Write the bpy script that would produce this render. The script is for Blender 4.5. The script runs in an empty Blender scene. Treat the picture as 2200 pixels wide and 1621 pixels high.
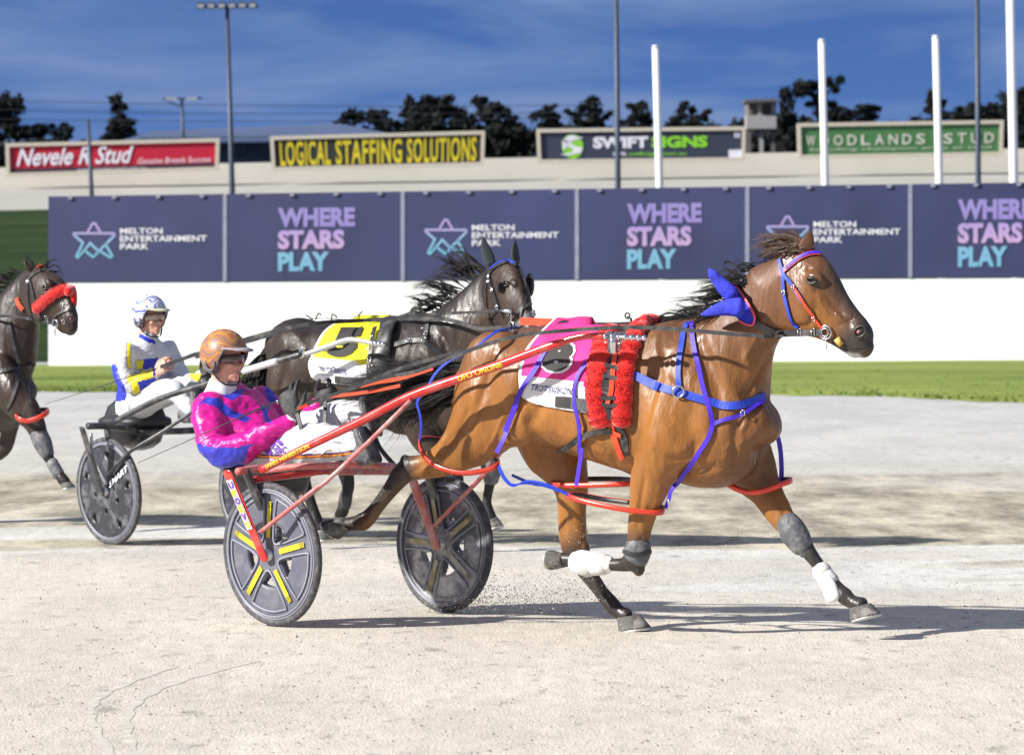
import bpy, bmesh, math, random
import numpy as np
from mathutils import Vector, Matrix
from mathutils.bvhtree import BVHTree
random.seed(7); rng = np.random.default_rng(7)
scene = bpy.context.scene
C = scene.collection
# ------------------------------------------------------------------ camera
F = 8860.0; CAMH = 1.61
PITCH = math.atan((810.5 - 625) / F); ROLL = math.radians(0.57)
fwd = Vector((0, math.cos(PITCH), -math.sin(PITCH))); r0 = Vector((1, 0, 0)); u0 = Vector((0, math.sin(PITCH), math.cos(PITCH)))
cr = r0 * math.cos(ROLL) - u0 * math.sin(ROLL); cu = u0 * math.cos(ROLL) + r0 * math.sin(ROLL)
CAM = Vector((0, 0, CAMH))
cam_d = bpy.data.cameras.new('camera'); cam = bpy.data.objects.new('camera', cam_d); C.objects.link(cam)
m = Matrix.Identity(4)
for i in range(3):
    m[i][0] = cr[i]; m[i][1] = cu[i]; m[i][2] = -fwd[i]; m[i][3] = CAM[i]
cam.matrix_world = m
cam_d.sensor_width = 36; cam_d.lens = F / 2200 * 36; cam_d.clip_start = 0.5; cam_d.clip_end = 5000
cam_d.dof.use_dof = True; cam_d.dof.focus_distance = 19.3; cam_d.dof.aperture_fstop = 7.1
scene.camera = cam
# ------------------------------------------------------------------ world and sun
SUN_EL = 31.0; SH_A = 21.0        # elevation; direction the shadows fall, measured from +X towards +Y
sa = math.radians(SH_A); se = math.radians(SUN_EL)
sund = Vector((math.cos(sa) * math.cos(se), math.sin(sa) * math.cos(se), -math.sin(se)))   # light travels along this
w = bpy.data.worlds.new('World'); scene.world = w; w.use_nodes = True
nt = w.node_tree; N = nt.nodes; L = nt.links; N.clear()
def nd(nt, t, **kw):
    n = nt.nodes.new(t)
    for k, v in kw.items():
        if k in n.inputs: n.inputs[k].default_value = v
        else: setattr(n, k, v)
    return n
out = nd(nt, 'ShaderNodeOutputWorld'); bg = nd(nt, 'ShaderNodeBackground'); bg.inputs[1].default_value = 1.0
tc = nd(nt, 'ShaderNodeTexCoord'); sep = nd(nt, 'ShaderNodeSeparateXYZ'); L.new(tc.outputs['Generated'], sep.inputs[0])
sky = nd(nt, 'ShaderNodeTexSky'); sky.sky_type = 'NISHITA'; sky.sun_disc = False
sky.sun_elevation = math.radians(SUN_EL); sky.sun_rotation = math.atan2(-sund.x, -sund.y)
sks = nd(nt, 'ShaderNodeMixRGB', blend_type='MULTIPLY'); sks.inputs[0].default_value = 1; sks.inputs[2].default_value = (0.03, 0.03, 0.03, 1)
L.new(sky.outputs[0], sks.inputs[1])
ramp = nd(nt, 'ShaderNodeValToRGB'); L.new(sep.outputs[2], ramp.inputs[0])
cr_ = ramp.color_ramp; cr_.elements[0].position = 0.0; cr_.elements[0].color = (0.048, 0.128, 0.35, 1)
cr_.elements[1].position = 1.0; cr_.elements[1].color = (0.23, 0.23, 0.24, 1)
e = cr_.elements.new(0.03); e.color = (0.042, 0.112, 0.31, 1)
e = cr_.elements.new(0.075); e.color = (0.030, 0.082, 0.25, 1)
e = cr_.elements.new(0.15); e.color = (0.13, 0.14, 0.17, 1)
e = cr_.elements.new(0.4); e.color = (0.23, 0.23, 0.24, 1)
mp = nd(nt, 'ShaderNodeMapping'); mp.inputs['Scale'].default_value = (7, 7, 40); mp.inputs['Rotation'].default_value = (0, math.radians(3), 0)
L.new(tc.outputs['Generated'], mp.inputs[0])
no = nd(nt, 'ShaderNodeTexNoise', Scale=1.3, Detail=6.0, Roughness=0.55); L.new(mp.outputs[0], no.inputs['Vector'])
no.inputs['Distortion'].default_value = 0.6
r2 = nd(nt, 'ShaderNodeValToRGB'); L.new(no.outputs[0], r2.inputs[0]); r2.color_ramp.elements[0].position = 0.40; r2.color_ramp.elements[1].position = 0.62
mx = nd(nt, 'ShaderNodeMixRGB'); L.new(r2.outputs[0], mx.inputs[0]); L.new(ramp.outputs[0], mx.inputs[1]); mx.inputs[2].default_value = (0.105, 0.165, 0.33, 1)
ad = nd(nt, 'ShaderNodeMixRGB', blend_type='ADD'); ad.inputs[0].default_value = 0.10
L.new(mx.outputs[0], ad.inputs[1]); L.new(sks.outputs[0], ad.inputs[2])
L.new(ad.outputs[0], bg.inputs[0]); L.new(bg.outputs[0], out.inputs[0])
sd = bpy.data.lights.new('sun', 'SUN'); sd.energy = 5.0; sd.angle = math.radians(1.2); sd.color = (1, 0.965, 0.91)
so = bpy.data.objects.new('sun', sd); C.objects.link(so); so.rotation_euler = sund.to_track_quat('-Z', 'Y').to_euler(); so.location = (0, 0, 30)
scene.view_settings.view_transform = 'Standard'; scene.view_settings.look = 'None'; scene.view_settings.exposure = 0.64; scene.view_settings.gamma = 1
scene.render.engine = 'CYCLES'; scene.render.resolution_x = 1024; scene.render.resolution_y = 754
# ------------------------------------------------------------------ unprojection helpers (2200 px wide design grid)
def ray(px, py):
    return (fwd + cr * ((px - 1100) / F) + cu * ((810.5 - py) / F))
def at(px, py, Y):
    r = ray(px, py); return CAM + r * (Y / r.y)
def gp(px, py, z=0.0):
    r = ray(px, py); return CAM + r * ((z - CAMH) / r.z)
def onpl(px, py, O, n):
    r = ray(px, py); return CAM + r * ((O - CAM).dot(n) / r.dot(n))
class Frame:
    """side plane of an animal or vehicle: u forward, v to its left, z up"""
    def __init__(s, px, Y, deg):
        a = math.radians(deg); s.d = Vector((math.cos(a), -math.sin(a), 0)); s.l = Vector((math.sin(a), math.cos(a), 0))
        p = at(px, 625, Y); s.O = Vector((p.x, Y, 0)); s.z = Vector((0, 0, 1))
    def P(s, px, py, v=0.0):
        return onpl(px, py, s.O + s.l * v, s.l)
    def loc(s, p): q = p - s.O; return Vector((q.dot(s.d), q.dot(s.l), q.z))
    def W(s, u, v, z): return s.O + s.d * u + s.l * v + s.z * z
# ------------------------------------------------------------------ mesh helpers
def cat(keys, sub=4):
    K = np.array(keys, float); n = len(K); res = []
    for i in range(n - 1):
        p0 = K[max(i - 1, 0)]; p1 = K[i]; p2 = K[i + 1]; p3 = K[min(i + 2, n - 1)]
        for j in range(sub):
            t = j / sub
            res.append(0.5 * ((2 * p1) + (-p0 + p2) * t + (2 * p0 - 5 * p1 + 4 * p2 - p3) * t * t + (-p0 + 3 * p1 - 3 * p2 + p3) * t ** 3))
    res.append(K[-1]); return np.array(res)
class Geo:
    def __init__(s): s.v = []; s.f = []; s.mi = []
    def add(s, vs, fs, mi=0):
        b = len(s.v); s.v += [tuple(x) for x in vs]; s.f += [tuple(i + b for i in f) for f in fs]; s.mi += [mi] * len(fs)
    def rings(s, R, mi=0, cap=True, closed=True):
        n = len(R[0]); vs = [p for r in R for p in r]; fs = []
        m_ = n if closed else n - 1
        for i in range(len(R) - 1):
            for j in range(m_):
                k = (j + 1) % n; fs.append((i * n + j, i * n + k, (i + 1) * n + k, (i + 1) * n + j))
        if cap and closed:
            fs.append(tuple(range(n))[::-1]); fs.append(tuple((len(R) - 1) * n + j for j in range(n)))
        s.add(vs, fs, mi)
    def loft(s, keys, n=20, sub=4, e=1.0, mi=0, round_ends=True):
        """keys: (C, A, B) vectors; ring = C + A cos + B sin"""
        K = cat([list(c) + list(a) + list(b) for c, a, b in keys], sub) if sub > 1 else np.array([list(c) + list(a) + list(b) for c, a, b in keys], float)
        R = []
        def ring(k, f):
            r = []
            for j in range(n):
                t = 2 * math.pi * j / n; ct = math.cos(t); st = math.sin(t)
                ct = math.copysign(abs(ct) ** e, ct); st = math.copysign(abs(st) ** e, st)
                r.append(k[:3] + k[3:6] * ct * f + k[6:9] * st * f)
            return r
        if round_ends:
            d = K[0, :3] - K[1, :3]; d /= (np.linalg.norm(d) + 1e-9); ra = (np.linalg.norm(K[0, 3:6]) + np.linalg.norm(K[0, 6:9])) / 2
            for a in (80, 55, 28):
                k = K[0].copy(); k[:3] += d * ra * .8 * math.sin(math.radians(a)); R.append(ring(k, math.cos(math.radians(a))))
        for k in K: R.append(ring(k, 1))
        if round_ends:
            d = K[-1, :3] - K[-2, :3]; d /= (np.linalg.norm(d) + 1e-9); ra = (np.linalg.norm(K[-1, 3:6]) + np.linalg.norm(K[-1, 6:9])) / 2
            for a in (28, 55, 80):
                k = K[-1].copy(); k[:3] += d * ra * .8 * math.sin(math.radians(a)); R.append(ring(k, math.cos(math.radians(a))))
        s.rings(R, mi)
    def limb(s, pts, lat, sub=4, n=16, mi=0, round_ends=True):
        """pts: (Vector, ra, rb); ra in the plane across lat, rb along lat"""
        lat = Vector(lat).normalized(); ks = []
        for i, (p, ra, rb) in enumerate(pts):
            t = (pts[min(i + 1, len(pts) - 1)][0] - pts[max(i - 1, 0)][0])
            a = lat.cross(t)
            if a.length < 1e-5: a = Vector((0, 0, 1))
            a.normalize(); b = t.cross(a).normalized()
            ks.append((p, a * ra, b * rb))
        s.loft(ks, n=n, sub=sub, mi=mi, round_ends=round_ends)
    def ell(s, c, ax, ay, az, n=14, mi=0):
        R = []
        for i in range(1, n // 2 + 2):
            t = math.pi * i / (n // 2 + 2)
            R.append([Vector(c) + ax * math.cos(t) + (ay * math.cos(2 * math.pi * j / n) + az * math.sin(2 * math.pi * j / n)) * math.sin(t) for j in range(n)])
        s.rings(R, mi)
    def tube(s, pts, r, n=10, mi=0, sub=1, cap=True):
        P = [Vector(p) for p in pts]
        if sub > 1: P = [Vector(q) for q in cat([list(p) for p in P], sub)]
        rs = r if isinstance(r, (list, tuple)) else [r] * len(P)
        if len(rs) != len(P): rs = list(np.interp(np.linspace(0, 1, len(P)), np.linspace(0, 1, len(rs)), rs))
        R = []; up = None
        for i, p in enumerate(P):
            t = (P[min(i + 1, len(P) - 1)] - P[max(i - 1, 0)]).normalized()
            if up is None: up = Vector((0, 0, 1)) if abs(t.z) < .9 else Vector((0, 1, 0))
            a = (up - t * up.dot(t)).normalized(); up = a; b = t.cross(a)
            R.append([p + (a * math.cos(2 * math.pi * j / n) + b * math.sin(2 * math.pi * j / n)) * rs[i] for j in range(n)])
        s.rings(R, mi, cap=cap)
    def ribbon(s, pts, nrm, wd, th, mi=0):
        """flat strap with thickness; nrm per point"""
        P = [Vector(p) for p in pts]; R = []
        for i, p in enumerate(P):
            t = (P[min(i + 1, len(P) - 1)] - P[max(i - 1, 0)]).normalized(); nn = Vector(nrm[i] if isinstance(nrm, list) else nrm)
            nn = (nn - t * nn.dot(t)).normalized(); b = t.cross(nn); ww = wd[i] if isinstance(wd, list) else wd
            R.append([p + b * ww / 2 - nn * th / 2, p + b * ww / 2 + nn * th / 2, p - b * ww / 2 + nn * th / 2, p - b * ww / 2 - nn * th / 2])
        s.rings(R, mi)
    def box(s, c, ax, ay, az, mi=0):
        c = Vector(c); vs = [c + ax * i + ay * j + az * k for i in (-1, 1) for j in (-1, 1) for k in (-1, 1)]
        s.add(vs, [(0, 1, 3, 2), (4, 6, 7, 5), (0, 4, 5, 1), (2, 3, 7, 6), (0, 2, 6, 4), (1, 5, 7, 3)], mi)
    def torus(s, c, a, b, r, n=20, k=6, mi=0):
        R = []; nn = a.cross(b).normalized()
        for i in range(n + 1):
            t = 2 * math.pi * i / n; q = a * math.cos(t) + b * math.sin(t); qn = q.normalized()
            R.append([Vector(c) + q + (qn * math.cos(2 * math.pi * j / k) + nn * math.sin(2 * math.pi * j / k)) * r for j in range(k)])
        s.rings(R, mi, cap=False)
    def mesh(s, name, mats, smooth=True):
        me = bpy.data.meshes.new(name); me.from_pydata(s.v, [], s.f)
        mats = mats if isinstance(mats, (list, tuple)) else [mats]
        for m_ in mats: me.materials.append(m_)
        me.polygons.foreach_set('material_index', s.mi)
        me.polygons.foreach_set('use_smooth', [smooth] * len(me.polygons)); me.update(); return me
    def build(s, name, mats, parent=None, smooth=True, org=None, **kw):
        return link(name, s.mesh(name, mats, smooth), parent, **kw)
def link(name, me, parent=None, label=None, cat_=None, group=None, kind=None):
    o = bpy.data.objects.new(name, me); C.objects.link(o)
    if parent: 
        o.parent = parent; bpy.context.view_layer.update() if False else None
        o.matrix_parent_inverse = Matrix.Translation(-WORLD_LOC(parent))
    if label: o['label'] = label
    if cat_: o['category'] = cat_
    if group: o['group'] = group
    if kind: o['kind'] = kind
    return o
def WORLD_LOC(p):
    return Vector(p.get('_wl', (0, 0, 0)))
def thing(name, label, cat_, loc, group=None):
    o = bpy.data.objects.new(name, None); C.objects.link(o); o.location = loc; o['_wl'] = tuple(loc); o.empty_display_size = .2
    o['label'] = label; o['category'] = cat_
    if group: o['group'] = group
    return o
def remesh(g, voxel, it=6, fac=0.5, name='body'):
    me = g.mesh('tmp', [], True); o = bpy.data.objects.new('tmp', me); C.objects.link(o)
    r = o.modifiers.new('r', 'REMESH'); r.mode = 'VOXEL'; r.voxel_size = voxel; r.use_smooth_shade = True
    if it:
        s_ = o.modifiers.new('s', 'SMOOTH'); s_.factor = fac; s_.iterations = it
    dg = bpy.context.evaluated_depsgraph_get(); ev = o.evaluated_get(dg)
    res = bpy.data.meshes.new_from_object(ev); res.name = name
    bpy.data.objects.remove(o); bpy.data.meshes.remove(me)
    res.polygons.foreach_set('use_smooth', [True] * len(res.polygons)); return res
def bvh_of(me):
    vs = [v.co.copy() for v in me.vertices]; return BVHTree.FromPolygons(vs, [tuple(p.vertices) for p in me.polygons])
def cast(b, px, py):
    r = ray(px, py).normalized(); h = b.ray_cast(CAM, r)
    if h[0] is None: return (None, None)
    return (h[0], h[1] if h[1].dot(r) < 0 else -h[1])
FALL = [None, 0.0]
def castline(b, pts, off, sub=6, step=True):
    """pixel polyline laid on a surface"""
    K = cat(pts, sub); P = []; Nn = []
    for x, y in K:
        p, n = cast(b, x, y)
        if p is None:
            if FALL[0] is None: continue
            p = FALL[0].P(x, y, FALL[1]); n = -FALL[0].l
        P.append(p + n * off); Nn.append(n)
    # smooth a little so straps bridge hollows
    for _ in range(2):
        P = [P[0]] + [(P[i - 1] + P[i] * 2 + P[i + 1]) / 4 for i in range(1, len(P) - 1)] + [P[-1]]
        Nn = [Nn[0]] + [(Nn[i - 1] + Nn[i] * 2 + Nn[i + 1]).normalized() for i in range(1, len(Nn) - 1)] + [Nn[-1]]
    return P, Nn
_tc = {}
def text_tris(s, bold=0.0, shear=0.0, maxe=0.0, aspace=1.0):
    """text as triangles in a unit box (0..1, 0..1)"""
    key = (s, bold, shear, maxe, aspace)
    if key in _tc: return _tc[key]
    cu_ = bpy.data.curves.new('t', 'FONT'); cu_.body = s; cu_.offset = bold; cu_.shear = shear; cu_.space_character = aspace; cu_.resolution_u = 3
    o = bpy.data.objects.new('t', cu_); C.objects.link(o); bpy.context.view_layer.update()
    me = bpy.data.meshes.new_from_object(o.evaluated_get(bpy.context.evaluated_depsgraph_get()))
    bpy.data.objects.remove(o); bpy.data.curves.remove(cu_)
    bm = bmesh.new(); bm.from_mesh(me); bpy.data.meshes.remove(me)
    bmesh.ops.triangulate(bm, faces=bm.faces[:])
    xs = [v.co.x for v in bm.verts]; ys = [v.co.y for v in bm.verts]
    x0, x1, y0, y1 = min(xs), max(xs), min(ys), max(ys)
    for v in bm.verts: v.co.x = (v.co.x - x0) / (x1 - x0); v.co.y = (v.co.y - y0) / (y1 - y0)
    if maxe:
        for _ in range(4):
            es = [e_ for e_ in bm.edges if e_.calc_length() > maxe]
            if not es: break
            bmesh.ops.subdivide_edges(bm, edges=es, cuts=1); bmesh.ops.triangulate(bm, faces=bm.faces[:])
    bm.verts.index_update()
    r = ([(v.co.x, v.co.y) for v in bm.verts], [tuple(v.index for v in f.verts) for f in bm.faces]); bm.free(); _tc[key] = r; return r
# ------------------------------------------------------------------ materials
def mat(name, col, rough=0.6, metal=0.0, var=0.12, vscale=8.0, bump=0.0, bscale=60.0, coat=0.0, dirt=None, dscale=5.0, damt=0.5, sheen=0.0, spec=0.5, fs=None):
    m_ = bpy.data.materials.new(name); m_.use_nodes = True; t = m_.node_tree; b = t.nodes['Principled BSDF']
    b.inputs['Roughness'].default_value = rough; b.inputs['Metallic'].default_value = metal
    b.inputs['Coat Weight'].default_value = coat; b.inputs['Coat Roughness'].default_value = 0.12
    b.inputs['Specular IOR Level'].default_value = spec
    if sheen: b.inputs['Sheen Weight'].default_value = sheen
    tc_ = nd(t, 'ShaderNodeTexCoord'); n1 = nd(t, 'ShaderNodeTexNoise', Scale=vscale, Detail=5.0)
    t.links.new(tc_.outputs['Object'], n1.inputs['Vector'])
    mr = nd(t, 'ShaderNodeMapRange'); mr.inputs[1].default_value = .3; mr.inputs[2].default_value = .7; mr.inputs[3].default_value = 1 - var; mr.inputs[4].default_value = 1 + var
    t.links.new(n1.outputs[0], mr.inputs[0])
    mu = nd(t, 'ShaderNodeVectorMath', operation='SCALE'); mu.inputs[0].default_value = col[:3]; t.links.new(mr.outputs[0], mu.inputs['Scale'])
    last = mu.outputs[0]
    if dirt:
        n2 = nd(t, 'ShaderNodeTexNoise', Scale=dscale, Detail=8.0, Roughness=0.7); t.links.new(tc_.outputs['Object'], n2.inputs['Vector'])
        r_ = nd(t, 'ShaderNodeMapRange'); r_.inputs[1].default_value = .48; r_.inputs[2].default_value = .62; r_.inputs[4].default_value = damt; t.links.new(n2.outputs[0], r_.inputs[0])
        mi_ = nd(t, 'ShaderNodeMixRGB'); t.links.new(r_.outputs[0], mi_.inputs[0]); t.links.new(last, mi_.inputs[1]); mi_.inputs[2].default_value = (*dirt, 1); last = mi_.outputs[0]
    t.links.new(last, b.inputs['Base Color'])
    if bump:
        n3 = nd(t, 'ShaderNodeTexNoise', Scale=bscale, Detail=4.0); t.links.new(tc_.outputs['Object'], n3.inputs['Vector'])
        if fs:
            mpp = nd(t, 'ShaderNodeMapping'); mpp.inputs['Scale'].default_value = fs; t.links.new(tc_.outputs['Object'], mpp.inputs[0]); t.links.new(mpp.outputs[0], n3.inputs['Vector'])
        bp = nd(t, 'ShaderNodeBump'); bp.inputs['Strength'].default_value = bump; bp.inputs['Distance'].default_value = 0.01
        t.links.new(n3.outputs[0], bp.inputs['Height']); t.links.new(bp.outputs[0], b.inputs['Normal'])
    return m_
def lin(r, g, b):
    f = lambda c: (c / 255 / 12.92) if c <= 10 else ((c / 255 + .055) / 1.055) ** 2.4
    return (f(r), f(g), f(b))

def proj(co):
    co = np.asarray(co, float) - np.array(CAM); x = co @ np.array(cr); y = co @ np.array(cu); z = co @ np.array(fwd)
    return np.stack([1100 + F * x / z, 810.5 - F * y / z], 1)
def in_poly(pts, poly):
    x, y = pts[:, 0], pts[:, 1]; r = np.zeros(len(pts), bool); n = len(poly)
    for i in range(n):
        x1, y1 = poly[i]; x2, y2 = poly[(i + 1) % n]
        if y1 == y2: continue
        c = ((y1 > y) != (y2 > y)) & (x < (x2 - x1) * (y - y1) / (y2 - y1) + x1); r ^= c
    return r
# ================================================================== SETTING
def ramp_nodes(t, src, stops):
    r = nd(t, 'ShaderNodeValToRGB'); t.links.new(src, r.inputs[0]); cr2 = r.color_ramp
    cr2.elements[0].position = stops[0][0]; cr2.elements[0].color = (*stops[0][1], 1)
    cr2.elements[1].position = stops[-1][0]; cr2.elements[1].color = (*stops[-1][1], 1)
    for p, c in stops[1:-1]:
        e_ = cr2.elements.new(p); e_.color = (*c, 1)
    return r
def ground_mat():
    m_ = bpy.data.materials.new('crushed_sand'); m_.use_nodes = True; t = m_.node_tree; b = t.nodes['Principled BSDF']; b.inputs['Roughness'].default_value = .95; b.inputs['Specular IOR Level'].default_value = .15
    tc_ = nd(t, 'ShaderNodeTexCoord'); sp = nd(t, 'ShaderNodeSeparateXYZ'); t.links.new(tc_.outputs['Object'], sp.inputs[0])
    # distance inward across the track, wavy
    n0 = nd(t, 'ShaderNodeTexNoise', Scale=.35, Detail=5.0); mp0 = nd(t, 'ShaderNodeMapping'); mp0.inputs['Scale'].default_value = (.5, 1, 1); t.links.new(tc_.outputs['Object'], mp0.inputs[0]); t.links.new(mp0.outputs[0], n0.inputs['Vector'])
    a1 = nd(t, 'ShaderNodeMath', operation='MULTIPLY_ADD'); t.links.new(n0.outputs[0], a1.inputs[0]); a1.inputs[1].default_value = 16.0; t.links.new(sp.outputs[1], a1.inputs[2])
    a2 = nd(t, 'ShaderNodeMath', operation='MULTIPLY_ADD'); t.links.new(sp.outputs[0], a2.inputs[0]); a2.inputs[1].default_value = 0.42; t.links.new(a1.outputs[0], a2.inputs[2])
    a3 = nd(t, 'ShaderNodeMath', operation='DIVIDE'); t.links.new(a2.outputs[0], a3.inputs[0]); a3.inputs[1].default_value = 80
    o_ = 8.0
    zone = ramp_nodes(t, a3.outputs[0], [(0.0, (.625, .575, .49)), ((21 + o_) / 80, (.625, .575, .49)), ((24.5 + o_) / 80, (.58, .545, .49)), ((26.0 + o_) / 80, (.66, .64, .60)), ((27.2 + o_) / 80, (.49, .445, .345)), ((33 + o_) / 80, (.465, .42, .325)), ((37 + o_) / 80, (.53, .505, .45)), ((45 + o_) / 80, (.55, .54, .51)), (1.0, (.48, .475, .46))])
    # streaky grain, stretched along the running direction
    def nz(scale, st, det=6.0, rough=.6):
        mp_ = nd(t, 'ShaderNodeMapping'); mp_.inputs['Scale'].default_value = st; t.links.new(tc_.outputs['Object'], mp_.inputs[0])
        n_ = nd(t, 'ShaderNodeTexNoise', Scale=scale, Detail=det, Roughness=rough); t.links.new(mp_.outputs[0], n_.inputs['Vector']); return n_
    g1 = nz(11, (1, .35, 1), 7.0, .68); g2 = nz(.8, (1, .35, 1), 7.0, .65); g3 = nz(70, (1, .4, 1), 3.0, .7)
    def mr(src, a, b_, c, d):
        r = nd(t, 'ShaderNodeMapRange'); r.inputs[1].default_value = a; r.inputs[2].default_value = b_; r.inputs[3].default_value = c; r.inputs[4].default_value = d; t.links.new(src, r.inputs[0]); return r.outputs[0]
    m1 = mr(g1.outputs[0], .3, .7, .86, 1.11); m2 = mr(g2.outputs[0], .35, .65, .88, 1.08); m3 = mr(g3.outputs[0], .3, .7, .92, 1.07)
    # sparse dark scuffs
    sc = nz(7.5, (.9, .35, 1), 6.0, .70); m4 = mr(sc.outputs[0], .57, .70, 1.0, .58)
    # churned patches in the middle band are stronger
    ch = nz(2.6, (.8, .22, 1), 8.0, .72); chm = mr(ch.outputs[0], .38, .62, 1.30, .55)
    band = nd(t, 'ShaderNodeValToRGB'); t.links.new(a3.outputs[0], band.inputs[0]); be = band.color_ramp
    be.elements[0].position = (26.3 + o_) / 80; be.elements[0].color = (0, 0, 0, 1); be.elements[1].position = (38 + o_) / 80; be.elements[1].color = (.12, .12, .12, 1)
    for p_, c_ in (((27.4 + o_) / 80, 1), ((33 + o_) / 80, 1)): e_ = be.elements.new(p_); e_.color = (c_, c_, c_, 1)
    mxb = nd(t, 'ShaderNodeMix'); t.links.new(band.outputs[0], mxb.inputs[0]); mxb.inputs[2].default_value = 1; t.links.new(chm, mxb.inputs[3])
    vo = nd(t, 'ShaderNodeTexVoronoi', Scale=3.2); mpv = nd(t, 'ShaderNodeMapping'); mpv.inputs['Scale'].default_value = (1, .4, 1); t.links.new(tc_.outputs['Object'], mpv.inputs[0]); t.links.new(mpv.outputs[0], vo.inputs['Vector'])
    vs_ = nd(t, 'ShaderNodeSeparateXYZ'); t.links.new(vo.outputs['Color'], vs_.inputs[0]); pick = mr(vs_.outputs[0], .78, .80, 0.0, 1.0)
    n_e = nd(t, 'ShaderNodeMath', operation='MULTIPLY_ADD'); t.links.new(sc.outputs[0], n_e.inputs[0]); n_e.inputs[1].default_value = .35; t.links.new(vo.outputs['Distance'], n_e.inputs[2]); dd_ = mr(n_e.outputs[0], .24, .36, .38, 0.0)
    pm = nd(t, 'ShaderNodeMath', operation='MULTIPLY'); t.links.new(pick, pm.inputs[0]); t.links.new(dd_, pm.inputs[1]); inv = nd(t, 'ShaderNodeMath', operation='SUBTRACT'); inv.inputs[0].default_value = 1.0; t.links.new(pm.outputs[0], inv.inputs[1])
    cur = m1
    for k in (m2, m3, m4, inv.outputs[0], mxb.outputs[0]):
        q = nd(t, 'ShaderNodeMath', operation='MULTIPLY'); t.links.new(cur, q.inputs[0]); t.links.new(k, q.inputs[1]); cur = q.outputs[0]
    vm = nd(t, 'ShaderNodeVectorMath', operation='SCALE'); t.links.new(zone.outputs[0], vm.inputs[0]); t.links.new(cur, vm.inputs['Scale'])
    t.links.new(vm.outputs[0], b.inputs['Base Color'])
    hh = nd(t, 'ShaderNodeMath', operation='ADD'); t.links.new(g1.outputs[0], hh.inputs[0]); t.links.new(g3.outputs[0], hh.inputs[1])
    bp = nd(t, 'ShaderNodeBump'); bp.inputs['Strength'].default_value = .42; bp.inputs['Distance'].default_value = .02; t.links.new(hh.outputs[0], bp.inputs['Height']); t.links.new(bp.outputs[0], b.inputs['Normal'])
    return m_
def sheet(name, pts, mt, kind='structure', label=None):
    g = Geo(); g.add(pts, [tuple(range(len(pts)))]); return g.build(name, mt, None, False, kind=kind, label=label)
S = 1600
sheet('track', [(-S, -60, 0), (S, -60, 0), (S, 1800, 0), (-S, 1800, 0)], ground_mat(), label='pale sandy harness racing track, churned brown along the middle')
def grass_mat(name, c1, c2, sc=6.0):
    m_ = bpy.data.materials.new(name); m_.use_nodes = True; t = m_.node_tree; b = t.nodes['Principled BSDF']; b.inputs['Roughness'].default_value = .9; b.inputs['Specular IOR Level'].default_value = .1
    tc_ = nd(t, 'ShaderNodeTexCoord'); mp_ = nd(t, 'ShaderNodeMapping'); mp_.inputs['Scale'].default_value = (.35, 1, 1); t.links.new(tc_.outputs['Object'], mp_.inputs[0])
    n_ = nd(t, 'ShaderNodeTexNoise', Scale=.25, Detail=12.0, Roughness=.72); t.links.new(mp_.outputs[0], n_.inputs['Vector'])
    r = ramp_nodes(t, n_.outputs[0], [(.38, c1), (.62, c2)]); t.links.new(r.outputs[0], b.inputs['Base Color'])
    return m_
GR = grass_mat('mown_grass', (.13, .175, .035), (.25, .31, .08))
# grass verge between track and hoarding, gently wavy inner edge
g = Geo(); top = []; bot = []
for i in range(121):
    px = -900 + i * 35
    ey = np.interp(px, [-900, 0, 700, 1500, 1900, 2200, 3300], [838, 842, 842, 845, 852, 866, 900]) + 1.2 * math.sin(i * 1.7) + 1.0 * math.sin(i * .61)
    p = gp(px, ey); q = gp(px, ey - 4); bot.append(Vector((p.x, p.y, .004))); top.append(Vector((p.x, 93.5 + 0 * p.x, .05)))
g.rings([bot, [Vector((b_.x, b_.y + 1.5, .05)) for b_ in bot], top], closed=False)
g.build('grass_verge', GR, None, True, kind='structure', label='strip of bright green grass along the foot of the white wall')
# tufts so the grass has a ragged edge
g = Geo()
for i in range(3000):
    px = random.uniform(-150, 2350); ey = np.interp(px, [-900, 0, 700, 1500, 1900, 2200, 3300], [838, 842, 842, 845, 852, 866, 900])
    t_ = random.random() ** 2
    p = gp(px, ey - .5 - t_ * 50); h = random.uniform(.0, .035); a = random.uniform(-.05, .05); wv = random.uniform(.02, .05)
    b0 = Vector((p.x, p.y, .0)); g.add([b0 - Vector((wv, 0, 0)), b0 + Vector((wv, 0, 0)), b0 + Vector((a, random.uniform(-.05, .05), h + .05))], [(0, 1, 2)])
g.build('grass', GR, None, False, kind='stuff', label='ragged tufts of short grass at the edge of the sand')
# grass field behind the end of the wall, rising to the far banked track
BK = [(-120, 2500)]
def row(ys, xs, Y):
    return [at(px, np.interp(px, xs, ys), Y) for px in range(-6000, 8401, 300)]
fld = Geo(); fld.rings([[Vector((p.x * 1.0, 100, .02)) for p in row([640] * 2, [0, 1], 100)], row([622, 600], [0, 2200], 112), row([560, 530], [0, 2200], 140), row([478, 430], [0, 2200], 172), row([452, 410], [0, 2200], 180)], closed=False)
fld.build('grass_field', grass_mat('infield_grass', (.014, .030, .010), (.034, .060, .014)), None, True, kind='structure', label='dark green infield rising behind the end of the wall')
BG = mat('pale_track_bank', (.38, .365, .33), .9, var=.06, vscale=.4, bump=.2, bscale=3)
BW = mat('pale_outer_rail', (.44, .42, .37), .85, var=.05, vscale=.5)
bk = Geo(); bk.rings([row([452, 410], [0, 2200], 180.0), row([425, 392], [0, 2200], 186), row([402, 370], [0, 2200], 192)], closed=False)
bk.build('far_track', BG, None, True, kind='structure', label='far side of the banked sand track')
yb = [402, 370]; yt = [360, 318]
wl = Geo(); ra_ = row(yb, [0, 2200], 192.1); rb_ = row(yt, [0, 2200], 192.6); rc_ = [p + Vector((0, .6, 0)) for p in rb_]; rd_ = [Vector((p.x, p.y + 1.2, p.z)) for p in ra_]
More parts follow.
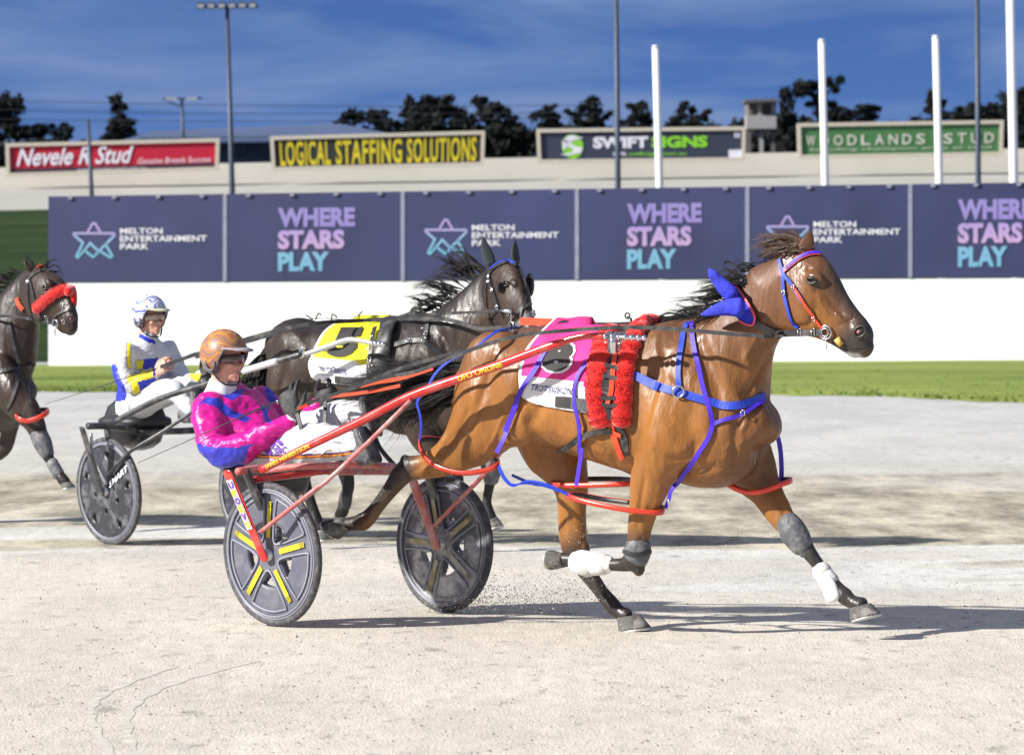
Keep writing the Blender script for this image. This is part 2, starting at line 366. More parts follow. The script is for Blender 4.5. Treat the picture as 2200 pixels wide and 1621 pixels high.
wl.rings([ra_, rb_, rc_, rd_], closed=False)
wl.build('outer_wall', BW, None, False, label='long pale beige outer wall of the far track under the advertising boards', cat_='wall')
hb = Geo(); hb.rings([row(yb, [0, 2200], 193.5), row([365, 330], [0, 2200], 225), row([362, 325], [0, 2200], 600), ], closed=False)
hb.build('far_ground', mat('dark_scrub', (.02, .025, .012), .95, var=.3, vscale=.1), None, True, kind='structure', label='dark ground beyond the far track')
# ---------------------------------------------------------------- hoarding
A0 = at(104, 625, 92); A0.z = 0; A1 = at(2200, 625, 87); A1.z = 0
fdir = (A1 - A0).normalized(); fn = Vector((fdir.y, -fdir.x, 0)).normalized()
if fn.y > 0: fn = -fn
def FP(px, py, off=0.0): return onpl(px, py, A0 + fn * off, fn)
XS = [104, 2200]
ytop = lambda x: np.interp(x, XS, [422, 392]) if x <= 2200 else 392 - (x - 2200) * .0143
ymid = lambda x: np.interp(x, XS, [608, 597]) if x <= 2200 else 597 - (x - 2200) * .0052
ybas = lambda x: np.interp(x, XS, [791, 779]) if x <= 2200 else 779 - (x - 2200) * .0057
WH = mat('white_barrier', (.80, .80, .83), .6, var=.02, vscale=.3)
g = Geo(); a, b_ = 104, 5200
th = fn * -.12
f4 = [FP(a, ybas(a)), FP(b_, ybas(b_)), FP(b_, ymid(b_)), FP(a, ymid(a))]
for q in f4[:2]: q.z = -.05
f4b = [p + th for p in f4]; g.rings([f4, f4b], mi=0)
g.build('white_wall', WH, None, False, label='long plain white barrier wall under the dark advertising panels', cat_='wall')
NV = mat('navy_banner', (.029, .033, .105), .5, var=.25, vscale=.35, bump=.15, bscale=1.5, spec=.5)  # broad lighter and darker patches paint the crease sheen into the banner colour
GS = mat('grey_seam', (.22, .23, .33), .6)
edges = [104, 484, 866, 1240, 1606, 1956, 2330, 2710]
def grad_mat(name, stops, axis=2, z0=0.0, z1=1.0):
    m_ = bpy.data.materials.new(name); m_.use_nodes = True; t = m_.node_tree; b = t.nodes['Principled BSDF']; b.inputs['Roughness'].default_value = .6
    tc_ = nd(t, 'ShaderNodeTexCoord'); sp = nd(t, 'ShaderNodeSeparateXYZ'); t.links.new(tc_.outputs['Generated'], sp.inputs[0])
    r = ramp_nodes(t, sp.outputs[axis], stops); t.links.new(r.outputs[0], b.inputs['Base Color']); return m_
SLOG = grad_mat('slogan_print', [(0, (.13, .32, .48)), (.28, (.15, .34, .50)), (.36, (.42, .28, .50)), (.62, (.33, .24, .50)), (.7, (.22, .17, .45)), (1, (.23, .19, .46))])
STARM = grad_mat('star_print', [(0, (.10, .33, .46)), (.45, (.20, .38, .56)), (.75, (.32, .25, .50)), (1, (.32, .26, .52))])
WT = mat('white_print', (.66, .66, .74), .6, var=.02)
def flat_text(g, s, x0, y0, x1, y1, fnp, bold=0.0, shear=0.0, mi=0, asp=1.0, slope=0.0):
    """text in the pixel box (x0,y0 top) - (x1,y1 bottom)"""
    vs, fs = text_tris(s, bold, shear, 0, asp)
    g.add([fnp(x0 + (x1 - x0) * a, y1 + (y0 - y1) * b + slope * (x1 - x0) * a) for a, b in vs], fs, mi)
def stroke(g, pts, fnp, w_, mi=0, closed=False):
    """flat stroke as overlapping-free mitred quads"""
    P = [Vector((x, y)) for x, y in pts]; n = len(P); Lf = []; Rt = []
    for i in range(n):
        a = P[(i - 1) % n] if (closed or i > 0) else P[i]; c = P[(i + 1) % n] if (closed or i < n - 1) else P[i]
        d1 = (P[i] - a); d2 = (c - P[i])
        if d1.length < 1e-6: d1 = d2
        if d2.length < 1e-6: d2 = d1
        d1.normalize(); d2.normalize(); n1 = Vector((-d1.y, d1.x)); n2 = Vector((-d2.y, d2.x)); mm = (n1 + n2)
        if mm.length < .3: mm = n1
        mm.normalize(); k = min(w_ / 2 / max(mm.dot(n1), .35), w_ * 1.3)
        Lf.append(P[i] + mm * k); Rt.append(P[i] - mm * k)
    m_ = n if closed else n - 1
    vs = [fnp(*p) for p in Lf] + [fnp(*p) for p in Rt]
    g.add(vs, [(i, (i + 1) % n, n + (i + 1) % n, n + i) for i in range(m_)], mi)
places = ['at the left end of the hoarding, above the driver in white', 'left of the black horse, above the grey-haired mane', 'behind the ears of the black horse',
          'between the two horse heads', 'right behind the ears of the brown horse', 'at the right edge of the photo', 'past the right edge']
plabs = ['navy banner with star emblem and white lettering at the left end of the hoarding', 'navy banner with three-line slogan above the driver in white, second from left',
         'navy banner with star emblem directly behind the black horse ears', 'navy banner with three-line slogan in the gap between the two nearest horse heads',
         'navy banner with star emblem behind the ears of the brown horse', 'navy banner with three-line slogan cut off by the right edge of the photo']
for i in range(6):
    xa, xb = edges[i] + (0 if i == 0 else 2.5), edges[i + 1] - 2.5
    mid = FP((xa + xb) / 2, 600); t = thing('advertising_banner', plabs[i], 'banner', (mid.x, mid.y, 0), 'navy banners of the hoarding')
    g = Geo(); nx, nz_ = 14, 8; R = []
    rr = random.Random(i)
    ph = rr.random() * 6
    for k in range(nz_ + 1):
        row_ = []
        for j in range(nx + 1):
            x = xa + (xb - xa) * j / nx; y = ytop(x) + (ymid(x) - 1 - ytop(x)) * k / nz_
            o_ = .02 + .007 * math.sin(j * 1.3 + ph + k * .55) * math.sin(math.pi * k / nz_) * math.sin(math.pi * j / nx)
            row_.append(FP(x, y, o_))
        R.append(row_)
    g.rings(R, closed=False); R2_ = [[p - fn * .03 for p in r_] for r_ in R]; g.rings(R2_, closed=False); pb = g.build('panel', NV, t)
    fp = lambda x, y: FP(x, y, .034)
    sc_ = (xb - xa) / 376.0; yt0 = float(ytop((xa + xb) / 2)); H = float(ymid((xa + xb) / 2)) - yt0
    if i % 2 == 0:
        cx = edges[i] + [98, 0, 92, 0, 86, 0, 0][i]; cy = yt0 + H * .505
        st = Geo(); Rr = 46
        sx = lambda a, r: (cx + r * 1.0 * math.cos(math.radians(a)), cy + 3 - r * .86 * math.sin(math.radians(a)))
        k_ = [(90, 44), (54, 20), (18, 50), (-18, 22), (-54, 44)]
        # outlined star with a zigzag peak line inside
        xy = lambda L_: [(cx + a_ * .98, cy + 3 - b_ * .88) for a_, b_ in L_]
        for L_ in ([(-15, 19), (-3, 42), (3, 42), (15, 19)], [(-45, 15), (-44, 18), (44, 18), (45, 15)], [(-45, 15), (-24, -5), (-39, -38), (-35, -41), (-8, -6), (10, -26), (46, 14)], [(24, -6), (40, -37), (36, -41), (12, -24)], [(-24, -20), (-2, -40), (8, -30)]): stroke(st, xy(L_), fp, 5)
        st.build('emblem', STARM, t, False)
        tx = cx + 56; q = (xb - tx) / 290
        ww = [93, 190, 63]; lt = Geo()
        for r_, (s_, w_) in enumerate(zip(['MELTON', 'ENTERTAINMENT', 'PARK'], ww)):
            y0 = cy - 24 + r_ * 16.5 + .0
            flat_text(lt, s_, tx, y0, tx + w_ * .98, y0 + 12.5, fp, bold=.018, slope=-.006)
        lt.build('lettering', WT, t, False)
    else:
        tx = edges[i] + [0, 113, 0, 107, 0, 102, 0][i]; lt = Geo()
        for r_, (s_, w_) in enumerate(zip(['WHERE', 'STARS', 'PLAY'], [166, 143, 110])):
            y0 = yt0 + H * (.175 + .247 * r_)
            flat_text(lt, s_, tx, y0, tx + w_ * (1 if i < 3 else .97), y0 + H * .215, fp, bold=.05, slope=-.012)
        lt.build('lettering', SLOG, t, False)
    # grey seam post to the left of the next panel
    if i < 6:
        xs_ = edges[i + 1]; s_ = Geo(); base = FP(xs_, 600); 
        tp = FP(xs_, ytop(xs_) + 2, .0); bt = FP(xs_, ymid(xs_) - 1, .0)
        s_.box((tp + bt) / 2 + fn * .0, fdir * .045, fn * .035, (tp - bt) / 2)
        s_.build('seam_strip', GS, t, False)
    for j in range(4):
        ey = Geo(); x = xa + (xb - xa) * (j + .5) / 4; ey.box(FP(x, ytop(x) + 4, .05), fdir * .05, fn * .02, Vector((0, 0, .03))); ey.build('clip', GS, t, False)
# end post left of the hoarding
# ---------------------------------------------------------------- poles
PW = mat('pole_white', (.78, .78, .80), .4, var=.03); PG = mat('pole_grey', (.055, .07, .10), .5, metal=.3)
for (xt, yt_, xb2, yb2, Yd, r_, lab) in [(1408, 103, 1418, 420, 96, .088, 'thin white post left of the tallest trees, nearest the yellow-green lettered board'),
        (1765, 90, 1774, 420, 96, .088, 'white post in front of the left end of the green board'), (2010, 82, 2019, 420, 96, .088, 'white post in front of the right half of the green board'),
        (2167, -160, 2179, 420, 94, .10, 'tallest white post at the right edge, running out of the top of the photo')]:
    tp = at(xt, yt_, Yd); bt = at(xb2, yb2, Yd); k = bt.z / (tp.z - bt.z); base = bt - (tp - bt) * k
    g = Geo(); g.tube([base, bt, tp], [r_ * 1.1, r_ * 1.05, r_ * .9], n=14); t = thing('white_post', lab, 'post', base, 'tall white posts behind the hoarding'); g.build('shaft', PW, t)
    g = Geo(); g.tube([tp, tp + Vector((0, 0, .06))], [r_ * .96, r_ * .7], n=14); g.build('cap', PW, t)
    g = Geo(); g.tube([base, base + Vector((0, 0, .05))], r_ * 2.2, n=14); g.build('base_plate', PG, t)
LM = mat('lamp_housing', (.04, .05, .07), .5, metal=.4); LG = mat('lamp_glass', (.35, .38, .42), .15)
def light_pole(xt, yt_, xb2, yb2, Yd, r_, lab, head=True, half=1.15, white_top=False, small=False, seg=6):
    tp = at(xt, yt_, Yd); bt = at(xb2, yb2, Yd); base = bt - (tp - bt) * (bt.z / (tp.z - bt.z))
    t = thing('light_pole', lab, 'light pole', base, 'floodlight and street light poles')
    g = Geo(); g.tube([base, bt, tp], [r_ * 1.3, r_ * 1.15, r_ * .75], n=12); g.build('shaft', PW if white_top == 2 else PG, t)
    if head:
        g = Geo(); X = Vector((1, 0, 0)); g.tube([tp - X * half, tp + X * half], .045, n=6)
        if small: g.tube([tp - X * half, tp - X * half * .3 - Vector((0, 0, .35)), tp - Vector((0, 0, .5))], .03, n=6)
        g.build('crossarm', PG, t)
        for j in range(seg):
            c = tp + X * half * (-1 + 2 * (j + .5) / seg) + Vector((0, -.1, .02)); g = Geo()
            g.box(c, X * (half / seg * .72), Vector((0, .13, 0)), Vector((0, .03, .11)) if not small else Vector((0, 0, .05)))
            l_ = g.build('lamp', LM, t, False); g = Geo(); g.box(c + Vector((0, -.14, -.03)), X * (half / seg * .6), Vector((0, .012, 0)), Vector((0, 0, .08))); q = g.build('lamp_glass', LG, l_, False)
            q.matrix_parent_inverse = Matrix.Identity(4); 
light_pole(488, 14, 499, 415, 140, .085, 'grey floodlight pole whose lamp rack shows at the top edge of the photo', half=1.05)
light_pole(1322, -190, 1328, 420, 140, .085, 'grey pole crossing the dark navy board, running out of the top')
light_pole(2098, -190, 2102, 420, 140, .085, 'grey pole crossing the right end of the green board, running out of the top')
light_pole(391, 212, 393, 300, 230, .09, 'small double-arm street light far behind the red board', half=1.1, small=True, seg=2)
light_pole(189, 255, 197, 418, 150, .075, 'thin dark pole crossing the red board', head=False)
# wires
WI = mat('wire', (.03, .035, .05), .6)
for i, (ya, yb_, lab) in enumerate([(206, 226, 'upper thin overhead wire sagging across the left sky'), (228, 240, 'middle thin overhead wire across the left sky'), (250, 252, 'lowest thin overhead wire just above the red board')]):
    g = Geo(); pts = [at(x, ya + (yb_ - ya) * ((x + 300) / 1600) + 10 * math.sin(math.pi * ((x + 300) / 1600)), 260) for x in range(-300, 1301, 100)]
    g.tube(pts, .022, n=4); g.build('power_line', WI, None, label=lab, cat_='wire', group='overhead wires')
# ---------------------------------------------------------------- boards on the far wall
FR = mat('board_frame', (.50, .46, .38), .7); RD = mat('board_red', (.44, .006, .03), .5, var=.05, vscale=.3); DK = mat('board_dark', (.035, .012, .03), .6)
YL = mat('board_yellow', (.62, .50, .02), .5, var=.05); BL = mat('board_black', (.02, .024, .022), .5); ND = mat('board_navy', (.028, .036, .062), .5, var=.1, vscale=.3)
GN = mat('board_green', (.055, .17, .055), .5, var=.08, vscale=.4); CRM = mat('cream_print', (.55, .55, .48), .6); LIME = mat('lime_print', (.20, .55, .02), .6)
BY = 190.5
def board(lab, c4, mt, grp='advertising boards along the far wall'):
    (x0, y0), (x1, y1), (x2, y2), (x3, y3) = c4   # tl tr br bl
    ctr = at((x0 + x2) / 2, (y0 + y2) / 2, BY); t = thing('advertising_board', lab, 'board', (ctr.x, BY, 5.6), grp)
    def mp_(a, b, off=0.0):
        x = (x0 * (1 - a) + x1 * a) * (1 - b) + (x3 * (1 - a) + x2 * a) * b; y = (y0 * (1 - a) + y1 * a) * (1 - b) + (y3 * (1 - a) + y2 * a) * b
        return at(x, y, BY - off)
    g = Geo(); q = [mp_(0, 0), mp_(1, 0), mp_(1, 1), mp_(0, 1)]; g.rings([q, [p + Vector((0, .15, 0)) for p in q]]); g.build('panel', mt, t, False)
    g = Geo(); fw = .17
    for a, b in ((0, 1), (1, 2), (2, 3), (3, 0)):
        d_ = (q[b] - q[a]).normalized(); g.box((q[a] + q[b]) / 2 + Vector((0, .02, 0)), d_ * ((q[b] - q[a]).length / 2 + (fw / 2 if a % 2 == 0 else -fw / 2)), Vector((0, .14, 0)), d_.cross(Vector((0, 1, 0))) * fw / 2)
    g.build('frame', FR, t, False)
    for sx_ in (.06, .36, .64, .94):
        g = Geo(); p = mp_(sx_, .9); g.box(Vector((p.x, 193.6, (p.z + 5) / 2)), Vector((.08, 0, 0)), Vector((0, .06, 0)), Vector((0, 0, (p.z - 5) / 2 + .4))); g.build('support_post', FR, t, False)
    return t, (lambda x, y: mp_(x, y, .03)), (lambda x, y: mp_(x, y, .05))
def btext(g, s, a0, b0, a1, b1, f, bold=0, shear=0, mi=0, asp=1.0):
    vs, fs = text_tris(s, bold, shear, 0, asp); g.add([f(a0 + (a1 - a0) * u, b1 + (b0 - b1) * v) for u, v in vs], fs, mi)
t, f1, f2 = board('red board with white script lettering at the far left', [(16, 312), (468, 301), (466, 362), (18, 376)], RD)
g = Geo(); g.add([f1(0, .80), f1(1, .80), f1(1, .99), f1(0, .99)], [(0, 1, 2, 3)]); g.build('lower_band', DK, t, False)
g = Geo(); btext(g, 'Nevele R Stud', .04, .10, .60, .72, f2, .02, .35); btext(g, 'Genuine Breeds Success', .62, .56, .97, .76, f2, .0, .25); btext(g, 'www.nevelerstud.com.au', .33, .84, .66, .95, f2, .0, 0); g.build('lettering', WT, t, False)
t, f1, f2 = board('black board with tall yellow capital lettering', [(584, 297), (1038, 285), (1036, 352), (588, 363)], BL)
g = Geo(); btext(g, 'LOGICAL', .035, .10, .275, .92, f1, .025, asp=1.12); btext(g, 'STAFFING', .30, .10, .615, .92, f1, .025, asp=1.12); btext(g, 'SOLUTIONS',   .64, .10, .97, .92, f1, .025, asp=1.12); g.build('lettering', YL, t, False)
t, f1, f2 = board('dark navy board with round emblem and white and lime lettering', [(1156, 281), (1598, 276), (1597, 342), (1159, 347)], ND)
g = Geo(); btext(g, 'SWIFT', .265, .22, .535, .60, f1, .05); btext(g, 'www.', .36, .72, .43, .86, f1, .01); btext(g, '- -', .955, .1, .98, .3, f1, .05); g.box(f1(.965, .82), Vector((.35, 0, 0)), Vector((0, .01, 0)), Vector((0, 0, .18))); g.build('lettering', WT, t, False)
g = Geo(); btext(g, 'SIGNS', .55, .22, .825, .60, f1, .05); btext(g, 'swiftsigns.com.au', .44, .72, .72, .88, f1, .01); g.build('lime_lettering', LIME, t, False)
cxs, cys = .165, .52
g = Geo(); vs = [f1(cxs + .052 * math.cos(a_ * math.pi / 16), cys + .40 * math.sin(a_ * math.pi / 16)) for a_ in range(32)]; g.add(vs, [tuple(range(32))]); g.build('emblem_disc', LIME, t, False)
g = Geo(); stroke(g, [(cxs + .035, .22), (cxs - .03, .36), (cxs - .02, .50), (cxs + .025, .58), (cxs + .02, .72), (cxs - .045, .80)], lambda x, y: f2(x, y), .045); 
vs = [f2(cxs + .048 * math.cos(a_ * math.pi / 16), cys + .37 * math.sin(a_ * math.pi / 16)) for a_ in range(14, 27)]; g.add(vs, [tuple(range(13))]); g.build('emblem', WT, t, False)
t, f1, f2 = board('green board with spaced cream serif capitals at the right', [(1716, 269), (2152, 262), (2150, 330), (1718, 337)], GN)
g = Geo(); s_ = 'WOODLANDS STUD'
for k, ch in enumerate(s_):
    if ch != ' ': btext(g, ch, .035 + k * .068, .33, .035 + k * .068 + .045, .66, f1, .012)
btext(g, 'Standing champion sires at stud', .05, .74, .95, .84, f1, 0); g.build('lettering', CRM, t, False)
# ---------------------------------------------------------------- building, hut
RF = mat('roof_blue_grey', (.07, .10, .19), .6, var=.08, vscale=.2); WB = mat('wall_blue_grey', (.045, .075, .13), .7, var=.15, vscale=.2); WN = mat('window_dark', (.01, .014, .022), .2)
t = thing('long_building', 'long low blue-grey building with shallow roof behind the red board', 'building', (at(520, 300, 245).x, 245, 0))
a = at(300, 302, 240); b_ = at(870, 290, 240); c_ = at(300, 360, 240)
g = Geo(); q = [Vector((a.x, 240, 0)), Vector((b_.x, 240, 0)), Vector((b_.x, 240, b_.z)), Vector((a.x, 240, b_.z))]; g.rings([q, [p + Vector((0, 14, 0)) for p in q]]); wobj = g.build('wall', WB, t, False)
g = Geo(); r1 = at(250, 303, 239); r2_ = at(880, 295, 239); rt1 = at(330, 281, 246); rt2 = at(730, 266, 246)
q = [Vector((r1.x, 239, r2_.z - .1)), Vector((r2_.x, 239, r2_.z)), Vector((rt2.x, 246, rt2.z)), Vector((rt1.x, 246, rt1.z))]; g.rings([q, [p - Vector((0, 0, .15)) for p in q]]); g.build('roof', RF, t, False)
for k in range(9):
    g = Geo(); p = at(330 + k * 60, 322, 239.9); g.box(p, Vector((.5, 0, 0)), Vector((0, .04, 0)), Vector((0, 0, .35))); g.build('window', WN, t, False)
HB = mat('hut_wall', (.34, .33, .33), .8, var=.05); HD = mat('hut_frame', (.12, .11, .11), .7)
hc = at(1635, 250, 200); t = thing('observation_tower', 'small cream lookout hut on stilts between the dark navy and green boards', 'tower', (hc.x, 200, 5))
def hx(px, py, Y=200): return at(px, py, Y)
g = Geo(); q = [hx(1604, 248), hx(1668, 246), hx(1668, 276), hx(1604, 277)]; g.rings([q, [p + Vector((0, 1.6, 0)) for p in q]]); g.build('wall', HB, t, False)
g = Geo(); q = [hx(1600, 214, 199.6), hx(1672, 212, 199.6), hx(1672, 218, 199.6), hx(1600, 220, 199.6)]; g.rings([q, [p + Vector((0, 2.4, 0)) for p in q]]); g.build('roof', HD, t, False)
for x in (1606, 1634, 1664):
    for dy in (0.05, 1.5): g = Geo(); g.box(hx(x, 233) + Vector((0, dy, 0)), Vector((.06, 0, 0)), Vector((0, .05, 0)), Vector((0, 0, .34))); g.build('window_post', HB, t, False)
g = Geo(); q = [hx(1606, 219, 201.7), hx(1668, 218, 201.7), hx(1668, 248, 201.7), hx(1606, 248, 201.7)]; g.rings([q, [p + Vector((0, .1, 0)) for p in q]]); g.build('rear_wall', HD, t, False)
for x in (1610, 1637, 1662):
    g = Geo(); p = hx(x, 278); g.box(Vector((p.x, 200.5, (p.z + 4) / 2)), Vector((.09, 0, 0)), Vector((0, .09, 0)), Vector((0, 0, (p.z - 4) / 2))); g.build('leg', HB if x == 1637 else HD, t, False)
# ---------------------------------------------------------------- trees
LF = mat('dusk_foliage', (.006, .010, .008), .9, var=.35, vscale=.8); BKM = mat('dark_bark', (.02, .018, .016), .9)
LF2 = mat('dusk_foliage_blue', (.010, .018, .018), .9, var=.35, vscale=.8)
def tree(lab, blobs, trunk_px, Y=262, mt=None, n=900, leaf=.22, grp='dark trees on the far skyline', name='gum_tree'):
    """blobs: (px, py, rx, ry) clumps; leaves scattered through each clump's volume"""
    s = Y / F; bx = at(trunk_px, 330, Y).x; gz = 4.0
    t = thing(name, lab, 'tree', (bx, Y, gz), grp); g = Geo(); tot = sum(b[2] * b[3] for b in blobs)
    for (px, py, rx, ry) in blobs:
        c = at(px, py, Y); k = int(n * len(blobs) * (rx * ry) / tot)
        ncl = max(6, int(rx * ry / 55)); cls = []
        for _ in range(ncl):
            d_ = rng.normal(size=3); d_ /= np.linalg.norm(d_); rr = random.uniform(.35, 1.0)
            cls.append((d_ * rr, random.uniform(.16, .34)))
        for _ in range(k):
            cc, cr3 = random.choice(cls); o_ = cc + rng.normal(size=3) * cr3 * .55
            p = c + Vector((o_[0] * rx * s, o_[1] * rx * s, o_[2] * ry * s)); a1 = Vector(rng.normal(size=3)).normalized() * leaf * random.uniform(.5, 1.2); a2 = Vector(rng.normal(size=3)).normalized() * leaf * random.uniform(.3, .8)
            g.add([p - a1, p + a2, p + a1, p - a2], [(0, 1, 2, 3)])
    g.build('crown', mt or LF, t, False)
    g = Geo(); base = Vector((bx, Y, gz)); z1 = at(trunk_px, blobs[0][1] + blobs[0][3] * .6, Y).z
    fork = Vector((bx + .1, Y, max(z1 - .3, gz + .8))); g.tube([base, (base + fork) / 2 + Vector((.08, 0, 0)), fork], [.24, .18, .14], n=8)
    for (px, py, rx, ry) in blobs:
        c = at(px, py + ry * .2, Y); g.tube([fork - Vector((0, 0, .1)), (fork + c) / 2 + Vector((0, 0, -.15)), c], [.12, .08, .04], n=6)
    g.build('trunk', BKM, t)
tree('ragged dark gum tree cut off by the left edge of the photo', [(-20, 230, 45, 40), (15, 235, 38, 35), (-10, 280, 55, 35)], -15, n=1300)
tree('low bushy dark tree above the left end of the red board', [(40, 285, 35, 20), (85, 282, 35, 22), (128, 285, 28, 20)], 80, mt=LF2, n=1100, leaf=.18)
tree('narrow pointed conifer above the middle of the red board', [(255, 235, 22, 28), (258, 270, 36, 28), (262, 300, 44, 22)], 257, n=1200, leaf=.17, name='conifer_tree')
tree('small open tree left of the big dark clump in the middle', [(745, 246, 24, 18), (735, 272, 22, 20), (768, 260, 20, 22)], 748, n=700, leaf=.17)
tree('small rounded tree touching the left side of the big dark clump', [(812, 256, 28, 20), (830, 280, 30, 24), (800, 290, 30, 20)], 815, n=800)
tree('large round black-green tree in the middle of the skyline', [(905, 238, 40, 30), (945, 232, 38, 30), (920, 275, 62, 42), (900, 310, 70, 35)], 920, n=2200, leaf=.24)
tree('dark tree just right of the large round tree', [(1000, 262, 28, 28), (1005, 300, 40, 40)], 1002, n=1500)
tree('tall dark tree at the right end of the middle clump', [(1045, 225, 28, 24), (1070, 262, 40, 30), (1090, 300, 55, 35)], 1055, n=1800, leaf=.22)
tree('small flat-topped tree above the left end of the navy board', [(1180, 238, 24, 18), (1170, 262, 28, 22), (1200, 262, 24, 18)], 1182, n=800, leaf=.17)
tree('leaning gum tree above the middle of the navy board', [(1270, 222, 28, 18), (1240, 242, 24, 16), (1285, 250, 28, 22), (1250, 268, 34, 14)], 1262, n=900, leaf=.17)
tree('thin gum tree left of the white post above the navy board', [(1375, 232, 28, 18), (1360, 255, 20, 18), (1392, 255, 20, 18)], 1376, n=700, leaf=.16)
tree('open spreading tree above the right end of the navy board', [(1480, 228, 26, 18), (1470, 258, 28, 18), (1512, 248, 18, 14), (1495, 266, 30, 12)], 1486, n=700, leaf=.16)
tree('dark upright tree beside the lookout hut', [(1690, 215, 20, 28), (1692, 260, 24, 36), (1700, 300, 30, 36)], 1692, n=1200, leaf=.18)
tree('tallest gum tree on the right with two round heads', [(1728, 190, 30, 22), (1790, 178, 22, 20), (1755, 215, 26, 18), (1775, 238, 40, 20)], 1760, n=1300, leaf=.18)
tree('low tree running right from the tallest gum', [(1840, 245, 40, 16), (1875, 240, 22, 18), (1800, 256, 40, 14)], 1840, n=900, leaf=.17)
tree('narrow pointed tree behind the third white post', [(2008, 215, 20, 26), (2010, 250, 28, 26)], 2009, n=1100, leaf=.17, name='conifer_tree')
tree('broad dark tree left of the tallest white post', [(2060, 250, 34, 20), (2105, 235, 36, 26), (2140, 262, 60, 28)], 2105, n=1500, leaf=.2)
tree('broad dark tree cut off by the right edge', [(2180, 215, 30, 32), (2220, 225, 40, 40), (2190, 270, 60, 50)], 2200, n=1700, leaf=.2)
# dense far scrub between the boards
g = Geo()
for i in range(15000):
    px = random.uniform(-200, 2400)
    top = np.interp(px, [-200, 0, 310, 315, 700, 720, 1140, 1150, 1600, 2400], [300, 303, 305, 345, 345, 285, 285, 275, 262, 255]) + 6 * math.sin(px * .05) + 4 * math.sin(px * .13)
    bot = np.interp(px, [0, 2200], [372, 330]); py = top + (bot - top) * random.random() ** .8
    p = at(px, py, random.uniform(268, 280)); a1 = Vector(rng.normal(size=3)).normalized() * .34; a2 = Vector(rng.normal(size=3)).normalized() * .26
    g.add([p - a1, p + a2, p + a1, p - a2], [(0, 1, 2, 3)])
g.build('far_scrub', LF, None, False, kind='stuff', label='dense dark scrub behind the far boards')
# tyre marks in the sand
TM = mat('pressed_sand', (.55, .51, .445), .95, var=.2, vscale=12)
for lab, pts in (('left curved tyre mark in the pale sand in the foreground', [(385, 1430), (300, 1456), (225, 1490), (196, 1520), (203, 1560), (240, 1620), (300, 1680)]), ('right curved tyre mark in the pale sand in the foreground', [(560, 1418), (420, 1452), (330, 1485), (282, 1520), (272, 1560), (285, 1610), (320, 1670)])):
    g = Geo(); K = cat(pts, 14); vs = []
    for i, (x, y) in enumerate(K):
        p = gp(x, y, .0015); wv = (.020 + .007 * math.sin(i * .7)) * min(1, (i + 2) / 14)
        q_ = gp(*K[min(i + 1, len(K) - 1)], .0015) - gp(*K[max(i - 1, 0)], .0015); q_ = Vector((-q_.y, q_.x, 0)).normalized() * wv; vs.append([p - q_, p + q_])
    for i in range(len(vs) - 1):
        g.add([vs[i][0], vs[i][1], vs[i + 1][1], vs[i + 1][0]], [(0, 1, 2, 3)])
    g.build('tyre_mark', TM, None, False, kind='structure', label=lab)
from mathutils import noise as mnoise
